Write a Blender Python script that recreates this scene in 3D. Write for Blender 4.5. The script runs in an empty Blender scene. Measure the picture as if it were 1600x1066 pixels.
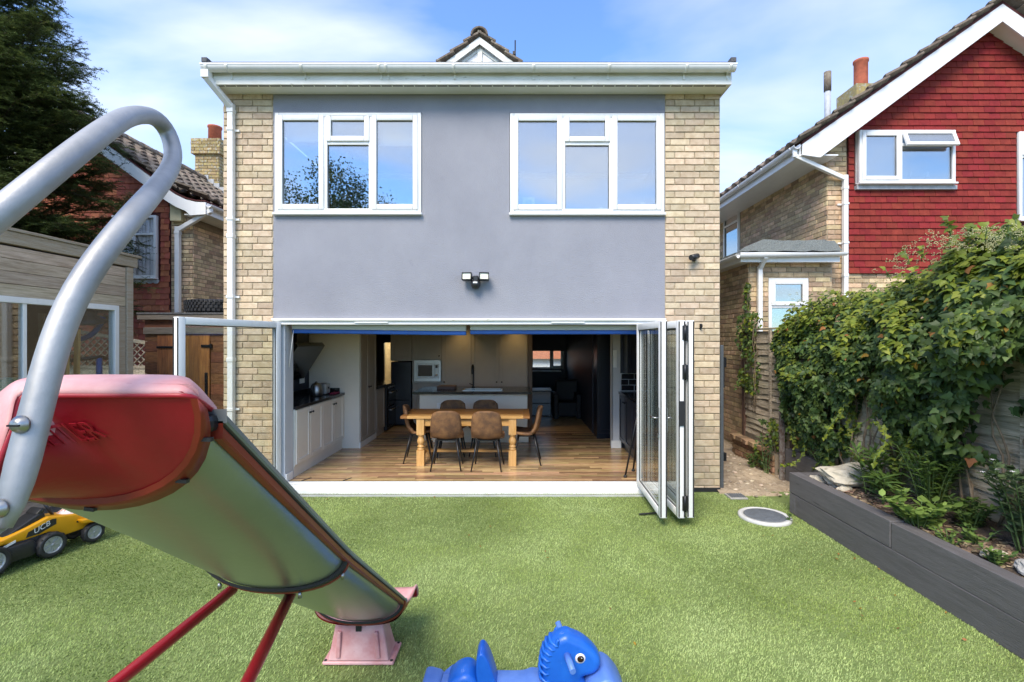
import bpy, bmesh, math, random
import numpy as np
from mathutils import Vector, Matrix, noise
R = math.radians
random.seed(7); rng = np.random.default_rng(11)
SC = bpy.context.scene
COL = SC.collection

# ------------------------------------------------------------------ camera, sky, sun, exposure
CH = 1.82
cam = bpy.data.cameras.new("camera"); camo = bpy.data.objects.new("camera", cam); COL.objects.link(camo)
camo.location = (0, 0, CH); camo.rotation_euler = (R(90), 0, 0)
cam.sensor_width = 36; cam.lens = 16.875; cam.shift_x = -12/1600; cam.clip_end = 2000; cam.clip_start = .02
SC.camera = camo

SUN_EL, SUN_AZ = 48, 202            # azimuth clockwise from +Y: behind the camera, a little to the left
W = bpy.data.worlds.new("World"); SC.world = W; W.use_nodes = True
def build_world():
    nt = W.node_tree; nt.nodes.clear(); N = nt.nodes.new; L = nt.links.new
    out = N('ShaderNodeOutputWorld'); bg = N('ShaderNodeBackground'); bg.inputs[1].default_value = .125
    sky = N('ShaderNodeTexSky'); sky.sky_type = 'NISHITA'; sky.sun_disc = False
    sky.sun_elevation = R(SUN_EL); sky.sun_rotation = R(SUN_AZ); sky.air_density = 1.15; sky.dust_density = .1; sky.ozone_density = 1.6
    tc = N('ShaderNodeTexCoord'); sep = N('ShaderNodeSeparateXYZ'); L(tc.outputs['Generated'], sep.inputs[0])
    ad = N('ShaderNodeMath'); ad.operation = 'ADD'; ad.inputs[1].default_value = .18
    mx = N('ShaderNodeMath'); mx.operation = 'MAXIMUM'; mx.inputs[1].default_value = .02
    L(sep.outputs['Z'], ad.inputs[0]); L(ad.outputs[0], mx.inputs[0])
    dx = N('ShaderNodeMath'); dx.operation = 'DIVIDE'; dy = N('ShaderNodeMath'); dy.operation = 'DIVIDE'
    L(sep.outputs['X'], dx.inputs[0]); L(mx.outputs[0], dx.inputs[1]); L(sep.outputs['Y'], dy.inputs[0]); L(mx.outputs[0], dy.inputs[1])
    cb = N('ShaderNodeCombineXYZ'); L(dx.outputs[0], cb.inputs[0]); L(dy.outputs[0], cb.inputs[1])
    mp = N('ShaderNodeMapping'); mp.inputs['Rotation'].default_value = (0, 0, R(24)); mp.inputs['Scale'].default_value = (.75, 1.1, 1); mp.inputs['Location'].default_value = (7.1, 2.9, 0)
    L(cb.outputs[0], mp.inputs[0])
    n1 = N('ShaderNodeTexNoise'); n1.inputs['Scale'].default_value = 1.15; n1.inputs['Detail'].default_value = 6; n1.inputs['Roughness'].default_value = .47; n1.inputs['Distortion'].default_value = .35
    L(mp.outputs[0], n1.inputs['Vector'])
    rp = N('ShaderNodeValToRGB'); rp.color_ramp.elements[0].position = .44; rp.color_ramp.elements[1].position = .76
    rp.color_ramp.elements[0].color = (0.05, .05, .05, 1); rp.color_ramp.elements[1].color = (.97, .97, .97, 1)
    L(n1.outputs['Fac'], rp.inputs[0])
    n2 = N('ShaderNodeTexNoise'); n2.inputs['Scale'].default_value = .8; n2.inputs['Detail'].default_value = 4
    L(mp.outputs[0], n2.inputs['Vector'])
    cr = N('ShaderNodeValToRGB'); cr.color_ramp.elements[0].position = .35; cr.color_ramp.elements[1].position = .65
    cr.color_ramp.elements[0].color = (3.5, 3.6, 3.7, 1); cr.color_ramp.elements[1].color = (4.8, 4.9, 5.05, 1)
    L(n2.outputs['Fac'], cr.inputs[0])
    skm = N('ShaderNodeMixRGB'); skm.blend_type = 'MULTIPLY'; skm.inputs[0].default_value = 1; skm.inputs[2].default_value = (.47, .69, .98, 1)
    L(sky.outputs[0], skm.inputs[1])
    mix = N('ShaderNodeMixRGB'); L(rp.outputs[0], mix.inputs[0]); L(skm.outputs[0], mix.inputs[1]); L(cr.outputs[0], mix.inputs[2])
    L(mix.outputs[0], bg.inputs[0]); L(bg.outputs[0], out.inputs[0])
build_world()
sun = bpy.data.lights.new("sun", 'SUN'); suno = bpy.data.objects.new("sun", sun); COL.objects.link(suno)
sun.energy = 1.9; sun.angle = R(30); sun.color = (1, .90, .74)
sd = Vector((math.sin(R(SUN_AZ))*math.cos(R(SUN_EL)), math.cos(R(SUN_AZ))*math.cos(R(SUN_EL)), math.sin(R(SUN_EL))))
suno.rotation_euler = sd.to_track_quat('Z', 'Y').to_euler(); suno.location = (-3, -6, 9)
SC.view_settings.view_transform = 'Standard'; SC.view_settings.look = 'None'; SC.view_settings.gamma = 1
SC.view_settings.use_curve_mapping = False; SC.view_settings.exposure = 1.46
SC.cycles.use_denoising = True
SC.cycles.max_bounces = 10; SC.cycles.diffuse_bounces = 5; SC.cycles.transparent_max_bounces = 16
SC.cycles.sample_clamp_indirect = 8
SC.cycles.caustics_reflective = False; SC.cycles.caustics_refractive = False

# ------------------------------------------------------------------ helpers
def at(px, py, Y):
    """the point at depth Y seen at photograph pixel (px, py), in metres"""
    return Vector(((px-812)*Y/750, Y, CH-(py-533)*Y/750))
WM = {}
def wm(o): return WM.get(o.name, Matrix.Identity(4))
def tag(o, label=None, cat=None, group=None, kind=None):
    if label: o['label'] = label
    if cat: o['category'] = cat
    if group: o['group'] = group
    if kind: o['kind'] = kind
    return o
def thing(name, label, cat, loc=(0, 0, 0), rz=0, group=None):
    o = bpy.data.objects.new(name, None); COL.objects.link(o); o.empty_display_size = .1
    o.location = loc; o.rotation_euler = (0, 0, rz)
    WM[o.name] = Matrix.Translation(loc) @ Matrix.Rotation(rz, 4, 'Z')
    return tag(o, label, cat, group)
def link(name, me, parent=None, M=None, keep=True):
    o = bpy.data.objects.new(name, me); COL.objects.link(o)
    if M is not None: o.matrix_basis = M
    WM[o.name] = M.copy() if M is not None else Matrix.Identity(4)
    if parent is not None:
        o.parent = parent
        if keep: o.matrix_parent_inverse = wm(parent).inverted()
    return o
def dup(root, loc, rz, label=None):
    r = root.copy(); COL.objects.link(r); r.location = loc; r.rotation_euler = (0, 0, rz)
    if label: r['label'] = label
    for ch in list(root.children):
        c = ch.copy(); COL.objects.link(c); c.parent = r
        for g in list(ch.children):
            d = g.copy(); COL.objects.link(d); d.parent = c
    return r

class MB:
    def __init__(s): s.v = []; s.f = []; s.m = []; s.sm = []
    def add(s, vs, fs, mi=0, smooth=False):
        b = len(s.v); s.v += [tuple(v) for v in vs]
        for f in fs: s.f.append([i+b for i in f]); s.m.append(mi); s.sm.append(smooth)
        return s
    def box(s, x0, x1, y0, y1, z0, z1, mi=0, M=None):
        vs = [Vector((x, y, z)) for z in (z0, z1) for y in (y0, y1) for x in (x0, x1)]
        if M is not None: vs = [M @ v for v in vs]
        return s.add(vs, [(0, 2, 3, 1), (4, 5, 7, 6), (0, 1, 5, 4), (2, 6, 7, 3), (0, 4, 6, 2), (1, 3, 7, 5)], mi)
    def bar(s, a, b, w, d, mi=0, up=(0, 0, 1)):
        a, b = Vector(a), Vector(b); t = (b-a).normalized(); u = Vector(up)
        if abs(t.dot(u)) > .97: u = Vector((0, 1, 0))
        sx = t.cross(u).normalized(); sy = sx.cross(t).normalized()
        vs = [p+sx*(i*w/2)+sy*(j*d/2) for p in (a, b) for i, j in ((-1, -1), (1, -1), (1, 1), (-1, 1))]
        return s.add(vs, [(0, 1, 2, 3), (7, 6, 5, 4), (0, 4, 5, 1), (1, 5, 6, 2), (2, 6, 7, 3), (3, 7, 4, 0)], mi)
    def tube(s, pts, r, n=8, caps=True, mi=0, smooth=True):
        pts = [Vector(p) for p in pts]; rs = r if isinstance(r, (list, tuple)) else [r]*len(pts)
        up = None; vs = []; fs = []
        for i, p in enumerate(pts):
            t = (pts[min(i+1, len(pts)-1)]-pts[max(i-1, 0)]).normalized()
            if up is None:
                up = Vector((0, 0, 1)) if abs(t.z) < .9 else Vector((1, 0, 0))
            up = (up-t*up.dot(t)).normalized(); sd_ = t.cross(up)
            for k in range(n):
                a = 2*math.pi*k/n; vs.append(p+(up*math.cos(a)+sd_*math.sin(a))*rs[i])
        for i in range(len(pts)-1):
            for k in range(n):
                a, b = i*n+k, i*n+(k+1) % n; fs.append((a, a+n, b+n, b))
        s.add(vs, fs, mi, smooth)
        if caps:
            s.add(vs[:n], [tuple(range(n))], mi); s.add(vs[-n:], [tuple(range(n-1, -1, -1))], mi)
        return s
    def lathe(s, prof, c=(0, 0, 0), n=16, M=None, mi=0, smooth=True):
        c = Vector(c); vs = []; fs = []
        for r, z in prof:
            for k in range(n):
                a = 2*math.pi*k/n; p = Vector((r*math.cos(a), r*math.sin(a), z))
                vs.append((M @ p if M is not None else p)+c)
        m = len(prof)
        for i in range(m-1):
            for k in range(n):
                a, b = i*n+k, i*n+(k+1) % n; fs.append((a, b, b+n, a+n))
        s.add(vs, fs, mi, smooth)
        if prof[0][0] > 1e-5: s.add(vs[:n], [tuple(range(n-1, -1, -1))], mi)
        if prof[-1][0] > 1e-5: s.add(vs[-n:], [tuple(range(n))], mi)
        return s
    def prism(s, poly, fn, d0, d1, mi=0):
        n = len(poly); vs = [fn(a, b, d0) for a, b in poly]+[fn(a, b, d1) for a, b in poly]
        fs = [tuple(range(n)), tuple(range(2*n-1, n-1, -1))]+[(i, i+n, (i+1) % n+n, (i+1) % n) for i in range(n)]
        return s.add(vs, fs, mi)
    def grid(s, rows, mi=0, smooth=True, closed=False):
        n = len(rows[0]); vs = [p for r in rows for p in r]; fs = []
        for i in range(len(rows)-1):
            for k in range(n if closed else n-1):
                a, b = i*n+k, i*n+(k+1) % n; fs.append((a, b, b+n, a+n))
        return s.add(vs, fs, mi, smooth)
    def mesh(s, name, mats, bevel=0, seg=1, fix=True):
        me = bpy.data.meshes.new(name); me.from_pydata(s.v, [], s.f)
        for m in (mats if isinstance(mats, (list, tuple)) else [mats]): me.materials.append(m)
        me.polygons.foreach_set('material_index', s.m); me.polygons.foreach_set('use_smooth', s.sm)
        if fix or bevel:
            bm = bmesh.new(); bm.from_mesh(me)
            bmesh.ops.remove_doubles(bm, verts=bm.verts, dist=1e-5)
            if bevel: bmesh.ops.bevel(bm, geom=bm.edges[:], offset=bevel, segments=seg, affect='EDGES', profile=.5, clamp_overlap=True)
            if fix: bmesh.ops.recalc_face_normals(bm, faces=bm.faces)
            bm.to_mesh(me); bm.free()
        me.update(); return me
    def build(s, name, mats, parent=None, bevel=0, seg=1, fix=True, M=None, keep=True):
        return link(name, s.mesh(name, mats, bevel, seg, fix), parent, M, keep)
def shade_auto(o, ang=35):
    me = o.data
    me.polygons.foreach_set('use_smooth', [True]*len(me.polygons))
    me.set_sharp_from_angle(angle=R(25 if ang <= 40 else ang)); return o
def curve_pts(pts, n=8):
    """Catmull-Rom through points"""
    P = [Vector(p) for p in pts]; out = []
    for i in range(len(P)-1):
        p0, p1, p2, p3 = P[max(i-1, 0)], P[i], P[i+1], P[min(i+2, len(P)-1)]
        for k in range(n):
            t = k/n
            out.append(.5*((2*p1)+(p2-p0)*t+(2*p0-5*p1+4*p2-p3)*t*t+(3*p1-p0-3*p2+p3)*t**3))
    out.append(P[-1]); return out

# ------------------------------------------------------------------ materials
MATS = {}
def pmat(name, col, rough=.6, var=.12, scale=6, bump=.0, bscale=80, metal=0, col2=None, stretch=(1, 1, 1), rand=0, isl=0, spec=.5, lo=.35, hi=.65, detail=6, speck=None, coat=0, streak=0):
    m = bpy.data.materials.new(name); m.use_nodes = True; nt = m.node_tree; N = nt.nodes.new; L = nt.links.new
    b = nt.nodes['Principled BSDF']; b.inputs['Roughness'].default_value = rough; b.inputs['Metallic'].default_value = metal
    b.inputs['Specular IOR Level'].default_value = spec; b.inputs['Coat Weight'].default_value = coat
    tc = N('ShaderNodeTexCoord'); oi = N('ShaderNodeObjectInfo'); geo = N('ShaderNodeNewGeometry')
    mp = N('ShaderNodeMapping'); mp.inputs['Scale'].default_value = stretch
    off = N('ShaderNodeVectorMath'); off.operation = 'SCALE'; off.inputs[0].default_value = (37, 19, 53); L(oi.outputs['Random'], off.inputs['Scale'])
    ad = N('ShaderNodeVectorMath'); ad.operation = 'ADD'; L(tc.outputs['Object'], ad.inputs[0]); L(off.outputs[0], ad.inputs[1]); L(ad.outputs[0], mp.inputs[0])
    no = N('ShaderNodeTexNoise'); no.inputs['Scale'].default_value = scale; no.inputs['Detail'].default_value = detail; no.inputs['Roughness'].default_value = .62; L(mp.outputs[0], no.inputs['Vector'])
    rp = N('ShaderNodeValToRGB'); e = rp.color_ramp.elements; e[0].position = lo; e[1].position = hi
    c1 = col if col2 is not None else tuple(c*(1-var) for c in col); c2 = col2 if col2 is not None else tuple(min(1, c*(1+var)) for c in col)
    e[0].color = (*c1, 1); e[1].color = (*c2, 1); L(no.outputs['Fac'], rp.inputs[0]); last = rp.outputs[0]
    if speck:
        sc_, th, cs = speck
        n3 = N('ShaderNodeTexNoise'); n3.inputs['Scale'].default_value = sc_; n3.inputs['Detail'].default_value = 3; L(mp.outputs[0], n3.inputs['Vector'])
        r3 = N('ShaderNodeValToRGB'); r3.color_ramp.elements[0].position = th; r3.color_ramp.elements[1].position = th+.08; L(n3.outputs['Fac'], r3.inputs[0])
        mx = N('ShaderNodeMixRGB'); L(r3.outputs[0], mx.inputs[0]); L(last, mx.inputs[1]); mx.inputs[2].default_value = (*cs, 1); last = mx.outputs[0]
    if streak:   # rain streaks and trowel sweeps
        ms = N('ShaderNodeMapping'); ms.inputs['Scale'].default_value = (9, 1, .5); L(ad.outputs[0], ms.inputs[0]); ns = N('ShaderNodeTexNoise'); ns.inputs['Scale'].default_value = 1.6; ns.inputs['Detail'].default_value = 8; ns.inputs['Roughness'].default_value = .7; L(ms.outputs[0], ns.inputs['Vector'])
        rs = N('ShaderNodeMapRange'); rs.inputs[1].default_value = .3; rs.inputs[2].default_value = .7; rs.inputs[3].default_value = 1-streak; rs.inputs[4].default_value = 1+streak; L(ns.outputs['Fac'], rs.inputs[0])
        hv = N('ShaderNodeHueSaturation'); L(last, hv.inputs['Color']); L(rs.outputs[0], hv.inputs['Value']); last = hv.outputs[0]
    if rand or isl:
        s1 = N('ShaderNodeMath'); s1.operation = 'ADD'
        if isl: L(geo.outputs['Random Per Island'], s1.inputs[0])
        else: s1.inputs[0].default_value = 0
        L(oi.outputs['Random'], s1.inputs[1])
        fr = N('ShaderNodeMath'); fr.operation = 'FRACT'; L(s1.outputs[0], fr.inputs[0])
        a = max(rand, isl); mr = N('ShaderNodeMapRange'); mr.inputs[3].default_value = 1-a; mr.inputs[4].default_value = 1+a; L(fr.outputs[0], mr.inputs[0])
        f2 = N('ShaderNodeMath'); f2.operation = 'MULTIPLY'; f2.inputs[1].default_value = 7.31; L(fr.outputs[0], f2.inputs[0])
        f3 = N('ShaderNodeMath'); f3.operation = 'FRACT'; L(f2.outputs[0], f3.inputs[0])
        hm = N('ShaderNodeMapRange'); hm.inputs[3].default_value = .5-a*.05; hm.inputs[4].default_value = .5+a*.05; L(f3.outputs[0], hm.inputs[0])
        hs = N('ShaderNodeHueSaturation'); L(last, hs.inputs['Color']); L(mr.outputs[0], hs.inputs['Value']); L(hm.outputs[0], hs.inputs['Hue']); last = hs.outputs[0]
    L(last, b.inputs['Base Color'])
    if bump:
        nb = N('ShaderNodeTexNoise'); nb.inputs['Scale'].default_value = bscale; nb.inputs['Detail'].default_value = 5; L(mp.outputs[0], nb.inputs['Vector'])
        bp = N('ShaderNodeBump'); bp.inputs['Strength'].default_value = bump; bp.inputs['Distance'].default_value = .02; L(nb.outputs['Fac'], bp.inputs['Height']); L(bp.outputs[0], b.inputs['Normal'])
        mr2 = N('ShaderNodeMapRange'); mr2.inputs[3].default_value = max(0, rough-.1); mr2.inputs[4].default_value = min(1, rough+.1); L(no.outputs['Fac'], mr2.inputs[0]); L(mr2.outputs[0], b.inputs['Roughness'])
    MATS[name] = m; return m
def glass_mat(name, tint=(.9, .94, .95), refl=.1, rough=.0):
    m = bpy.data.materials.new(name); m.use_nodes = True; nt = m.node_tree; nt.nodes.clear(); N = nt.nodes.new; L = nt.links.new
    o = N('ShaderNodeOutputMaterial'); t = N('ShaderNodeBsdfTransparent'); t.inputs[0].default_value = (*tint, 1)
    g = N('ShaderNodeBsdfGlossy'); g.inputs['Roughness'].default_value = rough; g.inputs[0].default_value = (.95, .94, .91, 1)
    fr = N('ShaderNodeFresnel'); ge = N('ShaderNodeNewGeometry'); io = N('ShaderNodeMapRange'); io.inputs[3].default_value = 1.5; io.inputs[4].default_value = 1/1.5; L(ge.outputs['Backfacing'], io.inputs[0]); L(io.outputs[0], fr.inputs[0]); ad = N('ShaderNodeMath'); ad.operation = 'ADD'; ad.inputs[1].default_value = refl; ad.use_clamp = True
    L(fr.outputs[0], ad.inputs[0]); mx = N('ShaderNodeMixShader'); L(ad.outputs[0], mx.inputs[0]); L(t.outputs[0], mx.inputs[1]); L(g.outputs[0], mx.inputs[2]); L(mx.outputs[0], o.inputs[0])
    return m
def leafmat(name, c1, c2, isl=.35, rough=.5, trans=.25, patch=False):
    m = bpy.data.materials.new(name); m.use_nodes = True; nt = m.node_tree; N = nt.nodes.new; L = nt.links.new
    b = nt.nodes['Principled BSDF']; b.inputs['Roughness'].default_value = rough; b.inputs['Specular IOR Level'].default_value = .35
    geo = N('ShaderNodeNewGeometry'); oi = N('ShaderNodeObjectInfo')
    s1 = N('ShaderNodeMath'); s1.operation = 'ADD'; L(geo.outputs['Random Per Island'], s1.inputs[0]); L(oi.outputs['Random'], s1.inputs[1])
    fr = N('ShaderNodeMath'); fr.operation = 'FRACT'; L(s1.outputs[0], fr.inputs[0])
    rp = N('ShaderNodeValToRGB'); rp.color_ramp.elements[0].color = (*c1, 1); rp.color_ramp.elements[1].color = (*c2, 1); L(fr.outputs[0], rp.inputs[0])
    f2 = N('ShaderNodeMath'); f2.operation = 'MULTIPLY'; f2.inputs[1].default_value = 9.7; L(fr.outputs[0], f2.inputs[0]); f3 = N('ShaderNodeMath'); f3.operation = 'FRACT'; L(f2.outputs[0], f3.inputs[0])
    mr = N('ShaderNodeMapRange'); mr.inputs[3].default_value = 1-isl; mr.inputs[4].default_value = 1+isl; L(f3.outputs[0], mr.inputs[0])
    hs = N('ShaderNodeHueSaturation'); L(rp.outputs[0], hs.inputs['Color']); L(mr.outputs[0], hs.inputs['Value'])
    if patch:   # worn and trodden patches of the turf
        tc = N('ShaderNodeTexCoord'); n0 = N('ShaderNodeTexNoise'); n0.inputs['Scale'].default_value = 1.1; n0.inputs['Detail'].default_value = 7; n0.inputs['Roughness'].default_value = .65; n0.inputs['Distortion'].default_value = .6; L(tc.outputs['Object'], n0.inputs['Vector'])
        m3 = N('ShaderNodeMapRange'); m3.inputs[1].default_value = .3; m3.inputs[2].default_value = .7; m3.inputs[3].default_value = .76; m3.inputs[4].default_value = 1.2; L(n0.outputs['Fac'], m3.inputs[0]); m4 = N('ShaderNodeMath'); m4.operation = 'MULTIPLY'; L(mr.outputs[0], m4.inputs[0]); L(m3.outputs[0], m4.inputs[1]); L(m4.outputs[0], hs.inputs['Value'])
        m5 = N('ShaderNodeMapRange'); m5.inputs[1].default_value = .3; m5.inputs[2].default_value = .7; m5.inputs[3].default_value = 1.1; m5.inputs[4].default_value = .85; L(n0.outputs['Fac'], m5.inputs[0]); L(m5.outputs[0], hs.inputs['Saturation'])
    L(hs.outputs[0], b.inputs['Base Color'])
    tr = N('ShaderNodeBsdfTranslucent'); L(hs.outputs[0], tr.inputs[0]); mx = N('ShaderNodeMixShader'); mx.inputs[0].default_value = trans
    L(b.outputs[0], mx.inputs[1]); L(tr.outputs[0], mx.inputs[2]); L(mx.outputs[0], nt.nodes['Material Output'].inputs[0])
    return m
def emat(name, col, st):
    m = bpy.data.materials.new(name); m.use_nodes = True; b = m.node_tree.nodes['Principled BSDF']
    b.inputs['Base Color'].default_value = (*col, 1); b.inputs['Emission Color'].default_value = (*col, 1); b.inputs['Emission Strength'].default_value = st; return m

m_brick = pmat('buff_brick', (.50, .38, .25), .85, .2, 14, .35, 160, rand=.2, isl=.2, col2=(.64, .52, .37), speck=(60, .68, (.30, .2, .11)))
m_brick_r = pmat('mixed_brick', (.44, .31, .18), .85, .2, 14, .35, 160, rand=.34, isl=.34, col2=(.60, .45, .28), speck=(60, .66, (.2, .12, .07)))
m_brick_old = pmat('old_brick', (.26, .15, .085), .9, .2, 14, .4, 120, rand=.4, isl=.4, col2=(.38, .25, .15), speck=(40, .62, (.12, .08, .05)))
m_mortar = pmat('mortar', (.40, .33, .23), .95, .15, 20, .3, 200)
m_mortar_d = pmat('old_mortar', (.25, .20, .14), .95, .15, 20, .3, 200)
m_render = pmat('grey_render', (.25, .255, .294), .9, .06, 1.6, .4, 110, col2=(.31, .314, .355), lo=.3, hi=.72, detail=9, stretch=(1, 1, .75), speck=(5, .7, (.245, .248, .285)))
m_upvc = pmat('white_plastic', (.80, .80, .79), .38, .03, 2, 0, streak=.04)
m_upvc_d = pmat('weathered_white_plastic', (.66, .66, .59), .5, .12, 3, 0, stretch=(1, 1, 3), col2=(.80, .80, .75), speck=(9, .68, (.36, .34, .24)))
m_soffit = pmat('soffit_board', (.76, .76, .68), .6, .05, 2, col2=(.82, .82, .75), speck=(7, .74, (.45, .43, .33)))
m_rubber = pmat('black_rubber', (.018, .018, .02), .6, .1)
m_felt = pmat('roof_felt', (.10, .10, .105), .95, .25, 25, .5, 120)
m_felt_g = pmat('green_mineral_felt', (.13, .145, .14), .95, .3, 60, .5, 150, speck=(90, .62, (.3, .31, .3)))
m_tilered = pmat('red_hung_tile', (.185, .023, .019), .8, .16, 9, .25, 120, rand=.13, isl=.13, col2=(.25, .034, .027), spec=.2, speck=(30, .72, (.2, .03, .025)))
m_tilered_l = pmat('orange_hung_tile', (.32, .085, .045), .8, .2, 9, .3, 120, rand=.26, isl=.26, col2=(.46, .14, .07), speck=(14, .68, (.42, .22, .13)))
m_tiledark = pmat('tile_undercloak', (.08, .02, .018), .9, .2)
m_rooftile = pmat('brown_roof_tile', (.13, .095, .07), .9, .25, 12, .5, 90, rand=.22, isl=.22, col2=(.22, .18, .14), speck=(24, .6, (.30, .28, .22)))
m_lead = pmat('lead_sheet', (.40, .42, .44), .6, .2, 10)
m_terra = pmat('terracotta', (.38, .10, .05), .8, .2, 12, .2, 90)
m_lichen = pmat('lichen_brick', (.28, .20, .12), .9, .25, 18, .5, 90, col2=(.42, .33, .12), rand=.2, isl=.2, speck=(16, .55, (.40, .38, .30)))
m_glass = glass_mat('window_glass', (.72, .77, .80), .34)
m_glass_d = glass_mat('door_glass', (.93, .96, .955), .03)
m_glass_s = glass_mat('shed_glass', (.88, .92, .92), .05)
m_blk = pmat('black_plastic', (.02, .02, .022), .4, .1)
m_blkm = pmat('black_metal', (.018, .018, .02), .35, .1, metal=.3)
m_steel = pmat('brushed_steel', (.38, .38, .375), .38, .05, metal=1)
m_galv = pmat('galvanised_tube', (.33, .335, .345), .58, .1, 9, .05, 90, metal=.7, stretch=(1, 1, 1), col2=(.44, .445, .455), speck=(12, .7, (.38, .38, .38)))
m_chute = pmat('galvanised_chute', (.29, .325, .31), .33, .08, 2.5, .04, 40, metal=.75, col2=(.38, .415, .40), lo=.25, hi=.75, speck=(7, .74, (.36, .38, .37)))
m_red = pmat('red_plastic', (.27, .006, .014), .42, .2, 4, .05, 50, col2=(.38, .011, .026), speck=(26, .72, (.34, .05, .06)))
m_redorange = pmat('orange_red_plastic', (.20, .022, .010), .45, .15, 5)
m_pink = pmat('sun_faded_red_plastic', (.52, .20, .20), .55, .12, 7, .05, 60, col2=(.68, .43, .43), lo=.3, hi=.7, speck=(40, .72, (.45, .2, .22)))
m_redp = pmat('red_paint_tube', (.55, .012, .03), .3, .08, 6, coat=.3)
m_blue = pmat('blue_plastic', (.008, .09, .46), .36, .12, 4, .05, 60, col2=(.012, .13, .56), speck=(45, .70, (.035, .17, .58)))
m_blue_f = pmat('faded_blue_plastic', (.07, .17, .52), .45, .1, 5, .03, 40, col2=(.12, .24, .62))
m_white = pmat('white_paint', (.8, .8, .79), .45, .03)
m_yellow = pmat('yellow_plastic', (.72, .33, .008), .35, .06)
m_silver = pmat('silver_plastic', (.42, .43, .44), .35, .05, metal=.4)
m_sleeper = pmat('grey_painted_sleeper', (.105, .098, .098), .65, .2, 5, .35, 30, stretch=(8, .7, 8), col2=(.14, .13, .132), rand=.1, speck=(3, .7, (.045, .04, .042)))
m_decking = pmat('grey_painted_decking', (.055, .052, .052), .7, .2, 5, .3, 30, stretch=(8, .7, 8), col2=(.078, .074, .074), rand=.14)
m_oldwood = pmat('weathered_timber', (.36, .28, .20), .85, .2, 5, .5, 22, stretch=(9, .8, 9), col2=(.43, .37, .30), rand=.16, speck=(3, .66, (.2, .15, .11)))
m_oldwood_h = pmat('weathered_cladding', (.34, .26, .18), .85, .2, 5, .5, 22, stretch=(9, .8, 12), col2=(.55, .45, .34), rand=.28, speck=(3, .66, (.2, .15, .11)))
m_inwood = pmat('shed_inner_boards', (.22, .14, .085), .8, .2, 5, .4, 22, stretch=(2, 2, 12), col2=(.24, .17, .11), rand=.2)
m_fence = pmat('fence_lap_board', (.34, .285, .205), .9, .2, 4, .6, 18, stretch=(8, .8, 14), col2=(.60, .52, .40), rand=.22, speck=(5, .6, (.20, .20, .13)))
m_post = pmat('stained_post', (.09, .055, .04), .85, .3, 6, .5, 20, stretch=(8, 8, 1), col2=(.17, .09, .06))
m_storewood = pmat('brown_stained_boards', (.15, .055, .022), .65, .3, 4, .4, 20, stretch=(3, 3, 12), col2=(.28, .11, .04), rand=.25)
m_storedoor = pmat('orange_stained_boards', (.26, .10, .028), .6, .3, 3, .4, 16, stretch=(12, 12, 1.2), col2=(.46, .20, .05), rand=.25, speck=(5, .64, (.09, .04, .02)))
m_storegrey = pmat('grey_roof_board', (.12, .10, .08), .8, .3, 5, .4, 20, stretch=(1, 6, 12), col2=(.20, .17, .14))
m_gatep = pmat('grey_gate_paint', (.075, .085, .095), .5, .1)
m_soil = pmat('dark_soil', (.065, .045, .03), .95, .4, 20, 1.0, 70, col2=(.13, .095, .065))
m_chip = pmat('bark_chip', (.16, .10, .06), .9, .3, 8, rand=.5, isl=.5, col2=(.34, .25, .16))
m_rock = pmat('pale_limestone', (.42, .37, .28), .9, .2, 7, 1.0, 16, col2=(.60, .54, .43), speck=(16, .6, (.28, .25, .18)))
m_dirt = pmat('sandy_rubble', (.30, .23, .16), .95, .3, 9, 1.0, 40, col2=(.45, .36, .26), speck=(22, .62, (.2, .15, .1)))
m_turfbase = pmat('turf_backing', (.13, .18, .05), .95, .15, 3, col2=(.17, .22, .07))
m_concrete = pmat('concrete', (.36, .35, .33), .9, .15, 10, .4, 60)
m_castiron = pmat('cast_iron_cover', (.13, .145, .165), .7, .2, 20, .5, 150)
m_cream = pmat('cream_cabinet_paint', (.74, .70, .62), .45, .02)
m_taupe = pmat('taupe_cabinet_paint', (.37, .335, .295), .5, .03, rand=.02)
m_navy = pmat('navy_wall_paint', (.024, .029, .048), .5, .1)
m_navyc = pmat('navy_cabinet_paint', (.014, .017, .028), .3, .1)
m_greywall = pmat('pale_grey_wall_paint', (.52, .54, .57), .8, .03)
m_creamwall = pmat('cream_wall_paint', (.60, .57, .47), .8, .03)
m_ceil = pmat('ceiling_paint', (.82, .82, .80), .8, .02)
m_granite = pmat('black_granite', (.013, .013, .015), .18, .3, 60, speck=(150, .7, (.05, .05, .05)))
m_floor = pmat('oak_laminate', (.25, .14, .06), .22, .25, 5, .06, 30, stretch=(1.2, 14, 14), col2=(.60, .42, .23), rand=.42, lo=.28, hi=.72)
m_pine = pmat('waxed_pine', (.52, .27, .075), .4, .2, 4, .1, 20, stretch=(1.5, 12, 12), col2=(.64, .37, .13))
m_pinev = pmat('waxed_pine_leg', (.52, .28, .085), .4, .2, 5, .1, 20, stretch=(10, 10, 1), col2=(.66, .40, .16))
m_pinetop = pmat('dark_waxed_pine_top', (.17, .065, .015), .45, .2, 4, .1, 20, stretch=(1.5, 12, 12), col2=(.38, .17, .045))
m_suede = pmat('brown_suede', (.10, .05, .025), .75, .3, 9, .15, 90, col2=(.23, .115, .045), lo=.38, hi=.66)
m_suede_d = pmat('dark_brown_suede', (.07, .042, .03), .75, .3, 9, .15, 90, col2=(.12, .07, .045))
m_darkscreen = pmat('dark_glass', (.01, .01, .012), .1, .1)
m_blueprot = pmat('blue_protective_film', (.01, .10, .42), .35, .1)
m_beigecas = pmat('blind_cassette', (.50, .52, .48), .5, .03)
m_net = glass_mat('net_curtain_sheen', (.85, .85, .85), 0)
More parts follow.
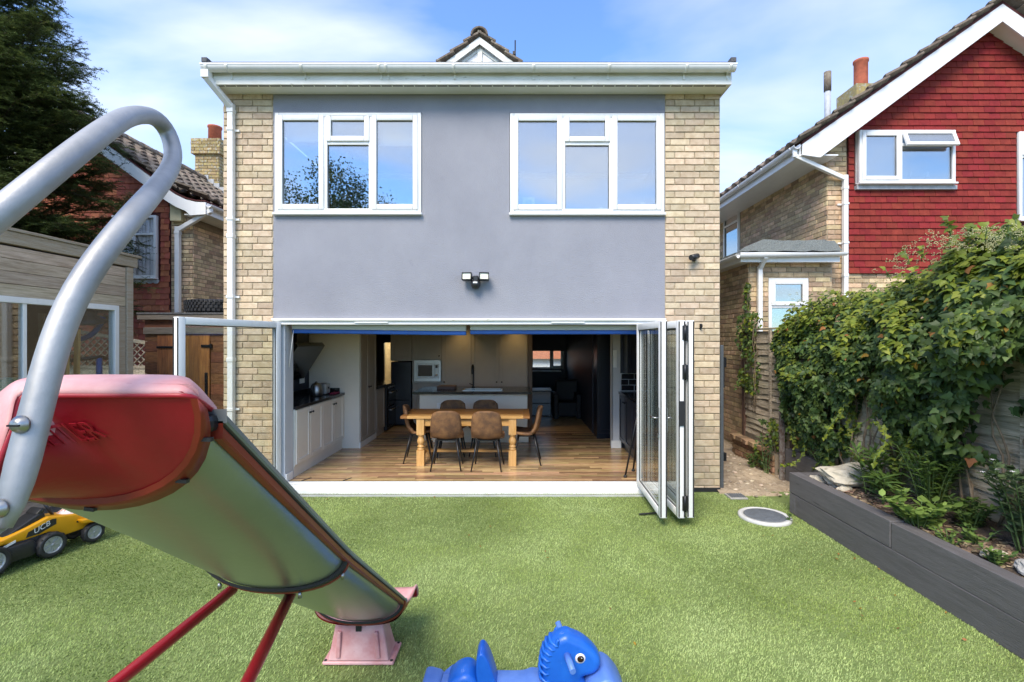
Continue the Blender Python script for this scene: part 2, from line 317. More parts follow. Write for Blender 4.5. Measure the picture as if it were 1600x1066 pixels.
m_curtain = pmat('net_curtain', (.66, .66, .68), .9, .2, 6, 0, col2=(.84, .84, .85), speck=(45, .72, (.95, .95, .95)))
m_lamp = emat('downlight_lens', (1, .75, .35), 6)
m_hall = emat('hall_fill_globe', (1, .88, .62), 8)  # glow of the unseen lamp added in the hall
m_bark = pmat('tree_bark', (.06, .045, .03), .95, .3, 12, .8, 30, stretch=(2, 2, .5))
m_stem = pmat('ivy_stem', (.20, .15, .10), .9, .3, 12, .5, 40)
m_greenstem = pmat('green_stem', (.09, .14, .04), .7, .2)
m_ivy = leafmat('ivy_leaf', (.030, .064, .018), (.11, .165, .038), .45, .52, .22)
m_ivy_y = leafmat('young_ivy_leaf', (.09, .14, .015), (.24, .27, .03), .3, .5, .3)
m_ivy_b = leafmat('yellowed_ivy_leaf', (.32, .20, .02), (.30, .11, .04), .3, .6, .3)
m_needle = leafmat('conifer_needles', (.045, .075, .022), (.13, .17, .055), .4, .6, .3)
m_needle_y = leafmat('conifer_tips', (.13, .17, .035), (.22, .26, .07), .3, .6, .2)
m_lily = leafmat('lance_leaf', (.06, .115, .026), (.15, .24, .05), .3, .5, .25)
m_lime = leafmat('lime_leaf', (.13, .21, .04), (.24, .34, .08), .25, .55, .3)
m_shrub = leafmat('dull_shrub_leaf', (.055, .09, .04), (.12, .175, .075), .3, .5, .2)
m_garden = leafmat('garden_leaf', (.05, .10, .025), (.14, .215, .045), .4, .55, .25)
m_grass = leafmat('artificial_blade', (.205, .30, .072), (.415, .505, .165), .32, .6, .2, patch=True)
m_orange = pmat('orange_petal', (.75, .20, .01), .6, .1)
m_whitepetal = pmat('white_petal', (.75, .72, .75), .6, .05)
m_berry = pmat('ivy_flower_head', (.42, .40, .20), .7, .2)

# ------------------------------------------------------------------ pieces: bricks, tiles, boards laid in a wall plane
def frame(origin, u):
    """local x along u, y into the wall (z x u), z up"""
    u = Vector(u).normalized(); w = Vector((0, 0, 1)).cross(u)
    return Matrix(((u.x, w.x, 0, origin[0]), (u.y, w.y, 0, origin[1]), (0, 0, 1, origin[2]), (0, 0, 0, 1)))
_pm = {}
def brick_mesh(sx, sy, sz, mat, bev=.004):
    k = ('b', round(sx, 3), round(sy, 3), round(sz, 3), mat.name)
    if k not in _pm: _pm[k] = MB().box(-sx/2, sx/2, 0, sy, -sz/2, sz/2).mesh('brick', mat, bev)
    return _pm[k]
def tile_mesh(sx, sz, mat, t0=.006, t1=.024):
    k = ('t', round(sx, 2), round(sz, 2), mat.name)
    if k not in _pm:
        b = MB(); x = sx/2-.0015; z = sz/2
        vs = [(-x, 0, z), (x, 0, z), (x, -t0, z), (-x, -t0, z), (-x, -.002, -z), (x, -.002, -z), (x, -t1, -z), (-x, -t1, -z)]
        b.add(vs, [(0, 1, 2, 3), (4, 7, 6, 5), (3, 2, 6, 7), (0, 4, 5, 1), (0, 3, 7, 4), (1, 5, 6, 2)]); _pm[k] = b.mesh('tile', mat, .002)
    return _pm[k]
def score(M, s):
    p = M.translation
    if p.y < .3: return 0
    px = 812+p.x*750/p.y; py = 533-(p.z-CH)*750/p.y
    return s/p.y*(1 if -20 < px < 1620 and -20 < py < 1086 else .01)
def place(parent, name, items, limit=300, mat=None):
    """items: (matrix, mesh, size). The largest in view become objects, the others one joined part"""
    items = sorted(items, key=lambda t: -score(t[0], t[2]))
    for M, me, s in items[:limit]: link(name, me, parent, M)
    rest = items[limit:]
    if rest:
        V = []; F = []; n = 0
        for M, me, s in rest:
            nv = len(me.vertices); co = np.empty(nv*3, np.float32); me.vertices.foreach_get('co', co)
            co = co.reshape(-1, 3); Mn = np.array(M); V.append(co @ Mn[:3, :3].T+Mn[:3, 3])
            F += [[i+n for i in p.vertices] for p in me.polygons]; n += nv
        m2 = bpy.data.meshes.new(name); m2.from_pydata(np.vstack(V).tolist(), [], F); m2.materials.append(mat or rest[0][1].materials[0])
        tag(link(name, m2, parent), kind='stuff')
def inholes(u0, u1, z0, z1, holes):
    for a, b, c, d in holes:
        if u0 < b-.004 and u1 > a+.004 and z0 < d-.004 and z1 > c+.004: return True
    return False
def lay_bricks(origin, u, w, h, mat, holes=(), course=.079, blen=.237, proud=.006, test=None, joint=.011):
    """list of placed bricks on the wall plane through origin; holes in (u0,u1,z0,z1) local"""
    F = frame(origin, u); out = []; n = int(round(h/course))
    for r in range(n):
        z0 = r*course; z1 = z0+course-joint
        cuts = {0.0, w}
        for a, b, c, d in holes:
            if z0 < d-.01 and z1 > c+.01: cuts |= {max(0, min(w, a)), max(0, min(w, b))}
        cs = sorted(cuts)
        for a, b in zip(cs[:-1], cs[1:]):
            if b-a < .03 or inholes(a, b, z0, z1, holes): continue
            x = a - (blen/2 if r % 2 else 0) - (.055 if r % 5 == 3 else 0)
            while x < b:
                p, q = max(x, a), min(x+blen, b)
                if q-p > .035:
                    l = round((q-p-joint)*50)/50 if q-p < blen-.01 else blen-joint
                    l = max(.02, l)
                    if test is None or test((p+q)/2, (z0+z1)/2):
                        M = F @ Matrix.Translation(((p+q)/2, -proud-random.random()*.003, (z0+z1)/2)) @ Matrix.Rotation(random.gauss(0, .004), 4, 'Y')
                        out.append((M, brick_mesh(l, .03, course-joint, mat), l))
                x += blen
    return out
def lay_tiles(origin, u, w, h, mat, holes=(), gauge=.113, tw=.168, test=None):
    F = frame(origin, u); out = []; n = int(h/gauge)+1
    for r in range(n):
        zc = r*gauge+gauge/2
        x = -tw/2 if r % 2 else 0
        while x < w:
            p, q = max(x, 0), min(x+tw, w)
            for a, b, c, d in holes:
                if c-.03 < zc < d+.03:
                    if a < p < b: p = b
                    if a < q < b: q = a
            if q-p > .03 and (test is None or test((p+q)/2, zc)):
                M = F @ Matrix.Translation(((p+q)/2, -random.random()*.004, zc)) @ Matrix.Rotation(random.gauss(0, .008), 4, 'Y')
                out.append((M, tile_mesh(q-p, gauge+.012, mat), q-p))
            x += tw
    return out
# ================================================================== SETTING: ground, lawn, side passage
def sheet(name, xs, ys, zf, m):
    b = MB(); b.grid([[Vector((x, y, zf(x, y))) for x in xs] for y in ys]); return tag(b.build(name, m), kind='structure')
def ground_z(x, y): return -.06 if y < 14.8 else max(-3.2, -.06-(y-14.8)*.45)
sheet('ground', [-400, -60, -20, -8, 8, 20, 60, 400], [-400, -60, -12, 0, 8, 14.8, 16, 18, 20, 22, 30, 60, 400], ground_z, pmat('garden_earth', (.12, .10, .07), .95, .3, 1.5, col2=(.16, .16, .09)))
XL, XR = -4.35, 2.87
lawn = MB(); 
def lawn_z(x, y): return .012*noise.noise(Vector((x*.7, y*.7, 0)))*(1 if y < 5.5 else 0)
lx = np.linspace(XL-1.2, 3.56, 40); ly = np.linspace(-4, 5.795, 50)
lawn.grid([[Vector((x, y, lawn_z(x, y))) for x in lx] for y in ly])
tag(lawn.build('lawn', m_turfbase), kind='structure')
def blades(name, n, region, mat, hmin, hmax, w, ydens=None):
    x = rng.uniform(region[0], region[1], n*2); y = rng.uniform(0, 1, n*2)
    y = region[2]+(region[3]-region[2])*y**1.25
    ok = (x < XR+.02) & ~((x-2.53)**2+(y-4.96)**2 < .27**2)
    ok &= (np.abs(x+1.41) > .005) & (np.abs(x-1.9) > .004)
    ok |= (y > 5.1) & (x < 2.3+.9*(y > 5.2)) & (x < 3.2-(y-5.1)*.9)
    vis = np.abs(x+.0)*750 < y*830+600
    x = x[ok & vis][:n]; y = y[ok & vis][:n]; n = len(x)
    z = np.array([lawn_z(a, b) for a, b in zip(x, y)])
    # combed pile: a slow swirl decides which way the blades lie
    base = np.array([noise.noise(Vector((a*.9, b*.9, 4)))*3.2 for a, b in zip(x, y)])
    a = base+rng.normal(0, 1.1, n); h = rng.uniform(hmin, hmax, n); lean = rng.uniform(.5, 1.3, n)
    tx = np.cos(a)*np.sin(lean)*h; ty = np.sin(a)*np.sin(lean)*h; tz = np.cos(lean)*h
    px, py = -np.sin(a)*w/2, np.cos(a)*w/2
    V = np.empty((n, 4, 3), np.float32)
    V[:, 0] = np.stack([x-px, y-py, z-.002], 1); V[:, 1] = np.stack([x+px, y+py, z-.002], 1)
    V[:, 2] = np.stack([x+px*.5+tx*.75, y+py*.5+ty*.75, z+tz*.9], 1); V[:, 3] = np.stack([x-px*.3+tx, y-py*.3+ty, z+tz], 1)
    me = bpy.data.meshes.new(name); me.vertices.add(n*4); me.vertices.foreach_set('co', V.ravel())
    me.loops.add(n*4); me.polygons.add(n); me.loops.foreach_set('vertex_index', np.arange(n*4, dtype=np.int32))
    me.polygons.foreach_set('loop_start', np.arange(0, n*4, 4, dtype=np.int32)); me.materials.append(mat); me.update(calc_edges=True); me.validate()
    return tag(link(name, me), kind='stuff')
blades('artificial_grass', 520000, (XL-1.2, 3.3, .6, 5.74), m_grass, .009, .019, .0042)
# rubble path along the side of the house
def path_z(x, y):
    return .02+.05*noise.noise(Vector((x*3, y*3, 1)))+.03*noise.noise(Vector((x*9, y*9, 1)))+.02*max(0, y-5.9)
sheet('side_path', np.linspace(2.38, 3.62, 22), np.linspace(5.55, 12, 70), lambda x, y: path_z(x, y)-(.1 if y < 5.62 else 0)-(.05 if y < 5.75+.25*math.sin(x*4) else 0), m_dirt)
b = MB()
for i in range(170):
    x, y = random.uniform(2.5, 3.5), random.uniform(5.55, 7.4); s = random.uniform(.008, .03)
    b.lathe([(0, -s*.5), (s*.8, -s*.2), (s, .1*s), (s*.6, s*.5), (0, s*.6)], (x, y, path_z(x, y)+.0), 5, M=Matrix.Rotation(random.random()*3, 3, 'Z'), smooth=False)
tag(b.build('rubble', pmat('loose_rubble', (.35, .28, .2), .9, .3, 8, rand=.4, isl=.4, col2=(.5, .43, .33))), kind='stuff')

# ================================================================== OWN HOUSE
YF = 5.8
HX0, HX1 = -3.58, 2.42; RX0, RX1 = -2.977, 1.755; ZS = 4.797; ZD = 2.098
house = thing('brick_house', 'two storey pale brick house with grey rendered rear panel and wide open folding doors', 'house', (-.58, YF, 0))
WL = (-2.954, -1.187, 3.367, 4.573); WR = (-.116, 1.744, 3.363, 4.567)
w = MB()
w.box(HX0, RX0, YF+.004, YF+.25, -.05, ZS); w.build('wall', m_mortar, house); w = MB(); w.box(RX1, HX1, YF+.004, YF+.25, -.05, ZS); w.build('wall', m_mortar, house)
MB().box(HX0, HX0+.13, YF+.25, 14.5, -.05, ZS).build('wall', m_mortar, house); MB().box(HX1-.13, HX1, YF+.25, 14.5, -.05, ZS).build('wall', m_mortar, house)
r = MB()   # rendered panel round the two windows
y0, y1 = YF, YF+.25
r.box(RX0, RX1, y0, y1, ZD, WR[2]-.006); r.box(RX0, RX1, y0, y1, WL[3]+.006, ZS)
r.box(RX0, WL[0]-.004, y0, y1, WR[2]-.006, WL[3]+.006); r.box(WL[1]+.006, WR[0]-.006, y0, y1, WR[2]-.006, WL[3]+.006); r.box(WR[1]+.004, RX1, y0, y1, WR[2]-.006, WL[3]+.006)
r.build('render_panel', m_render, house)
bricks = lay_bricks((HX0, YF, 0), (1, 0, 0), RX0-HX0, ZS, m_brick)+lay_bricks((RX1, YF, 0), (1, 0, 0), HX1-RX1, ZS, m_brick)
place(house, 'brick', bricks, 300)
# damp course strip and drain channel at the foot
MB().box(RX1+.01, HX1+.002, YF-.012, YF, -.01, .05).build('damp_course', m_rubber, house)

def frame_bars(b, x0, x1, z0, z1, y0, y1, t, mi=0):
    b.box(x0, x0+t, y0, y1, z0, z1, mi); b.box(x1-t, x1, y0, y1, z0, z1, mi)
    b.box(x0+t+.0004, x1-t-.0004, y0, y1, z0, z0+t, mi); b.box(x0+t+.0004, x1-t-.0004, y0, y1, z1-t, z1, mi)
def window(parent, x0, x1, z0, z1, Y, cells, mat=None, sill=True, glass=None, t=.05, s=.062, vent=None, M=None, name='window', bev=.006):
    """cells: (fx0,fx1,fz0,fz1,sash) fractions of the opening"""
    mat = mat or m_upvc; glass = glass or m_glass; X, Z = x1-x0, z1-z0
    b = MB(); frame_bars(b, x0, x1, z0, z1, Y-.012, Y+.06, t)
    for fx in sorted({c[0] for c in cells if c[0] > 0}): 
        zz = [c for c in cells if c[0] == fx]; b.box(x0+X*fx-t/2, x0+X*fx+t/2, Y-.010, Y+.058, z0+Z*min(c[2] for c in zz)+t+.0004, z0+Z*max(c[3] for c in zz)-t-.0004)
    for c in cells:
        if c[2] > 0: b.box(x0+X*c[0]+t/2+.0004, x0+X*c[1]-t/2-.0004, Y-.008, Y+.056, z0+Z*c[2]-t/2, z0+Z*c[2]+t/2)
    f = shade_auto(b.build(name, mat, parent, bev, 2, M=M), 40)
    MW = WM[f.name]
    if sill: MB().box(x0-.012, x1+.012, Y-.05, Y+.05, z0-.032, z0-.002, M=MW if M is not None else None).build('sill', mat, f, .008, 2)
    for fx0, fx1, fz0, fz1, sash in cells:
        a0 = x0+X*fx0+(t if fx0 == 0 else t/2); a1 = x0+X*fx1-(t if fx1 == 1 else t/2)
        c0 = z0+Z*fz0+(t if fz0 == 0 else t/2); c1 = z0+Z*fz1-(t if fz1 == 1 else t/2)
        yy = Y+.02
        if sash:
            q = MB(); frame_bars(q, a0-.012, a1+.012, c0-.012, c1+.012, Y-.03, Y+.03, s)
            if M is not None: q.v = [tuple(MW @ Vector(v)) for v in q.v]
            shade_auto(q.build('sash', mat, f, .009, 2), 40)
            a0 += s-.016; a1 -= s-.016; c0 += s-.016; c1 -= s-.016; yy = Y+.0
        g = MB(); g.box(a0-.006, a1+.006, yy, yy+.012, c0-.006, c1+.006)
        k = MB(); frame_bars(k, a0-.004, a1+.004, c0-.004, c1+.004, yy-.006, yy-.001, .009)
        if M is not None:
            g.v = [tuple(MW @ Vector(v)) for v in g.v]; k.v = [tuple(MW @ Vector(v)) for v in k.v]
        g.build('pane', glass, f); k.build('gasket', m_rubber, f)
    if vent: MB().box(vent[0], vent[1], Y-.034, Y-.013, vent[2]-.012, vent[2]+.012).build('trickle_vent', m_upvc, f, .003)
    return f
C3 = [(0, .345, 0, 1, True), (.345, .655, 0, .70, False), (.345, .655, .70, 1, True), (.655, 1, 0, 1, True)]
window(house, *WL, YF-.005, C3, vent=(-2.3, -1.84, 4.535)); window(house, *WR, YF-.005, C3)
for x0_, x1_, zb_ in ((-2.86, -2.45, 4.27), (-1.72, -1.28, 4.22)): MB().box(x0_, x1_, 5.90, 5.91, zb_, 4.6).build('roller_blind', m_white, house)
# eaves: soffit, fascia, gutter, felt edge
e = MB(); e.box(HX0-.03, HX1+.03, YF-.222, YF-.002, ZS+.002, ZS+.02)
e.build('soffit', m_soffit, house)
e = MB()
for i in range(46):
    x = HX0+.02+i*.13; e.box(x, x+.115, YF-.205, YF-.190, ZS-.003, ZS+.0015)
e.build('soffit_vent', m_rubber, house)
e = MB(); e.box(HX0-.035, HX1+.035, YF-.245, YF-.222, ZS-.006, ZS+.085); e.box(HX0-.035, HX1+.035, YF-.238, YF-.222, ZS+.085, ZS+.165)
e.box(HX0-.035, HX0-.012, YF-.222, YF+.3, ZS-.004, ZS+.165); e.box(HX1+.012, HX1+.035, YF-.222, YF+.3, ZS-.004, ZS+.165)
e.build('fascia', m_upvc_d, house)
def gutter_section(b, a, c, rad, up=Vector((0, 0, 1)), n=9):
    a, c = Vector(a), Vector(c); t = (c-a).normalized(); sd_ = t.cross(up).normalized()
    rows = []
    for p in (a, c):
        rows.append([p+sd_*rad*math.cos(math.pi*(1+k/n))*1.0+up*rad*1.05*math.sin(math.pi*(1+k/n)) for k in range(n+1)] +
                    [p+sd_*(rad-.006)*math.cos(math.pi*(2-k/n))+up*(rad*1.05-.006)*math.sin(math.pi*(2-k/n)) for k in range(n+1)])
    b.grid(rows, closed=True)
    for r_ in rows:
        b.add(r_, [tuple(range(len(r_)))])
GY, GZ = YF-.305, ZS+.165
g = MB(); gutter_section(g, (HX0-.045, GY, GZ), (HX1+.045, GY, GZ), .058)
g.box(HX0-.048, HX1+.048, GY-.062, GY-.054, GZ-.004, GZ+.01)
gut = shade_auto(g.build('gutter', m_upvc, house), 40)
for x in [HX0+.02, HX0+.25, HX0+1.1, -1.6, -1.52, -.75, .16, 1.02, 1.9, HX1-.02]:
    k = MB(); gutter_section(k, (x-.016, GY, GZ+.002), (x+.016, GY, GZ+.002), .064); k.box(x-.010, x+.010, GY+.05, GY+.085, GZ-.12, GZ)
    k.build('gutter_bracket', m_upvc_d, gut)
e = MB(); e.box(HX0-.04, HX1+.04, YF-.33, 9.0, ZS+.185, ZS+.205); e.box(HX0-.03, HX1+.03, YF-.22, 9.0, ZS+.1655, ZS+.1845)
for x in (HX0-.045, HX1-.012): e.prism([(0, 0), (.5, 0), (.5, .02), (.05, .055), (0, .05)], lambda a, b_, d, x=x: Vector((d, YF-.335+a, ZS+.205+b_)), x, x+.06)
e.build('flat_roof', m_felt, house)
# rainwater pipe at the left corner: swan neck then square pipe
d = MB(); X = HX0+.055
d.bar((X-.06, GY, GZ-.05), (X-.06, GY, GZ-.14), .085, .085); d.bar((X-.06, GY, GZ-.12), (X+.07, YF-.06, 4.62), .066, .066, up=(1, 0, 0)); d.bar((X+.07, YF-.05, 4.66), (X+.07, YF-.05, .04), .066, .066)
for z in (4.6, 3.1, 1.62): d.box(X+.031, X+.109, YF-.089, YF-.011, z-.05, z)
dp = d.build('downpipe', m_upvc, house, .006, 2)
for z in (4.35, 3.28, 2.35, 1.0): k = MB(); k.box(X+.025, X+.15, YF-.028, YF-.006, z-.012, z+.012); k.box(X+.03, X+.11, YF-.092, YF-.01, z-.014, z+.014); k.build('pipe_clip', m_upvc, dp)
# main roof gable rising behind the flat roof
gx, gz, GYY, sl = -.744, 7.43, 9.0, .743
m = MB(); m.prism([(gx-3.3, gz-3.3*sl), (gx+3.3, gz-3.3*sl), (gx, gz)], lambda a, b_, d: Vector((a, d, b_)), GYY, GYY+5.5)
m.build('gable_wall', m_white, house)
m = MB()
for s in (-1, 1):
    m.prism([(gx, gz+.03), (gx+s*3.3, gz+.03-3.3*sl), (gx+s*3.3, gz-.10-3.3*sl), (gx, gz-.10)], lambda a, b_, d: Vector((a, d, b_)), GYY-.10, GYY-.075)
m.build('bargeboard', m_upvc_d, house)
m = MB()
for s in (-1, 1):
    m.prism([(gx, gz-.12), (gx+s*3.0, gz-.12-3.0*sl), (gx+s*3.0, gz-.17-3.0*sl), (gx, gz-.17)], lambda a, b_, d: Vector((a, d, b_)), GYY-.02, GYY-.001)
m.prism([(gx-.05, gz-.15), (gx+.05, gz-.15), (gx+.012, gz-.62), (gx-.012, gz-.62)], lambda a, b_, d: Vector((a, d, b_)), GYY-.03, GYY-.0215)
m.build('gable_trim', m_soffit, house)
MB().prism([(gx-.33, gz-.95), (gx+.33, gz-.95), (gx, gz-.66)], lambda a, b_, d: Vector((a, d, b_)), GYY-.02, GYY-.003).build('gable_vent', m_blk, house)
def pantile(wd, ln, mat):
    k = ('p', round(wd, 3), round(ln, 3), mat.name)
    if k not in _pm:
        b = MB(); n = 8; rows = []
        for y, dz in ((0, .060), (ln, .012)):
            top = [Vector((-wd/2+wd*i/n, y, dz+.03*math.cos(2*math.pi*i/n*1.0))) for i in range(n+1)]
            rows.append(top+[Vector((p.x, p.y, p.z-.032)) for p in reversed(top)])
        b.grid(rows, closed=True, smooth=False)
        for r_ in rows: b.add(r_, [tuple(range(len(r_)))])
        _pm[k] = b.mesh('roof_tile', mat)
    return _pm[k]
def roof_tiles(origin, along, up, na, nu, wd=.30, ln=.34, gap=.31, mat=None, test=None):
    along, up = Vector(along).normalized(), Vector(up).normalized(); nz = along.cross(up)
    if nz.z < 0: nz = -nz
    Mx = Matrix(((along.x, up.x, nz.x, 0), (along.y, up.y, nz.y, 0), (along.z, up.z, nz.z, 0), (0, 0, 0, 1)))
    out = []
    for j in range(nu):
        for i in range(na):
            p = Vector(origin)+along*(wd*(i+.5))+up*(gap*j)
            if test and not test(p): continue
            out.append((Matrix.Translation(p+nz*random.uniform(0, .006)) @ Mx @ Matrix.Rotation(random.gauss(0, .012), 4, 'Z'), pantile(wd-.004, ln+.03, mat), wd))
    return out
rt = []
for s in (-1, 1):
    L_ = 3.5/math.cos(math.atan(sl)); n = int(L_/.31)
    rt += roof_tiles((gx+s*3.5, GYY-.16, gz+.05-3.5*sl), (0, 1, 0), (-s, 0, sl), 6, n, .33, .34, L_/n, m_rooftile)
place(house, 'roof_tile', rt, 150)
m = MB()
for i in range(8):
    y = GYY-.18+i*.42; rows = [[Vector((gx+(.15+dr)*math.cos(math.pi*k/8), yy, gz+.03+(.15+dr)*math.sin(math.pi*k/8)*.95)) for k in range(9)]+[Vector((gx+(.12+dr)*math.cos(math.pi*(8-k)/8), yy, gz+.03+(.12+dr)*math.sin(math.pi*(8-k)/8)*.95)) for k in range(9)] for yy, dr in ((y, .012), (y+.43, 0))]
    m.grid(rows, closed=True); [m.add(r_, [tuple(range(len(r_)))]) for r_ in rows]
m.build('ridge_tile', m_rooftile, house)
a = MB(); p = at(805, 84, 9.4); a.tube([p-Vector((0, 0, .5)), p+Vector((0, 0, .26))], .013, 6); a.box(p.x-.05, p.x+.01, 9.36, 9.44, p.z-.03, p.z+.03); a.build('vent_pipe', m_blkm, house)

# interior shell
inn = MB(); inn.box(HX0+.13, HX0+.19, YF+.25, 11.5, .0, 2.35); inn.build('interior_wall', m_navy, house)
i2 = MB()
i2.box(HX0+.13, -2.845, 5.93, 6.03, .1, 2.35); i2.box(-2.96, -2.845, 5.82, 5.93, .1, 2.05)
i2.build('interior_wall', m_greywall, house)
i2 = MB(); i2.box(-2.84, -2.832, 5.84, 6.0, .1, .2); i2.box(-2.96, -2.83, 5.828, 5.838, .1, .2); i2.build('skirting_board', m_white, house, .003)
MB().box(HX0+.13, HX1-.13, YF+.25, 14.5, 2.35, 2.62).build('ceiling', m_ceil, house)
i3 = MB(); i3.box(HX0+.13, -3.25, 11.5, 11.6, .1, 2.35); i3.box(-2.91, .24, 11.5, 11.6, .1, 2.35); i3.box(-3.25, -2.91, 11.5, 11.6, 1.78, 2.35)
i3.box(.17, .25, 9.56, 11.5, .1, 2.35); i3.box(.17, .25, 11.6, 14.0, .1, 2.35)
i3.box(1.36, 1.5, 8.96, 14.0, .1, 2.35); i3.box(1.5, HX1-.13, 8.96, 9.06, .1, 2.35)
fw = (.33, 1.30, 1.0, 2.15)
i3.box(.25, fw[0], 14.0, 14.25, .1, 2.35); i3.box(fw[1], 1.36, 14.0, 14.25, .1, 2.35); i3.box(fw[0], fw[1], 14.0, 14.25, .1, fw[2]); i3.box(fw[0], fw[1], 14.0, 14.25, fw[3], 2.35)
i3.build('interior_wall', m_navy, house)
h = MB(); h.box(HX0+.13, .17, 13.2, 13.28, .1, 2.35); h.build('interior_wall', m_creamwall, house)
h = MB(); h.box(-3.15, -3.02, 12.9, 13.1, .1, 1.62); h.box(-2.96, -2.9, 12.6, 12.7, .1, 1.5); h.build('door_casing', pmat('brown_door', (.10, .055, .03), .5), house)
up = MB(); up.box(HX0+.131, HX1-.131, 8.8, 8.9, 2.62, ZS); up.build('upper_room_wall', m_greywall, house)
# front boundary walls of the house: closes the volume
fr_ = MB(); fr_.box(HX0, .25, 14.3, 14.5, -.05, 5); fr_.box(1.36, HX1, 14.3, 14.5, -.05, 5); fr_.box(.25, 1.36, 14.3, 14.5, -.05, .98); fr_.box(.25, 1.36, 14.3, 14.5, 2.2, 5); fr_.build('wall', m_brick_r, house)
window(house, *fw, 14.05, [(0, .60, 0, 1, False), (.60, 1, 0, 1, True)], sill=False, glass=m_glass_d)
bl = MB(); bl.box(fw[0]-.03, fw[1]+.03, 13.93, 13.96, 1.56, 2.3); bl.box(fw[0]-.03, fw[1]+.03, 13.925, 13.965, 1.53, 1.56); bl.build('roller_blind', m_navy, house)
MB().box(.28, 1.2, 13.85, 13.99, .93, .97).build('window_board', m_white, house, .004)
# floor: laminate planks
MB().box(RX0+.02, RX1-.0, YF+.09, YF+.25, -.02, .088).box(HX0+.13, HX1-.13, YF+.25, 14.3, -.02, .088).build('floor', pmat('floor_base', (.12, .07, .035), .6), house)
fl = house.children[-1]
items = []
pw, pl = .068, .86
for j in range(106):
    y = YF+.10+j*pw; x = -3.4-((j*.437+.13*(j % 3)) % 1)*pl
    if y > 13: break
    if y < YF+.25: lo_, hi_ = RX0+.04, RX1-.02
    else: lo_, hi_ = -3.38, 2.24
    while x < hi_:
        p, q = max(x, lo_), min(x+pl, hi_)
        if q-p > .04:
            k = ('pl', round(q-p, 2))
            # three strips per plank, as the laminate is printed and grooved
            if k not in _pm: _pm[k] = MB().box(-(q-p)/2+.001, (q-p)/2-.001, -pw/2+.0006, pw/2-.0006, 0, .012).mesh('plank', m_floor)
            items.append((Matrix.Translation(((p+q)/2, y+pw/2, .088+random.uniform(0, .0006))), _pm[k], q-p))
        x += pl
place(fl, 'plank', items, 280)
MB().box(HX0+.2, 2.2, 13.02, 14.0, .088, .1).build('hall_floor', m_floor, house)

# sliding-folding door frame and sill
df = MB(); df.box(RX0+.002, RX1-.002, YF-.03, YF+.07, 2.02, ZD-.004); df.box(RX0+.002, RX0+.062, YF-.03, YF+.07, .095, 2.02); df.box(RX1-.062, RX1-.002, YF-.03, YF+.07, .095, 2.02)
frm = shade_auto(df.build('door_frame', m_upvc, house, .006, 2), 40)
MB().box(RX0, RX1, YF-.055, YF-.002, 2.062, 2.092).build('drip_strip', m_upvc_d, frm, .004)
for x0 in (-1.98, .38): MB().box(x0, x0+.40, YF-.046, YF-.031, 2.035, 2.052).build('trickle_vent', m_upvc, frm, .003)
sl_ = MB(); sl_.box(RX0-.01, RX1+.01, YF-.10, YF+.0, .0, .055); sl_.box(RX0+.0, RX1, YF-.06, YF+.085, .055, .095); sl_.box(RX0+.01, RX1-.01, YF-.01, YF+.01, .095, .108); sl_.box(RX0+.01, RX1-.01, YF+.05, YF+.06, .095, .106)
sl_.build('door_sill', m_upvc, house, .004)
MB().box(RX0, RX1, YF+.086, YF+.094, .09, .104).build('threshold_seal', m_rubber, house)
def leaf(px_, py_, ang, wd, z0=.105, z1=2.02, fl=.072, label=None, handle=0):
    """one folding leaf: local x from the hinge edge to the free edge, local y = thickness"""
    M = Matrix.Translation((px_, py_, 0)) @ Matrix.Rotation(ang, 4, 'Z')
    b = MB(); frame_bars(b, 0, wd, z0, z1, -.034, .034, fl); f = shade_auto(b.build('door_leaf', m_upvc, house, .006, 2, M=M), 40)
    def sub(mb, nm, mt, **k): mb.v = [tuple(M @ Vector(v)) for v in mb.v]; return mb.build(nm, mt, f, **k)
    sub(MB().box(fl-.008, wd-fl+.008, -.013, .013, z0+fl-.008, z1-fl+.008), 'pane', m_glass_d)
    k = MB()
    for s in (-1, 1): frame_bars(k, fl-.002, wd-fl+.002, z0+fl-.002, z1-fl+.002, s*.018-.003, s*.018+.003, .01)
    k.box(-.004, -.001, -.03, -.02, z0+.01, z1-.01); k.box(wd+.001, wd+.005, -.032, -.02, z0+.01, z1-.01); k.box(wd+.001, wd+.005, .02, .032, z0+.01, z1-.01)
    sub(k, 'gasket', m_rubber)
    if handle:
        for s in (-1, 1):
            q = MB(); q.box(wd-.055, wd-.022, s*.034, s*.044, .93, 1.17); q.tube([(wd-.04, s*.04, 1.07), (wd-.04, s*.085, 1.07), (wd-.17, s*.088, 1.07)], .010, 8); sub(q, 'handle', m_steel)
        q = MB(); q.box(wd-.06, wd-.02, -.05, -.034, .88, .92); sub(q, 'lock', m_steel)
    return f, M, sub
lf, M_, sub = leaf(-2.90, YF-.02, R(-90-15.3), 1.30, z1=2.05)
# stack of three leaves folded back at the right jamb
a_, M_, sub = leaf(1.43, YF-.06, R(-92), 1.10, handle=1)
b_, M_, sub = leaf(1.555, YF-.06, R(-89.4), 1.10)
q = MB(); q.box(1.101, 1.115, -.03, .03, 1.0, 1.24); sub(q, 'pull_plate', m_blk, bevel=.004)
c_, M_, sub = leaf(1.70, YF-.03, R(-92.2), 1.12)
for z in (.25, 1.52, 1.9): 
    q = MB(); q.box(1.121, 1.14, -.085, -.03, z-.07, z+.07); q.tube([(1.135, -.058, z-.08), (1.135, -.058, z+.08)], .013, 8); sub(q, 'hinge', m_blkm)
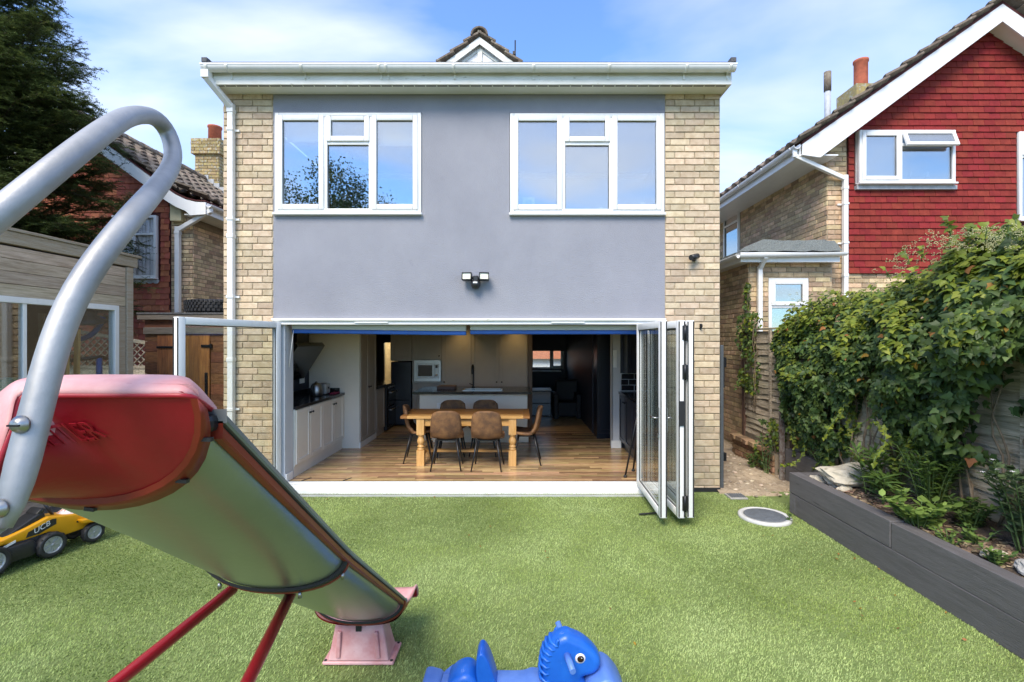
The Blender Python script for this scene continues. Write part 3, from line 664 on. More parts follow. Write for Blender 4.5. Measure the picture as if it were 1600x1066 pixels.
# roller-blind cassettes behind the door head
def cassette(x0, x1, sag, lab):
    t = thing('blind_cassette', lab, 'blind', ((x0+x1)/2, YF+.14, 1.93), group='roller blinds above the folding doors')
    M = Matrix.Translation(((x0+x1)/2, YF+.14, 1.965)) @ Matrix.Rotation(sag, 4, 'Y'); L_ = (x1-x0)/2
    b = MB(); b.box(-L_, L_, -.045, .045, -.012, .075); b.v = [tuple(M @ Vector(v)) for v in b.v]; b.build('cassette', m_beigecas, t, .008, 2)
    b = MB(); b.box(-L_, L_, -.04, .04, -.062, -.0125); b.v = [tuple(M @ Vector(v)) for v in b.v]; b.build('bottom_rail', m_blueprot, t, .01, 2)
cassette(-2.80, -.66, .012, 'left roller blind above the dining table with blue film, sagging to the right')
cassette(-.61, 1.46, .0, 'right roller blind above the walkway with blue film on its rail')
b = MB(); b.tube([(-2.78, YF+.10, 1.95), (-2.83, YF+.09, 1.5)], .004, 5); tag(b.build('blind_chain', m_upvc), 'thin white pull chain hanging from the left roller blind', 'blind chain')
# on the facade
t = thing('security_light', 'black twin head security light on the grey rendered wall', 'light', at(744, 440, YF))
c = at(744, 440, YF)
b = MB(); b.box(c.x-.04, c.x+.04, YF-.03, YF-.001, c.z-.05, c.z+.06); b.tube([(c.x-.09, YF-.06, c.z+.035), (c.x+.09, YF-.06, c.z+.035)], .016, 8); b.box(c.x-.03, c.x+.03, YF-.08, YF-.03, c.z+.0, c.z+.06); b.build('bracket', m_blk, t, .006)
for s in (-1, 1):
    hx = c.x+s*.10; Mh = Matrix.Translation((hx, YF-.085, c.z+.045)) @ Matrix.Rotation(s*.12, 4, 'Z') @ Matrix.Rotation(-.15, 4, 'X')
    b = MB(); frame_bars(b, -.058, .058, -.045, .045, -.045, .03, .008); b.box(-.05, .05, .0, .03, -.037, .037); b.v = [tuple(Mh @ Vector(v)) for v in b.v]; hd = b.build('lamp_head', m_blk, t, .002)
    b = MB(); b.box(-.049, .049, -.03, -.001, -.036, .036); b.v = [tuple(Mh @ Vector(v)) for v in b.v]; b.build('lens', pmat('lamp_reflector', (.75, .74, .6), .25), hd)
b = MB(); b.lathe([(0, -.075), (.04, -.062), (.056, -.03), (.058, 0), (.05, .03), (0, .035)], (c.x, YF-.075, c.z-.03), 14); b.build('sensor', m_blk, t)
b = MB(); b.box(c.x-.025, c.x+.025, YF-.133, YF-.125, c.z-.035, c.z-.018); b.build('sensor_window', m_upvc, t)
c = at(1081, 404, YF)
t = thing('security_camera', 'small black camera fixed to the right hand brick pier', 'camera', c)
b = MB(); b.lathe([(.03, 0), (.03, .012), (.012, .02), (.012, .05)], (c.x+.02, YF-.008, c.z-.01), 12, M=Matrix.Rotation(R(90), 3, 'X')); b.build('mount', m_blk, t)
b = MB(); b.tube([(c.x+.05, YF-.05, c.z+.02), (c.x-.05, YF-.11, c.z-.01)], .034, 12); b.build('body', m_blk, t)
c = at(1094, 510, YF)
b = MB(); b.box(c.x-.012, c.x+.012, YF-.03, YF-.005, c.z-.03, c.z+.03); b.tube([(c.x, YF-.03, c.z-.01), (c.x, YF-.06, c.z-.01), (c.x, YF-.065, c.z+.02)], .006, 6)
tag(b.build('wall_hook', m_blkm), 'small dark metal hook on the right brick pier beside the door stack', 'hook')
# things on the upstairs sill
c = at(826, 318, 5.95)
t = thing('picture_frame', 'white picture frame standing behind the right upstairs window', 'picture frame', (c.x, 5.95, 3.41))
b = MB(); frame_bars(b, c.x-.075, c.x+.075, 3.41, 3.60, 5.94, 5.955, .035); b.build('frame', m_white, t); MB().box(c.x-.045, c.x+.045, 5.948, 5.954, 3.44, 3.57).build('picture', m_greywall, t)
for i, px_ in enumerate((938, 990, 1004)):
    c = at(px_, 318, 5.95); b = MB(); hgt = (.07, .09, .13)[i]
    b.lathe([(.03, 0), (.045, hgt*.3), (.03, hgt*.75), (.035, hgt), (0, hgt)], (c.x, 5.95, 3.40), 10)
    tag(b.build('ornament', m_white), ('small white ornament behind the centre pane of the right upstairs window', 'low white ornament behind the right pane of the right upstairs window', 'tallest white ornament at the right upstairs window corner')[i], 'ornament', 'ornaments on the upstairs sill')
# ================================================================== KITCHEN AND DINING
def shaker(parent, F, x0, x1, z0, z1, mat, knob=None, rail=.055):
    """a shaker door on the plane frame F (local x along, y into the cabinet)"""
    b = MB(); frame_bars(b, x0, x1, z0, z1, -.02, -.001, rail); b.box(x0+rail-.002, x1-rail+.002, -.010, -.002, z0+rail-.002, z1-rail+.002)
    b.v = [tuple(F @ Vector(v)) for v in b.v]; d = b.build('door', mat, parent, .002)
    if knob:
        k = MB(); k.lathe([(.008, 0), (.008, .012), (.016, .02), (.012, .03), (0, .032)], (0, 0, 0), 10, M=Matrix.Rotation(R(90), 3, 'X'))
        k.v = [tuple(F @ (Vector(v)+Vector((knob[0], -.02, knob[1])))) for v in k.v]; k.build('knob', m_blkm, d)
    return d
# left run of base units
t = thing('base_cabinet', 'cream shaker base units with black worktop along the left kitchen wall', 'cabinet', (-3.1, 6.8, .1))
X = -2.83
MB().box(-3.38, X, 6.04, 7.68, .24, .955).build('carcass', m_cream, t); MB().box(-3.38, X-.012, 6.04, 7.68, .1, .2395).build('plinth', m_cream, t)
F = frame((X, 6.05, 0), (0, 1, 0)); F = Matrix(((0, -1, 0, X), (1, 0, 0, 6.05), (0, 0, 1, 0), (0, 0, 0, 1)))
for i, (kx) in enumerate((.36, .44, 1.17, 1.25)):
    shaker(t, F, i*.405+.004, i*.405+.401, .26, .945, m_cream, (kx, .87))
MB().box(-3.38, X+.03, 6.04, 7.69, .956, .996).box(-3.38, -3.36, 6.04, 7.69, .996, 1.07).box(-3.359, X-.05, 7.665, 7.69, .996, 1.07).build('worktop', m_granite, t, .003)
# cooker hood and hob
t = thing('cooker_hood', 'dark angled glass cooker hood above the left worktop', 'cooker hood', (-3.2, 6.8, 1.5))
MB().prism([(-3.38, 1.25), (-3.30, 1.25), (-2.98, 1.75), (-3.02, 1.80), (-3.38, 1.80)], lambda a, b_, d: Vector((a, d, b_)), 6.45, 7.35).build('hood_glass', m_darkscreen, t, .005)
MB().box(-3.38, -3.12, 6.72, 7.08, 1.8, 2.35).build('flue', m_blkm, t)
t = thing('kettle', 'silver kettle on the black worktop at the left', 'kettle', (-3.1, 7.22, .996))
MB().lathe([(.075, 0), (.085, .01), (.09, .08), (.075, .16), (.05, .19), (.02, .2), (.02, .215), (0, .22)], (-3.05, 7.2, .996), 16).build('body', m_steel, t)
MB().tube(curve_pts([(-3.05, 7.12, 1.17), (-3.05, 7.06, 1.17), (-3.05, 7.04, 1.1), (-3.05, 7.08, 1.03)], 5), .012, 6).build('handle', m_blk, t); MB().bar((-3.05, 7.27, 1.12), (-3.05, 7.33, 1.17), .03, .02).build('spout', m_steel, t)
t = thing('toaster', 'small silver toaster beside the kettle', 'toaster', (-3.05, 7.45, .996))
MB().box(-3.14, -2.98, 7.38, 7.56, 1.0, 1.16).build('body', m_silver, t, .02, 3); MB().box(-2.979, -2.965, 7.46, 7.48, 1.08, 1.11).build('lever', m_blk, t); MB().box(-3.10, -3.02, 7.41, 7.53, 1.158, 1.163).build('slot', m_blk, t)
b = MB(); b.box(-2.96, -2.86, 7.45, 7.64, .997, 1.012); tag(b.build('tea_towel', pmat('crimson_cloth', (.30, .02, .07), .9), None, .004), 'crimson folded cloth lying by the toaster', 'cloth')
b = MB(); b.box(-3.358, -3.35, 7.32, 7.48, 1.17, 1.26); b.box(-3.3495, -3.345, 7.34, 7.38, 1.19, 1.23); b.box(-3.3495, -3.345, 7.42, 7.46, 1.19, 1.23); tag(b.build('wall_socket', m_white, None, .002), 'white double socket on the navy wall above the kettle', 'socket')
# tall larder block
t = thing('larder_unit', 'tall cream larder block standing at the end of the left worktop', 'cabinet', (-3, 8.1, .1))
MB().box(-3.38, -2.57, 7.70, 8.55, .1, 2.34).build('carcass', m_cream, t)
F = Matrix(((0, -1, 0, -2.57), (1, 0, 0, 7.71), (0, 0, 1, 0), (0, 0, 0, 1)))
shaker(t, F, .005, .415, .2, 2.3, m_taupe, (.37, 1.05)); shaker(t, F, .42, .83, .2, 2.3, m_taupe, (.46, 1.05))
MB().box(-2.568, -2.552, 7.69, 8.55, .1, .19).build('plinth', m_white, t)
t = thing('base_cabinet', 'low taupe unit with black top between larder and range cooker', 'cabinet', (-2.9, 8.85, .1))
MB().box(-3.38, -2.57, 8.57, 9.08, .1, .955).build('carcass', m_taupe, t); MB().box(-3.38, -2.54, 8.56, 9.09, .956, .996).build('worktop', m_granite, t); shaker(t, F, .87, 1.36, .2, .94, m_taupe)
t = thing('range_cooker', 'black range cooker with two steel door handles', 'cooker', (-2.9, 9.5, .1))
MB().box(-3.38, -2.52, 9.11, 10.0, .12, .98).build('body', m_blk, t, .006); MB().box(-3.38, -2.50, 9.11, 10.0, .981, 1.0).build('hob', m_granite, t)
for z0, z1 in ((.18, .55), (.58, .88)):
    d = MB().box(-2.519, -2.495, 9.14, 9.97, z0, z1).build('oven_door', m_darkscreen, t, .004); MB().tube([(-2.465, 9.2, z1-.05), (-2.465, 9.9, z1-.05)], .011, 8).box(-2.497, -2.46, 9.22, 9.24, z1-.06, z1-.04).box(-2.497, -2.46, 9.86, 9.88, z1-.06, z1-.04).build('handle', m_steel, d)
k = MB()
for i in range(6): k.lathe([(.02, 0), (.02, .02), (.0, .022)], (-2.52, 9.2+i*.13, .93), 8, M=Matrix.Rotation(R(90), 3, 'Y'))
k.build('control_knob', m_steel, t)
t = thing('fridge_freezer', 'dark navy fridge freezer left of the taupe tall cabinets', 'fridge', (-2.35, 10, .1))
MB().box(-2.60, -2.18, 9.7, 10.3, .12, 1.40).build('body', m_navyc, t, .01); MB().box(-2.595, -2.185, 9.67, 9.699, .14, .62).build('door', m_navyc, t, .006); MB().box(-2.595, -2.185, 9.67, 9.699, .64, 1.395).build('door', m_navyc, t, .006)
t = thing('tall_cabinet', 'bank of taupe floor to ceiling cabinets behind the island', 'cabinet', (-1, 9.9, .1))
MB().box(-2.15, .165, 9.62, 10.3, .1, 2.34).build('carcass', m_taupe, t); MB().box(-2.6, -2.155, 9.66, 10.3, 1.42, 2.34).build('carcass', m_taupe, t)
F = Matrix(((1, 0, 0, 0), (0, 1, 0, 9.62), (0, 0, 1, 0), (0, 0, 0, 1)))
xs = [-2.14, -1.56, -.97, -.41, .16]
for i in range(4):
    for z0, z1, kz in ((.2, .97, .9), (1.45, 2.33, 1.52)) if i == 0 else ((.2, .82, .75), (.83, 2.33, 1.0)):
        kx = xs[i+1]-.05 if i % 2 == 0 else xs[i]+.05
        shaker(t, F, xs[i]+.003, xs[i+1]-.003, z0, z1, m_taupe, (kx, kz), .07)
F2 = Matrix(((1, 0, 0, 0), (0, 1, 0, 9.66), (0, 0, 1, 0), (0, 0, 0, 1))); shaker(t, F2, -2.59, -2.17, 1.44, 2.33, m_taupe, None, .07)
MB().box(.167, .25, 9.5, 9.555, .1, 2.34).build('end_panel', pmat('brown_end_panel', (.12, .08, .055), .5), t)
t = thing('microwave', 'built-in steel microwave in the taupe cabinets', 'microwave', (-1.85, 9.6, 1.02))
MB().box(-2.11, -1.57, 9.575, 9.597, 1.01, 1.44).build('trim', m_steel, t, .004)
MB().box(-2.05, -1.70, 9.555, 9.5745, 1.08, 1.37).build('door', m_silver, t, .004); MB().box(-2.02, -1.74, 9.545, 9.5545, 1.12, 1.34).build('window', m_darkscreen, t)
MB().box(-1.69, -1.62, 9.555, 9.5745, 1.08, 1.37).build('control_panel', m_silver, t, .003); MB().box(-1.68, -1.63, 9.548, 9.5545, 1.28, 1.34).build('display', m_darkscreen, t)
MB().lathe([(.024, 0), (.022, .022), (0, .024)], (-1.655, 9.555, 1.14), 12, M=Matrix.Rotation(R(90), 3, 'X')).build('dial', m_steel, t)
for i, px_ in enumerate((720, 806)):
    c = at(px_, 528, 9.35)
    t = thing('downlight', ('lit warm downlight in the ceiling right of the microwave', 'lit warm downlight over the rightmost tall cabinet')[i], 'light', (c.x, 9.40, 2.345), group='warm ceiling downlights over the tall cabinets')
    MB().lathe([(.045, -.006), (.06, -.004), (.062, 0)], (c.x, 9.40, 2.349), 16).build('bezel', m_steel, t); MB().lathe([(0, -.004), (.042, -.003)], (c.x, 9.40, 2.349), 16).build('lens', m_lamp, t)
    sp = bpy.data.lights.new('downlight_lamp', 'SPOT'); so = bpy.data.objects.new('downlight_lamp', sp); COL.objects.link(so); so.location = (c.x, 9.40, 2.335); so.rotation_euler = (R(-6), 0, 0); sp.energy = 8; sp.color = (1, .66, .25); sp.spot_size = R(95); sp.spot_blend = .8; sp.shadow_soft_size = .04
# island
t = thing('kitchen_island', 'kitchen island with white front and dark overhanging worktop', 'island', (-.78, 8.5, .1))
MB().box(-1.70, .13, 8.16, 8.95, .1, .925).build('body', m_cream, t); MB().box(-1.80, .20, 8.02, 9.0, .926, .966).build('worktop', m_granite, t, .004)
MB().box(-1.72, .15, 8.145, 8.16, .1, .2).build('plinth', m_cream, t, .003)
c = at(690, 634, 8.15); b = MB(); b.box(c.x-.08, c.x+.08, 8.148, 8.158, c.z-.045, c.z+.045); b.box(c.x-.055, c.x-.01, 8.143, 8.1475, c.z-.03, c.z+.03); b.box(c.x+.01, c.x+.055, 8.143, 8.1475, c.z-.03, c.z+.03); b.build('socket', m_white, t)
t = thing('kitchen_tap', 'tall matt black tap on the island', 'tap', (-.83, 8.6, .966))
MB().tube(curve_pts([(-.83, 8.6, .966), (-.83, 8.6, 1.3), (-.83, 8.56, 1.38), (-.83, 8.46, 1.39), (-.83, 8.42, 1.32), (-.83, 8.42, 1.24)], 6), .016, 8).lathe([(.03, 0), (.03, .03), (.017, .05)], (-.83, 8.6, .966), 12).build('spout', m_blkm, t); MB().tube([(-.83, 8.6, 1.03), (-.90, 8.58, 1.06)], .009, 6).build('lever', m_blkm, t)
b = MB(); frame_bars(b, -.72, -.25, 8.3, 8.34, .967, .975, .004); b.v = []; b.f = []; b.m = []; b.sm = []
t = thing('sink', 'steel sink set in the island worktop', 'sink', (-.6, 8.6, .96))
b = MB(); b.box(-.98, -.3, 8.25, 8.27, .967, .975); b.box(-.98, -.3, 8.5, 8.52, .967, .975); b.box(-.98, -.96, 8.27, 8.5, .967, .975); b.box(-.32, -.3, 8.27, 8.5, .967, .975); b.build('rim', m_steel, t); MB().box(-.96, -.32, 8.27, 8.5, .967, .969).build('bowl', m_darkscreen, t)
b = MB(); b.box(-1.46, -1.14, 8.45, 8.7, .966, 1.02); tag(b.build('chopping_board', pmat('brown_box', (.11, .06, .05), .6), None, .004), 'flat brown box on the island worktop left of the tap', 'box')
# dining table
TX0, TX1, TY0, TY1, TZ = -1.637, .14, 6.58, 7.30, .79
t = thing('dining_table', 'long pine farmhouse table with turned legs', 'table', ((TX0+TX1)/2, 6.95, .1))
top = MB(); nb = 5; wd = (TY1-TY0)/nb
for i in range(nb): MB().box(TX0+.09, TX1-.09, TY0+i*wd+.0007, TY0+(i+1)*wd-.0007, TZ-.038, TZ).build('top_plank', m_pinetop if i else m_pine, t, .003)
for x0, x1 in ((TX0, TX0+.089), (TX1-.089, TX1)): MB().box(x0, x1, TY0, TY1, TZ-.038, TZ+.0005).build('breadboard_end', m_pinetop, t, .004)
for x in (TX0+.27, TX1-.24):
    for y in (TY0+.07, TY1-.09):
        h = TZ-.04-.1; l = MB(); s = .052
        l.box(x-s, x+s, y-s, y+s, .1+h*.66, TZ-.039); l.box(x-s, x+s, y-s, y+s, .1, .1+h*.33)
        l.lathe([(.045, .33), (.052, .345), (.05, .36), (.035, .375), (.05, .395), (.052, .41), (.036, .43), (.034, .44), (.047, .47), (.055, .51), (.05, .55), (.035, .60), (.036, .62), (.05, .635), (.045, .65), (.048, .66)], (x, y, .1), 14, M=Matrix.Diagonal((1, 1, h)))
        l.build('leg', m_pinev, t)
ap = MB(); ap.box(TX0+.32, TX1-.29, TY0+.045, TY0+.07, TZ-.145, TZ-.04); ap.box(TX0+.32, TX1-.29, TY1-.11, TY1-.085, TZ-.145, TZ-.04); ap.build('apron', m_pine, t, .003)
MB().box(TX0+.26, TX1-.24, 6.90, 6.99, .22, .255).box(TX0+.245, TX0+.295, TY0+.12, TY1-.14, .215, .26).box(TX1-.265, TX1-.215, TY0+.12, TY1-.14, .215, .26).build('stretcher', m_pine, t, .004)
# dining chair: curved bucket shell on four splayed legs; local -y is the back side
def shell():
    prof = [(-.215, .80), (-.205, .72), (-.185, .60), (-.160, .50), (-.12, .435), (-.05, .415), (.06, .42), (.16, .435), (.21, .43), (.225, .415)]
    hw = [.150, .185, .200, .205, .205, .215, .220, .212, .195, .175]
    P = curve_pts([Vector((w_, y, z)) for (y, z), w_ in zip(prof, hw)], 3); rows = []
    for i, p in enumerate(P):
        f = i/(len(P)-1); n = 10; row = []
        for k in range(n+1):
            a = -1+2*k/n; curve = .045*(1-f)*a*a+.03*a*a*math.exp(-((f-.45)/.25)**2)
            row.append(Vector((p.x*a, p.y+curve*(1 if f < .5 else 0), p.z+(.022*a*a if f >= .35 else .0)-(.03*abs(a)**4 if i < 2 else 0))))
        rows.append(row)
    return rows
t = thing('dining_chair', 'brown suede dining chair seen from behind, left of the two on the near side', 'chair', (0, 0, 0), group='suede dining chairs round the pine table')
b = MB(); b.grid(shell()); sh = b.build('seat_shell', m_suede, t)
md = sh.modifiers.new('thickness', 'SOLIDIFY'); md.thickness = .035; md.offset = 0
st_ = MB()
for j, r_ in enumerate((1, 4, 8)): pass
rr = shell()
for i0, i1, c0, c1 in ((1, 6, 2, 8), (1, 6, 8, 2), (4, 9, 2, 8), (4, 9, 8, 2)):
    pts = []
    for q in range(7):
        f = q/6; ri = i0+(i1-i0)*f; ci = c0+(c1-c0)*f; p = rr[int(ri)][int(round(ci))]; pts.append(p+Vector((0, .019, 0)))
    st_.tube(pts, .0025, 4)
st_.build('stitching', m_suede_d, sh)
for sx in (-1, 1):
    for sy, y0, y1 in ((-1, -.10, -.20), (1, .11, .20)):
        MB().tube([(sx*.13, y0, .41), (sx*.20, y1, 0)], [.017, .009], 8).build('leg', m_blkm, t)
fr2 = MB(); frame_bars(fr2, -.14, .14, -.12, .13, .385, .40, .02); fr2.v = [(x, y, z) for x, y, z in [(v[0], v[2]-.392+0, v[1]) for v in fr2.v]]
fr2 = MB(); fr2.box(-.14, .14, -.12, .12, .388, .402); fr2.build('under_frame', m_blkm, t)
t.location = (-.985, 6.52, .1); t.rotation_euler = (0, 0, R(3))
for x, y, rz, lab in ((-.43, 6.50, -3, 'brown suede dining chair seen from behind, right of the two on the near side'), (-1.03, 7.30, 183, 'brown quilted dining chair facing the garden at the far side, left of two'), (-.54, 7.32, 177, 'brown quilted dining chair facing the garden at the far side, right of two'), (-1.45, 6.93, -84, 'brown dining chair at the left end of the pine table'), (.10, 6.82, 88, 'brown dining chair in profile at the right end of the pine table')):
    dup(t, (x, y, .1), R(rz), lab)
# beyond the island
t = thing('chest_of_drawers', 'black low chest with pale top edge beyond the kitchen', 'chest', (.45, 11.2, .1))
MB().box(.27, .72, 11.0, 11.5, .1, .68).build('body', m_blk, t); 
for z in (.12, .40): MB().box(.28, .71, 10.985, 10.999, z, z+.26).build('drawer', m_darkscreen, t, .004)
MB().box(.26, .73, 10.97, 11.5, .681, .70).build('top', m_white, t)
t = thing('armchair', 'black leather armchair in the far dark room', 'armchair', (1.05, 10.6, .1))
m_leather = pmat('black_leather', (.010, .010, .012), .65, .2, 8, .1, 60)
MB().box(.82, 1.34, 10.5, 11.1, .16, .48).build('seat', m_leather, t, .04, 3); MB().box(.82, 1.34, 11.0, 11.2, .3, .92).build('backrest', m_leather, t, .05, 3)
for x in (.74, 1.24): MB().box(x, x+.11, 10.45, 11.15, .12, .66).build('arm', m_leather, t, .03, 3)
# right-hand units and tiled nib
t = thing('base_cabinet', 'dark navy base units with black worktop along the right kitchen wall', 'cabinet', (1.9, 6.8, .1))
MB().box(1.62, 2.27, 6.06, 7.72, .22, .97).build('carcass', m_navyc, t); MB().box(1.67, 2.27, 6.06, 7.72, .1, .2195).build('plinth', m_navyc, t); MB().box(1.59, 2.27, 6.06, 7.735, .971, 1.01).build('worktop', m_granite, t)
F = Matrix(((0, 1, 0, 1.62), (-1, 0, 0, 7.71), (0, 0, 1, 0), (0, 0, 0, 1)))
for i in range(4): shaker(t, F, i*.41+.004, i*.41+.404, .24, .96, m_navyc, (.36 if i % 2 == 0 else .05, .88) and (i*.41+.36 if i % 2 == 0 else i*.41+.05, .88))
n_ = MB(); n_.box(1.50, 2.28, 7.74, 7.86, .1, 2.35); nib = n_.build('interior_wall', m_navy, house)
nm = MB(); nm.box(1.49, 1.62, 7.725, 7.739, .1, 2.2); nm.box(1.485, 1.499, 7.725, 7.875, .1, 2.2); nm.build('door_lining', m_greywall, house)
MB().box(1.47, 1.63, 7.70, 7.724, .1, .22).build('skirting_board', m_white, house, .003)
tl = []
for r_ in range(3):
    for c_ in range(4):
        x0 = 1.64+c_*.21-(r_ % 2)*.09; x1 = x0+.2; x0 = max(1.635, x0)
        if ('mt', round(x1-x0, 2)) not in _pm: _pm[('mt', round(x1-x0, 2))] = MB().box(-(x1-x0)/2, (x1-x0)/2, -.008, .004, -.042, .042).mesh('tile', pmat('black_gloss_tile', (.02, .02, .024), .12), .003)
        tl.append((Matrix.Translation(((x0+x1)/2, 7.733, 1.065+r_*.092)), _pm[('mt', round(x1-x0, 2))], .2))
MB().box(1.622, 2.27, 7.7335, 7.7395, 1.012, 1.30).build('grout', m_greywall, house)
place(house, 'tile', tl, 20)
t = thing('wall_cabinet', 'dark wall cabinet above the black tiles at the right', 'cabinet', (1.95, 7.5, 1.6)); MB().box(1.66, 2.27, 7.4, 7.73, 1.32, 2.3).build('carcass', m_navyc, t); F = Matrix(((1, 0, 0, 0), (0, 1, 0, 7.4), (0, 0, 1, 0), (0, 0, 0, 1))); shaker(t, F, 1.665, 1.96, 1.33, 2.29, m_navyc); shaker(t, F, 1.965, 2.26, 1.33, 2.29, m_navyc)
b = MB(); c = at(961, 560, 7.7); b.box(c.x-.03, c.x+.03, 7.715, 7.7235, c.z-.15, c.z+.13); tag(b.build('wall_calendar', m_white), 'narrow white calendar hanging on the pale wall end', 'calendar')
t = thing('tall_cupboard', 'glossy dark cupboard at the start of the hallway', 'cupboard', (1.55, 9.0, .1)); MB().box(1.37, 2.2, 8.5, 8.95, .1, 2.3).build('carcass', m_navyc, t); 
F = Matrix(((1, 0, 0, 0), (0, 1, 0, 8.5), (0, 0, 1, 0), (0, 0, 0, 1))); shaker(t, F, 1.375, 1.78, .2, 2.29, m_navyc, (1.74, 1.0)); MB().box(1.365, 2.2, 8.485, 8.4995, .1, .19).build('plinth', m_navyc, t)
t = thing('tripod_stand', 'black folding tripod stand half hidden behind the folded doors', 'stand', (1.55, 6.1, .1))
for i, f in enumerate(((1.33, 6.05), (1.50, 6.34), (1.56, 5.96))): 
    l = MB().tube([(f[0], f[1], .115), (1.56, 6.14, 1.15)], .012, 8).build('leg', m_blkm, t); MB().lathe([(.022, 0), (.022, .02), (.012, .035)], (f[0], f[1], .1), 10).build('foot', m_rubber, l)
MB().tube([(1.56, 6.14, 1.1), (1.56, 6.14, 1.35)], .016, 8).build('column', m_blkm, t)
# unseen lamp added to light the hall beyond the far doorway
t = thing('hall_fill_lamp', 'unseen warm fill lamp added to light the hall beyond the far doorway', 'lamp', (-2.6, 12.5, 2.3)); MB().lathe([(0, 0), (.08, .03), (.1, .1), (.06, .17), (0, .19)], (-2.6, 12.5, 2.1), 14).build('globe', m_hall, t); MB().tube([(-2.6, 12.5, 2.285), (-2.6, 12.5, 2.35)], .01, 6).build('rod', m_steel, t)
hl = bpy.data.lights.new('hall_fill_light', 'POINT'); ho = bpy.data.objects.new('hall_fill_light', hl); COL.objects.link(ho); ho.location = (-2.6, 12.5, 1.95); hl.energy = 16; hl.color = (1, .83, .5); hl.shadow_soft_size = .1  # added fill light, brightens the cream hall wall
# floor inlay lines by the threshold (two cut slots for the door bolts)
b = MB(); c0 = at(475, 742, 5.93); 
for px_ in (478, 542): 
    p = at(px_, 0, 5.95); b.bar((p.x-.03, 5.905, .1025), (p.x+.03, 6.03, .1025), .02, .003)
tag(b.build('floor_bolt_plate', m_rubber, house))
# house across the street seen through the far window
t = thing('house_opposite', 'red tiled house across the street seen through the far window', 'house', (1.5, 30, -3.2))
MB().box(-6, 9, 30, 36, -3.2, .72).build('wall', m_brick_r, t)
MB().prism([(29.6, .72), (33, 4.0), (36.4, .72)], lambda a, b_, d: Vector((d, a, b_)), -6.2, 9.2).build('roof', m_tilered_l, t)
for x in (-.2, 1.3, 2.4, 4.4): window(t, x, x+1.0, -.55, .60, 29.94, [(0, .33, 0, 1, False), (.33, .66, 0, 1, False), (.66, 1, 0, 1, False)], glass=m_darkscreen, bev=0)
MB().box(-6, 9, 29.9, 29.97, .62, .72).build('fascia', m_white, t); MB().box(-6, 9, 29.95, 29.995, -.75, .61).build('sill_band', m_white, t)
# ================================================================== RIGHT-HAND NEIGHBOUR
RY, RX = 7.8, 5.0
nh = thing('neighbour_house', 'right hand house with dark red hung tiles and white bargeboards', 'house', (7.5, RY, 0))
apx, apz, rs = 7.55, 7.12, .70          # apex of the rear gable and roof slope
XE = 10.1
w = MB(); w.prism([(RX, -.05), (XE, -.05), (XE, 5.35), (apx, apz-.05), (RX, 5.33)], lambda a, b_, d: Vector((a, d, b_)), RY+.006, 15.5); w.build('wall', m_mortar, nh)
TX = 5.32; ZT = 2.92   # tiles start right of the brick strip and stop above the ground floor
def under_roof(off): return lambda u, z: z < 0
W1 = (5.44, 6.98, 4.36, 5.20); W2 = (8.06, 9.4, 3.78, 5.2)
tl = lay_tiles((TX, RY-.022, ZT), (1, 0, 0), XE-TX, 4.3, m_tilered, holes=[(W1[0]-TX-.03, W1[1]-TX+.03, W1[2]-ZT-.05, W1[3]-ZT+.03), (W2[0]-TX-.03, W2[1]-TX+.03, W2[2]-ZT-.05, W2[3]-ZT+.03)], gauge=.104, tw=.175, test=lambda u, z: z+ZT < apz-.08-rs*abs(u+TX-apx))
MB().prism([(TX-.004, ZT), (XE, ZT), (XE, 5.2), (apx, apz-.1), (TX-.004, 5.45)], lambda a, b_, d: Vector((a, d, b_)), RY-.02, RY+.004).build('tile_backing', m_tiledark, nh)
place(nh, 'tile', tl, 300)
br = lay_bricks((RX, RY, 0), (1, 0, 0), TX-RX-.01, 5.5, m_brick_r, course=.079, test=lambda u, z: z < 5.4)
br += lay_bricks((TX, RY, 0), (1, 0, 0), 4.5, ZT, m_brick_r)
br += lay_bricks((RX, 15.4, 0), (0, -1, 0), 15.4-RY, 5.33, m_brick_r, holes=[(15.4-11.75, 15.4-10.85, 3.65, 5.0)])
place(nh, 'brick', br, 120)
MB().box(W1[0]+.0, W1[0]+.06, RY-.045, RY-.018, W1[2], W1[3]).box(W1[1]-.06, W1[1], RY-.045, RY-.018, W1[2], W1[3]).box(W1[0]+.061, W1[1]-.061, RY-.045, RY-.018, W1[2], W1[2]+.06).box(W1[0]+.061, W1[1]-.061, RY-.045, RY-.018, W1[3]-.06, W1[3]).build('window_surround', m_upvc, nh)
window(nh, *W1, RY-.108, [(0, .43, 0, 1, True), (.43, 1, 0, .72, False), (.43, 1, .72, 1, False)])
for a, b_, c_, d_ in (W1, W2): MB().box(a+.03, b_-.03, RY-.0275, RY-.0215, c_+.03, d_-.03).build('roller_blind', pmat('pale_blind', (.55, .57, .58), .8, .04), nh)
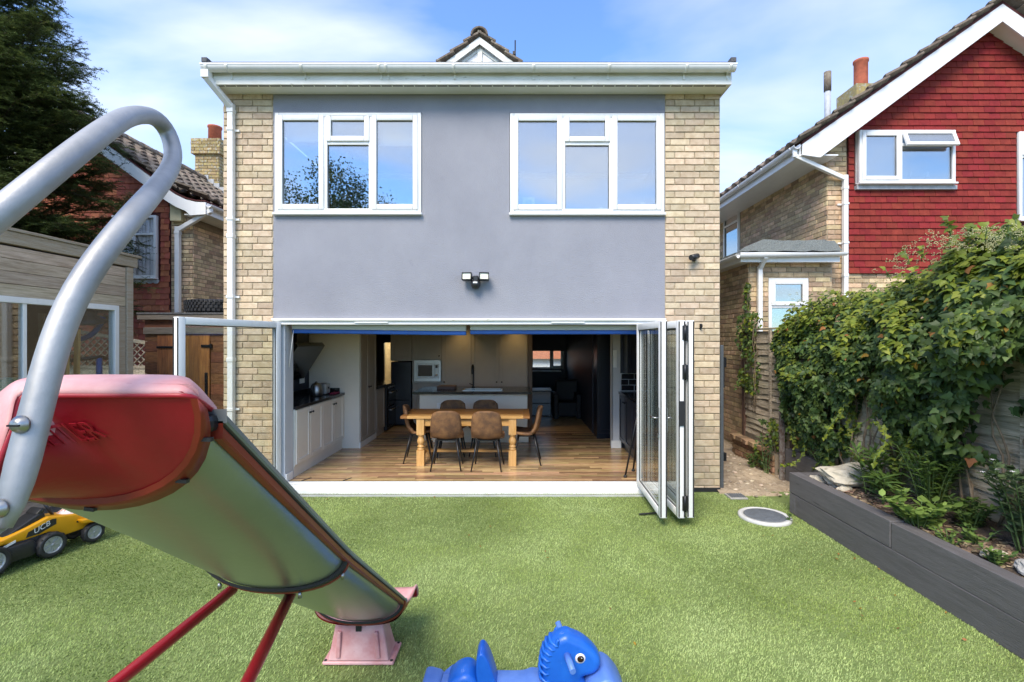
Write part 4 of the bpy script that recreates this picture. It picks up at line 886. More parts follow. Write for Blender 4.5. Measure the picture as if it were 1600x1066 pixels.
# top-hung fanlight standing open
M = Matrix.Translation((6.12, RY-.125, 5.17)) @ Matrix.Rotation(R(-20), 4, 'X')
f = MB(); frame_bars(f, 0, .83, -.27, 0, -.02, .02, .055); fo = f.build('open_fanlight', m_upvc, nh, .005, M=M)
g = MB(); g.box(.05, .78, -.005, .005, -.22, -.05); g.v = [tuple(M @ Vector(v)) for v in g.v]; g.build('pane', m_glass, fo)
MB().box(W1[0]-.02, W1[1]+.05, RY-.09, RY-.02, W1[2]-.10, W1[2]-.036).build('lead_flashing', m_lead, nh)
window(nh, *W2, RY-.05, [(0, .4, 0, .72, False), (0, .4, .72, 1, True), (.4, 1, 0, 1, False)])
for i, px_ in enumerate((1411, 1437, 1470)):
    c = at(px_, 275, RY+.1); hgt = (.13, .12, .11)[i]
    b = MB(); b.lathe([(.018, 0), (.022, hgt*.6), (.010, hgt*.75), (.011, hgt), (0, hgt)], (c.x, RY-.055, W1[2]+.062), 10)
    tag(b.build('toiletry_bottle', m_white), ('slim white bottle on the neighbour window sill, leftmost of three', 'stout white bottle in the middle of the neighbour window sill', 'white bottle at the right of the neighbour window sill')[i], 'bottle', 'bottles on the neighbour window sill')
MW = frame((RX, 11.7, 0), (0, -1, 0)); window(nh, 0, .8, 3.7, 4.95, -.03, [(0, 1, 0, .7, False), (0, 1, .7, 1, False)], M=MW)
# roof: left slope, verge, bargeboards
ex = 4.42; ez = apz-rs*(apx-ex)
m = MB()
for s in (-1, 1):
    x1 = apx+s*(apx-ex)
    m.prism([(apx, apz+.02), (x1, ez+.02), (x1, ez-.03), (apx, apz-.03)], lambda a, b_, d: Vector((a, d, b_)), RY-.30, 15.6)
m.build('roof_deck', m_tiledark, nh)
rt = []
L_ = (apx-ex+.06)/math.cos(math.atan(rs)); n = int(L_/.30)
for s in (-1, 1):
    rt += roof_tiles((apx+s*(apx-ex+.06), RY-.40, ez-.0), (0, 1, 0), (-s, 0, rs), 13 if s < 0 else 2, n, .33, .34, L_/n, m_rooftile)
place(nh, 'roof_tile', rt, 150)
m = MB()
for s in (-1, 1):
    x1 = apx+s*(apx-ex)
    m.prism([(apx, apz-.03), (x1-s*.0, ez-.03), (x1, ez-.20), (x1-s*.28, ez-.24), (apx, apz-.30)], lambda a, b_, d: Vector((a, d, b_)), RY-.30, RY-.272)
m.build('bargeboard', m_upvc, nh, .003)
m = MB()
for s in (-1, 1):
    x1 = apx+s*(apx-ex); m.prism([(apx, apz-.26), (x1, ez-.18), (x1, ez-.20), (apx, apz-.28)], lambda a, b_, d: Vector((a, d, b_)), RY-.27, RY+.0)
m.build('verge_soffit', m_soffit, nh)
m = MB(); m.box(ex-.01, RX-.002, RY-.27, 15.5, ez-.20, ez-.18); m.build('soffit', m_upvc, nh)
MB().box(ex-.03, ex-.011, RY-.27, 15.5, ez-.21, ez-.02).build('fascia', m_upvc, nh)
g = MB(); gutter_section(g, (ex-.085, RY-.31, ez-.05), (ex-.085, 15.5, ez-.05), .056); gg = shade_auto(g.build('gutter', m_upvc, nh), 40)
k = MB()
for y in np.arange(RY-.2, 15, .9): gutter_section(k, (ex-.085, y, ez-.048), (ex-.085, y+.03, ez-.048), .061)
k.build('gutter_bracket', m_upvc, gg)
d = MB(); px0 = 5.24; d.tube([(ex-.085, RY-.24, ez-.09), (ex-.085, RY-.24, ez-.22)], .036, 10); d.bar((ex-.085, RY-.24, ez-.2), (px0, RY-.07, ez-.50), .062, .062, up=(0, 1, 0)); d.bar((px0, RY-.07, ez-.44), (px0, RY-.07, 0), .068, .068)
for z in (ez-.62, 2.9): d.box(px0-.04, px0+.04, RY-.11, RY-.03, z-.05, z)
d.build('downpipe', m_upvc, nh, .006, 2)
for z in (ez-.9, 3.4, 2.4): k = MB(); k.box(px0-.09, px0+.05, RY-.03, RY-.008, z-.012, z+.012); k.box(px0-.042, px0+.042, RY-.112, RY-.01, z-.013, z+.013); k.build('pipe_clip', m_upvc, nh)
c = at(1336, 171, RY-.1); b = MB(); b.box(c.x-.04, c.x+.02, RY-.06, RY-.02, c.z-.03, c.z+.03); b.tube([(c.x, RY-.06, c.z+.01), (c.x+.02, RY-.2, c.z-.03)], .035, 10); b.build('bulkhead_lamp', m_silver, nh)
# flue and chimney pot above the roof
c = at(1293, 190, 9.6); b = MB(); b.tube([(c.x, 9.6, 5.8), (c.x, 9.6, CH+(533-143)*9.6/750)], .055, 12); fl_ = b.build('flue_pipe', m_lead, nh); MB().tube([(c.x, 9.6, CH+(533-143)*9.6/750), (c.x, 9.6, CH+(533-113)*9.6/750)], .066, 12).build('flue_terminal', m_rooftile, fl_)
c = at(1345, 118, 9.8); zt = CH+(533-95)*9.8/750
b = MB(); b.lathe([(.13, 0), (.125, .5), (.125, .86), (.14, .88), (.14, .92), (.10, .92), (.10, .6)], (c.x, 9.8, zt-.92), 16); b.build('chimney_pot', m_terra, nh)
MB().box(c.x-.3, c.x+.3, 9.5, 10.1, 5.2, zt-.62).build('chimney', m_lichen, nh)
# single storey side extension
ext = thing('side_extension', 'low buff brick side extension with grey felt roof on the right hand house', 'extension', (4.3, 7.7, 0))
EX0, EX1, EY, EZ = 3.66, 4.985, 7.66, 3.06
W3 = (3.97, 4.60, 1.7, 2.82)
w = MB(); w.box(EX0, W3[0], EY+.006, EY+.2, -.05, EZ); w.box(W3[1], EX1, EY+.006, EY+.2, -.05, EZ); w.box(W3[0], W3[1], EY+.006, EY+.2, -.05, W3[2]); w.box(W3[0], W3[1], EY+.006, EY+.2, W3[3], EZ)
w.box(EX0+.006, EX0+.2, EY+.2, 12.4, -.05, EZ); w.build('wall', m_mortar, ext)
br = lay_bricks((EX0, EY, 0), (1, 0, 0), EX1-EX0, EZ, m_brick_r, holes=[(W3[0]-EX0, W3[1]-EX0, W3[2], W3[3])])
br += lay_bricks((EX0, 12.4, 0), (0, -1, 0), 12.4-EY, EZ, m_brick_r)
place(ext, 'brick', br, 160)
window(ext, *W3, EY-.005, [(0, 1, 0, .60, False), (0, 1, .60, 1, True)])
e = MB(); e.prism([(EX0-.22, EZ+.14), (RX-.01, EZ+.30), (RX-.01, EZ+.33), (EX0-.22, EZ+.17)], lambda a, b_, d: Vector((a, d, b_)), EY-.02, 12.6)
rows = []
for z, yo, xo in ((EZ+.16, -.20, -.25), (EZ+.235, -.12, -.12), (EZ+.37, -.0, .22)):
    rows.append([Vector((EX0+xo+(EX1+.03-EX0-xo)*k/14, EY+yo+random.uniform(-.012, .012), z+random.uniform(-.012, .012))) for k in range(15)])
e.grid(rows, smooth=False); rows2 = [[Vector((v.x, v.y+.03, v.z-.03)) for v in r_] for r_ in rows]; e.grid(rows2, smooth=False)
e.build('felt_roof', m_felt_g, ext)
MB().box(EX0-.2, EX1+.0, EY-.17, EY-.004, EZ+.0, EZ+.02).box(EX0-.2, EX0-.004, EY-.0, 12.4, EZ+.0, EZ+.02).build('soffit', m_upvc, ext); MB().box(EX0-.22, EX1, EY-.19, EY-.171, EZ-.01, EZ+.14).box(EX0-.22, EX0-.201, EY-.17, 12.4, EZ-.01, EZ+.14).build('fascia', m_upvc, ext)
g = MB(); gutter_section(g, (EX0-.28, EY-.25, EZ+.09), (EX1+.06, EY-.25, EZ+.13), .05); gutter_section(g, (EX0-.275, 12.4, EZ+.09), (EX0-.275, EY-.25, EZ+.09), .05); shade_auto(g.build('gutter', m_upvc, ext), 40)
xx = at(1190, 0, EY-.12).x
d = MB(); d.bar((xx, EY-.25, EZ+.06), (xx, EY-.06, EZ-.10), .06, .06, up=(1, 0, 0)); d.bar((xx, EY-.06, EZ-.06), (xx, EY-.06, 0), .066, .066); d.build('downpipe', m_upvc, ext, .005, 2)

# ================================================================== LEFT-HAND NEIGHBOUR
LY, LX = 9.5, -6.46
lh = thing('neighbour_house', 'left hand house with orange hung tiles and brown pantile roof behind the dark conifer', 'house', (-8.7, LY, 0))
ax, az, ls = -8.72, 6.22, .73; XW = -11.0
w = MB(); w.prism([(XW, -.05), (LX, -.05), (LX, 4.16), (-6.60, az-ls*(ax*-1-6.60)*1-.1), (ax, az-.1), (XW, az-ls*(ax-XW)-.1)], lambda a, b_, d: Vector((a, d, b_)), LY+.006, 16); w.build('wall', m_mortar_d, lh)
TXR = -6.90; WZ = (-7.98, -7.11, 3.06, 4.28)
tl = lay_tiles((XW, LY-.022, 0.6), (1, 0, 0), TXR-XW, 6.1, m_tilered_l, holes=[(WZ[0]-XW-.03, WZ[1]-XW+.03, WZ[2]-.6-.05, WZ[3]-.6+.03)], gauge=.114, tw=.17, test=lambda u, z: z+.6 < az-.12-ls*abs(u+XW-ax))
MB().prism([(XW, .6), (TXR, .6), (TXR, az-ls*(-ax-6.9)*1-.15), (ax, az-.15), (XW, az-ls*(ax-XW)-.15)], lambda a, b_, d: Vector((a, d, b_)), LY-.02, LY+.004).build('tile_backing', m_tiledark, lh)
place(lh, 'tile', tl, 200)
br = lay_bricks((TXR+.005, LY, 0), (1, 0, 0), LX-TXR-.005, 4.5, m_brick_r)
br += lay_bricks((LX, LY, 0), (0, 1, 0), 5.0, 4.12, m_brick_r)
place(lh, 'brick', br, 120)
window(lh, *WZ, LY-.11, [(0, .5, 0, .70, False), (0, .5, .70, 1, False), (.5, 1, 0, .70, False), (.5, 1, .70, 1, False)], glass=glass_mat('clear_pane', (.97, .97, .97), -.02))
# net curtain in soft folds
b = MB(); rows = [[Vector((WZ[0]+.04+(WZ[1]-WZ[0]-.08)*k/60, LY-.055+.018*math.sin(k*1.05+.6*math.sin(k*.3))+.01*math.sin(k*.5+zz), WZ[2]+.06+(WZ[3]-WZ[2]-.1)*zz/8)) for k in range(61)] for zz in range(9)]
b.grid(rows); b.build('net_curtain', m_curtain, lh)
b = MB(); n = 8; wv = (WZ[1]-WZ[0]+.06)/n
for i in range(n):
    x0 = WZ[0]-.03+i*wv; b.prism([(x0, -.04), (x0+wv, -.04)]+[(x0+wv/2+wv/2*math.cos(a), -.07-.045*math.sin(a)) for a in np.linspace(0, math.pi, 8)], lambda a, b_, d: Vector((a, d, WZ[2]+b_)), LY-.09, LY-.07)
b.build('scalloped_flashing', m_lead, lh)
exl = -6.02; ezl = az-ls*(exl-ax)+.22
# slope kicks out a little at the eave
def lroof(x):
    d_ = x-ax; return az-ls*d_+(.28*max(0, (d_-2.0)/.7)**2)
L_ = 3.5; rt = []
rt += roof_tiles((-6.0, LY-.32, lroof(-6.0)+.02), (0, 1, 0), (-.62, 0, .30), 17, 2, .31, .34, .33, m_rooftile)
x0 = -6.0-.60; z0 = lroof(-6.6)
L_ = (x0-ax)/math.cos(math.atan(ls)); n = int(L_/.31)
rt += roof_tiles((x0, LY-.32, az-ls*(x0-ax)+.03), (0, 1, 0), (-1, 0, ls), 17, n, .31, .34, L_/n, m_rooftile)
rt += roof_tiles((2*ax-x0, LY-.32, az-ls*(x0-ax)+.03), (0, 1, 0), (1, 0, ls), 3, n, .31, .34, L_/n, m_rooftile)
place(lh, 'roof_tile', rt, 240)
m = MB()
prof = [(ax+(exl-ax)*k/14, lroof(ax+(exl-ax)*k/14)) for k in range(15)]
m.prism([(a, b_-.01) for a, b_ in prof]+[(a, b_-.05) for a, b_ in reversed(prof)], lambda a, b_, d: Vector((a, d, b_)), LY-.30, 15.2)
m.prism([(2*ax-a, b_-.01) for a, b_ in prof]+[(2*ax-a, b_-.05) for a, b_ in reversed(prof)], lambda a, b_, d: Vector((a, d, b_)), LY-.30, 15.2)
m.build('roof_deck', m_tiledark, lh)
m = MB()
for sgn in (1, -1):
    top = [(ax+sgn*(a-ax), b_-.03) for a, b_ in prof]; bot = [(ax+sgn*(a-ax), b_-.30+.06*max(0, (a-ax-1.9))) for a, b_ in prof[:-2]]+[(ax+sgn*(exl-ax-.30), lroof(exl)-.30), (ax+sgn*(exl-ax), lroof(exl)-.28)]
    m.prism(top+bot[::-1], lambda a, b_, d: Vector((a, d, b_)), LY-.30, LY-.27)
m.build('bargeboard', m_upvc, lh, .003)
zz = lroof(exl)
MB().box(LX+.003, exl, LY-.26, 15, zz-.28, zz-.26).build('soffit', m_upvc_d, lh); MB().box(exl+.001, exl+.02, LY-.26, 15, zz-.28, zz-.06).build('fascia', m_upvc, lh)
g = MB(); gutter_section(g, (exl+.08, LY-.33, zz-.10), (exl+.08, 15, zz-.10), .055); shade_auto(g.build('gutter', m_upvc, lh), 40)
d = MB(); pxl = -6.70; d.tube([(exl+.06, LY-.24, zz-.12), (exl+.06, LY-.24, zz-.24)], .04, 10); d.bar((exl+.06, LY-.24, zz-.2), (pxl, LY-.09, zz-.54), .08, .08, up=(0, 1, 0)); d.bar((pxl, LY-.09, zz-.47), (pxl, LY-.09, 0), .085, .085)
d.box(pxl-.05, pxl+.05, LY-.14, LY-.04, zz-.62, zz-.56); d.build('downpipe', m_upvc, lh, .008, 2)
MB().box(pxl-.14, pxl+.08, LY-.12, LY-.004, zz-.42+.06, zz-.02).build('alarm_box', pmat('yellowed_plastic', (.62, .55, .34), .5, .05), lh, .015, 2)
m = MB()
for i in range(13):
    y = LY-.3+i*.45; rows = [[Vector((ax+(.14+dr)*math.cos(math.pi*k/8), yy, az+.02+(.14+dr)*math.sin(math.pi*k/8))) for k in range(9)]+[Vector((ax+(.11+dr)*math.cos(math.pi*(8-k)/8), yy, az+.02+(.11+dr)*math.sin(math.pi*(8-k)/8))) for k in range(9)] for yy, dr in ((y, .012), (y+.46, 0))]
    m.grid(rows, closed=True); [m.add(r_, [tuple(range(len(r_)))]) for r_ in rows]
m.build('ridge_tile', m_rooftile, lh)
# chimney at the ridge
cy = 13.2; cz1 = CH+(533-247)*cy/750; chx0, chx1 = at(301, 0, cy).x+.06, at(342, 0, cy).x
ch = MB().box(chx0+.006, chx1-.006, cy+.006, cy+.7, 5.2, cz1+.55).build('chimney', m_mortar_d, lh)
cb_ = lay_bricks((chx0, cy, 5.8), (1, 0, 0), chx1-chx0, cz1-5.8+.1, m_brick_old, course=.085)+lay_bricks((chx1, cy, 5.8), (0, 1, 0), .7, cz1-5.8+.1, m_brick_old, course=.085)
cb_ += lay_bricks((chx0-.07, cy-.07, cz1+.10), (1, 0, 0), chx1-chx0+.14, .42, m_lichen, course=.085)+lay_bricks((chx1+.07, cy-.07, cz1+.10), (0, 1, 0), .8, .42, m_lichen, course=.085)
place(ch, 'brick', cb_, 0)
MB().box(chx0-.06, chx1+.06, cy-.06, cy+.76, cz1+.10, cz1+.50).build('chimney_cap', m_lichen, ch)
pc = (chx0+chx1)/2; MB().lathe([(.17, 0), (.165, .5), (.185, .52), (.185, .56), (.14, .56), (.14, .3)], (pc, cy+.35, cz1+.45), 16).build('chimney_pot', m_terra, ch)
st = MB()
for i in range(7): x = chx1+.16-.0-i*.0; 
for i in range(6): xx_ = chx0-.08+i*.15; zz_ = az-ls*abs(xx_-ax); st.box(xx_, xx_+.16, cy-.02, cy-.006, zz_-.25, zz_+.16)
st.build('stepped_flashing', m_lead, ch)

# ================================================================== FENCE, GATE POST, PLANTER
FX = 3.60
fence = thing('lap_fence', 'weathered wavy lap fence along the right side under the ivy', 'fence', (FX, 5, 0))
def fence_panel(y0, y1, z0, z1, xo=0, lean=0):
    h = z0; i = 0
    while h < z1-.05:
        hh = random.uniform(.10, .135); n = 14; rows = []; ph = random.random()*9
        for k in range(n+1):
            f = k/n; y = y0+(y1-y0)*f
            wv = .014*math.sin(f*9+ph)+.012*noise.noise(Vector((y*4, h*5, 3)))
            sag = .012*math.sin(f*3.1+ph*2)
            zb = h-.018+wv*.9+sag; zt = h+hh+.012+sag*.6
            bow = .018*noise.noise(Vector((y*3, h*6, 9)))
            rows.append([Vector((FX+xo-.034+bow, y, zb)), Vector((FX+xo-.006, y, zt)), Vector((FX+xo+.004, y, zt)), Vector((FX+xo-.022+bow, y, zb))])
        b = MB(); b.grid(rows, closed=True, smooth=False); b.add(rows[0], [(0, 1, 2, 3)]); b.add(rows[-1], [(3, 2, 1, 0)])
        b.build('board', m_fence, fence); h += hh-.022; i += 1
fence_panel(6.33, 7.6, .42, 1.98); fence_panel(4.62, 6.22, .40, 1.98); fence_panel(2.9, 4.52, .40, 2.0); fence_panel(1.2, 2.8, .4, 2.0)
for y in (6.275, 4.57, 2.85, 7.63): MB().box(FX-.05, FX+.05, y-.045, y+.045, -.05, 2.05).build('post', m_post, fence, .006)
for y0, y1 in ((6.33, 7.6), (4.62, 6.22), (2.9, 4.52)): 
    MB().box(FX-.06, FX-.03, y0+.45, y0+.50, .4, 1.98).build('batten', m_fence, fence, .003)
    MB().box(FX-.05, FX+.03, y0, y1, 1.985, 2.01).build('capping', m_fence, fence, .003)
    gb = MB().box(FX-.035, FX+.02, y0, y1, .06, .40).build('gravel_board', pmat('mossy_gravel_board', (.13, .10, .075), .95, .3, 5, .6, 25, col2=(.22, .18, .13)), fence, .006)
# steel angle post standing at the end of the rear planter
b = MB(); b.box(3.42, 3.46, 6.30, 6.335, -.05, .98); b.box(3.46, 3.475, 6.29, 6.34, -.05, .98); tag(b.build('rusty_post', pmat('rusty_steel', (.10, .06, .045), .8, .4, 20, .4, 60, col2=(.26, .24, .22)), None, .003), 'thin rusty grey post at the end of the rear sleeper bed', 'post')
# remains of a low brick wall at the foot of the fence
lw = thing('low_brick_wall', 'broken low brick wall at the foot of the far fence panel', 'wall', (3.4, 7.1, 0))
MB().box(3.40, 3.56, 6.42, 7.62, -.03, .30).build('core', m_mortar_d, lw)
bb = lay_bricks((3.39, 7.64, -.02), (0, -1, 0), 1.24, .34, m_brick_old, course=.08, proud=.012, test=lambda u, z: z < .36-.22*max(0, u-.75)); 
for i in range(6):
    y = 6.5+i*.2
    if i > 0: bb.append((Matrix.Translation((3.47, y, .325+.01*random.random())) @ Matrix.Rotation(random.gauss(0, .08), 4, 'Z') @ Matrix.Rotation(R(90), 4, 'Z'), brick_mesh(.18, .15, .06, m_brick_old), .2))
place(lw, 'brick', bb, 80)
# grey gate leaf folded back at the house corner
t = thing('side_gate', 'dark grey gate seen edge on against the corner of the house', 'gate', (2.47, 5.9, 0))
MB().box(2.435, 2.475, 5.82, 5.89, .0, 1.77).build('post', m_gatep, t, .004); MB().box(2.48, 2.51, 5.92, 6.9, .06, 1.74).build('panel', m_gatep, t, .003)
k = MB(); k.box(2.478, 2.50, 5.85, 5.91, 1.25, 1.60); k.build('lock_case', m_blk, t, .004); MB().box(2.476, 2.53, 5.87, 5.95, 1.5, 1.62).box(2.476, 2.53, 5.87, 5.95, .35, .45).build('hinge', m_blkm, t)
# planter of sleepers
pl_ = thing('sleeper_planter', 'raised bed of dark grey painted sleepers along the right fence', 'planter', (3.2, 4, 0))
def sleeper(x0, x1, y0, y1, z0, z1): return MB().box(x0, x1, y0, y1, z0, z1).build('sleeper', m_sleeper, pl_, .006, 2)
PX = 2.87; T = .115
sleeper(PX, PX+T, 3.72, 5.11, .216, .425); sleeper(PX+.002, PX+T+.002, .9, 3.712, .212, .418)
sleeper(PX, PX+T, 2.65, 5.0, .0, .211); sleeper(PX+.003, PX+T, .3, 2.645, .0, .207); sleeper(PX+.001, PX+T+.001, 5.005, 5.11, -.0, .211)
sleeper(PX+T+.004, 3.46, 5.0, 5.108, .212, .424); sleeper(PX+T+.004, 3.46, 5.0, 5.108, 0, .208)
sleeper(3.462, 3.462+T-.02, 4.9, 6.26, .21, .42); sleeper(3.462, 3.462+T-.02, 4.9, 6.26, .0, .206)
def soil_z(x, y): return .37+.10*(x-PX-.1)/.6+.03*noise.noise(Vector((x*4, y*4, 0)))+.014*noise.noise(Vector((x*14, y*14, 2)))
sheet('planting_soil', np.linspace(PX+T-.01, 3.57, 26), np.linspace(.6, 5.02, 120), lambda x, y: soil_z(x, y), m_soil)
b = MB()
for i in range(1700):
    x, y = random.uniform(PX+T, 3.5), random.uniform(2.0, 5.0)
    if y < 4.2 and random.random() < .3: continue
    if noise.noise(Vector((x*3, y*3, 5))) < -.25: continue
    l, wd_ = random.uniform(.008, .03), random.uniform(.004, .012); M = Matrix.Translation((x, y, soil_z(x, y)+.006)) @ Matrix.Rotation(random.random()*6, 4, 'Z') @ Matrix.Rotation(random.gauss(0, .35), 4, 'X')
    b.box(-l, l, -wd_, wd_, -.002, .003, M=M)
tag(b.build('bark_chips', m_chip), kind='stuff')
def rock(name, lab, c, s, seed, mat=m_rock):
    b = MB(); rows = []
    for i in range(13):
        th = math.pi*i/12; row = []
        for k in range(20):
            ph = 2*math.pi*k/20; v = Vector((math.sin(th)*math.cos(ph), math.sin(th)*math.sin(ph), math.cos(th)))
            r_ = 1+.32*noise.noise(v*1.3+Vector((seed, 0, 0)))+.16*noise.noise(v*3.1+Vector((0, seed, 0)))+.06*noise.noise(v*8+Vector((0, 0, seed)))
            row.append(Vector((c[0]+v.x*r_*s[0], c[1]+v.y*r_*s[1], c[2]+v.z*r_*s[2])))
        rows.append(row)
    b.grid(rows, closed=True, smooth=False); return tag(b.build(name, mat), lab, 'rock')
rock('rock', 'large pale slab of limestone lying at the far end of the planter', (3.28, 4.72, .50), (.30, .2, .10), 3.1)
for i, (x, y, s, lab) in enumerate(((3.06, 4.90, .06, 'cream stone at the far corner of the planter, nearest the lawn'), (3.12, 4.72, .055, 'small cream stone lying in front of the big limestone slab'), (3.40, 4.95, .07, 'pale stone behind the big limestone slab'), (3.10, 4.58, .04, 'smallest cream stone among the bark chips'))):
    rock('stone', lab, (x, y, soil_z(x, y)+s*.3), (s*1.5, s*1.2, s*.8), i*2.7)
rock('stone', 'smooth grey boulder near the front of the planter', (3.12, 2.93, soil_z(3.1, 2.9)+.03), (.08, .06, .05), 9.3, m_concrete)
rock('stone', 'flat beige stone half buried near the front shrubs', (3.12, 3.16, soil_z(3.1, 3.1)+.01), (.09, .05, .025), 5.3)
# manhole cover in the lawn
t = thing('manhole_cover', 'round grey manhole cover with pale rim in the lawn', 'manhole', (2.53, 4.96, 0))
MB().lathe([(.255, -.02), (.252, .018), (.238, .026), (.205, .024), (.2, .0)], (2.53, 4.96, 0), 40).build('rim', pmat('pale_plastic_rim', (.55, .55, .54), .6, .1), t)
c_ = MB().lathe([(.199, .0), (.199, .022), (.19, .026), (0, .026)], (2.53, 4.96, 0), 40).build('lid', m_castiron, t)
q = MB()
for i in range(-8, 9):
    for j in range(-8, 9):
        if i*i+j*j < 66: q.box(2.53+i*.021-.007, 2.53+i*.021+.007, 4.96+j*.021-.003, 4.96+j*.021+.003, .026, .0285)
q.build('tread_pattern', m_castiron, c_)
t = thing('drain_cover', 'small grey gully grate at the house corner', 'drain', (2.52, 5.62, 0)); MB().box(2.42, 2.62, 5.50, 5.68, .0, .02).build('surround', m_concrete, t, .004)
q = MB(); [q.box(2.44+i*.022, 2.452+i*.022, 5.52, 5.66, .02, .026) for i in range(8)]; q.build('grate', m_castiron, t)
b = MB(); b.box(RX0+.1, RX1-.1, YF-.20, YF-.15, .0, .012); 
for i in range(160): b.box(RX0+.1+i*.028, RX0+.116+i*.028, YF-.195, YF-.155, .012, .016)
tag(b.build('channel_drain', pmat('pale_grey_grating', (.42, .44, .42), .6, .1)), 'long pale slotted drain running along the door sill', 'drain')
b = MB(); b.bar((1.24, 4.99, .02), (1.44, 5.02, .026), .03, .006); tag(b.build('strap', m_blk), 'short black strap lying on the turf at the foot of the folded doors', 'strap')

# ================================================================== SHED, DECK AND STORE ON THE LEFT
SX, SY0, SY1, SZ = -4.80, 2.6, 5.93, 2.74
shed = thing('summerhouse', 'weathered timber summerhouse with large window at the left', 'shed', (SX, 4.5, .1))
wy0, wy1, wz0, wz1 = 3.0, 5.72, .95, 2.20
def clad(z0, z1, y0, y1, nm='cladding_board'): return MB().box(SX-.02, SX+.012+random.uniform(0, .004), y0, y1, z0+.002, z1-.002).build(nm, m_oldwood_h, shed, .003)
for i in range(4):
    z0 = 2.24+i*.118; clad(z0, z0+.118, SY0, 4.1+.2*(i % 2)); clad(z0, z0+.118, 4.103+.2*(i % 2), SY1-.1)
for i in range(7): clad(.12+i*.118, .238+i*.118, SY0, SY1-.1)
MB().box(SX-.05, SX+.035, SY0-.05, SY1+.06, SZ-.01, SZ+.11).build('fascia_board', m_oldwood, shed, .004); MB().box(SX-.05, SX+.055, SY0-.05, SY1+.10, SZ+.112, SZ+.14).build('trim_board', m_oldwood, shed, .003)
MB().box(SX-.06, SX+.03, SY1-.095, SY1+.0, .1, 2.72).build('corner_post', m_oldwood, shed, .004); MB().box(SX-.06, SX+.015, SY1-.20, SY1-.10, .1, 2.235).build('corner_post', m_oldwood, shed, .004)
f = MB(); frame_bars(f, 0, wy1-wy0+.02, wz0, wz1+.04, -.03, .05, .06); M = Matrix(((0, -1, 0, SX-.0), (1, 0, 0, wy0-.02), (0, 0, 1, 0), (0, 0, 0, 1)))
wf = f.build('window', m_upvc, shed, .005, 2, M=M)
MB().box(SX-.006, SX+.004, wy0+.04, wy1-.055, wz0+.05, wz1-.01).build('pane', m_glass_s, wf)
MB().box(SX-.03, SX+.02, 4.62, 4.66, wz0+.05, wz1-.02).build('mullion', m_upvc, wf, .004)
# back wall, rear end wall with opening, roof, floor
bw = []
for i in range(21): 
    MB().box(-7.0, -6.97, SY0, SY1, .12+i*.125, .243+i*.125).build('inner_board', m_inwood, shed, .003)
for i in range(6): MB().box(-7.0, SX-.06, SY1-.03, SY1, .12+i*.125, .243+i*.125).build('inner_board', m_inwood, shed, .003)
MB().box(-7.0, -5.9, SY1-.03, SY1, .88, 2.74).box(-5.9, SX-.06, SY1-.03, SY1, 2.16, 2.74).box(-7, SX-.02, SY0, SY0+.03, .1, 2.74).build('end_wall', m_inwood, shed)
MB().box(-5.9, -5.84, SY1-.05, SY1+.01, .88, 2.16).box(SX-.12, SX-.061, SY1-.05, SY1+.01, .88, 2.16).build('end_window_frame', m_oldwood, shed); MB().box(-5.84, SX-.12, SY1-.025, SY1-.015, .88, 2.16).build('end_window_pane', m_glass_s, shed)
MB().box(-7.05, SX-.06, SY0-.03, SY1+.04, 2.745, 2.83).build('roof', m_felt, shed); MB().box(-7, SX-.03, SY0+.03, SY1-.03, .1, .115).build('floor', m_inwood, shed)
p = MB(); p.box(-5.9, -5.84, 4.9, 4.96, .12, 2.7); p.build('inner_post', m_oldwood, shed, .004)
# things seen through the shed window
def inside(px, py, x): Y = x*750/(px-812); return Vector((x, Y, CH-(py-533)*Y/750))
c = inside(135, 497, -5.02)
t = thing('straw_hat', 'black wide brimmed hat hanging inside the summerhouse window', 'hat', c)
Mt = Matrix.Rotation(R(14), 3, 'X') @ Matrix.Rotation(R(12), 3, 'Y'); MB().lathe([(.0, .0), (.09, .0), (.19, -.03), (.195, -.025), (.10, .015), (.09, .08), (.06, .11), (0, .115)], c, 24, M=Mt).build('brim', m_blk, t); MB().tube([c+Vector((0, 0, .12)), (c.x, c.y, 2.70)], .006, 5).build('cord', m_oldwood, t)
c1, c2 = inside(104, 520, -4.98), inside(121, 520, -4.98)
t = thing('easel', 'pale wooden easel standing inside the summerhouse', 'easel', (-4.98, c1.y, .115))
for c in (c1, c2): MB().bar((c.x, c.y, 1.95), (c.x, c.y-.03, .115), .05, .035).build('leg', m_pinev, t, .003)
for z in (1.42, .95): MB().bar((c1.x+.03, c1.y-.05, z), (c2.x+.03, c2.y+.07, z), .02, .05).build('rail', m_pinev, t, .003)
MB().bar((-5.0, (c1.y+c2.y)/2, 1.9), (-5.5, (c1.y+c2.y)/2, .115), .04, .03).build('rear_leg', m_pinev, t)
c = inside(155, 560, -4.97)
t = thing('scooter', 'blue scooter standing at the corner inside the summerhouse', 'scooter', (c.x, c.y, .115))
m_bl2 = pmat('blue_frame_paint', (.02, .13, .42), .4)
MB().tube([(c.x, c.y, .2), (c.x, c.y, 1.62)], .03, 8).build('steering_column', m_bl2, t); MB().tube([(c.x-.1, c.y-.25, 1.6), (c.x, c.y, 1.63), (c.x+.05, c.y+.15, 1.6)], .022, 8).build('handlebar', m_blk, t); MB().box(c.x-.5, c.x+.02, c.y-.06, c.y+.06, .2, .24).build('deck', m_bl2, t, .01)
for x in (c.x+.03, c.x-.55): MB().lathe([(.03, -.02), (.08, -.02), (.085, 0), (.08, .02), (.03, .02)], (x, c.y, .20), 16, M=Matrix.Rotation(R(90), 3, 'X')).build('wheel', m_rubber, t)
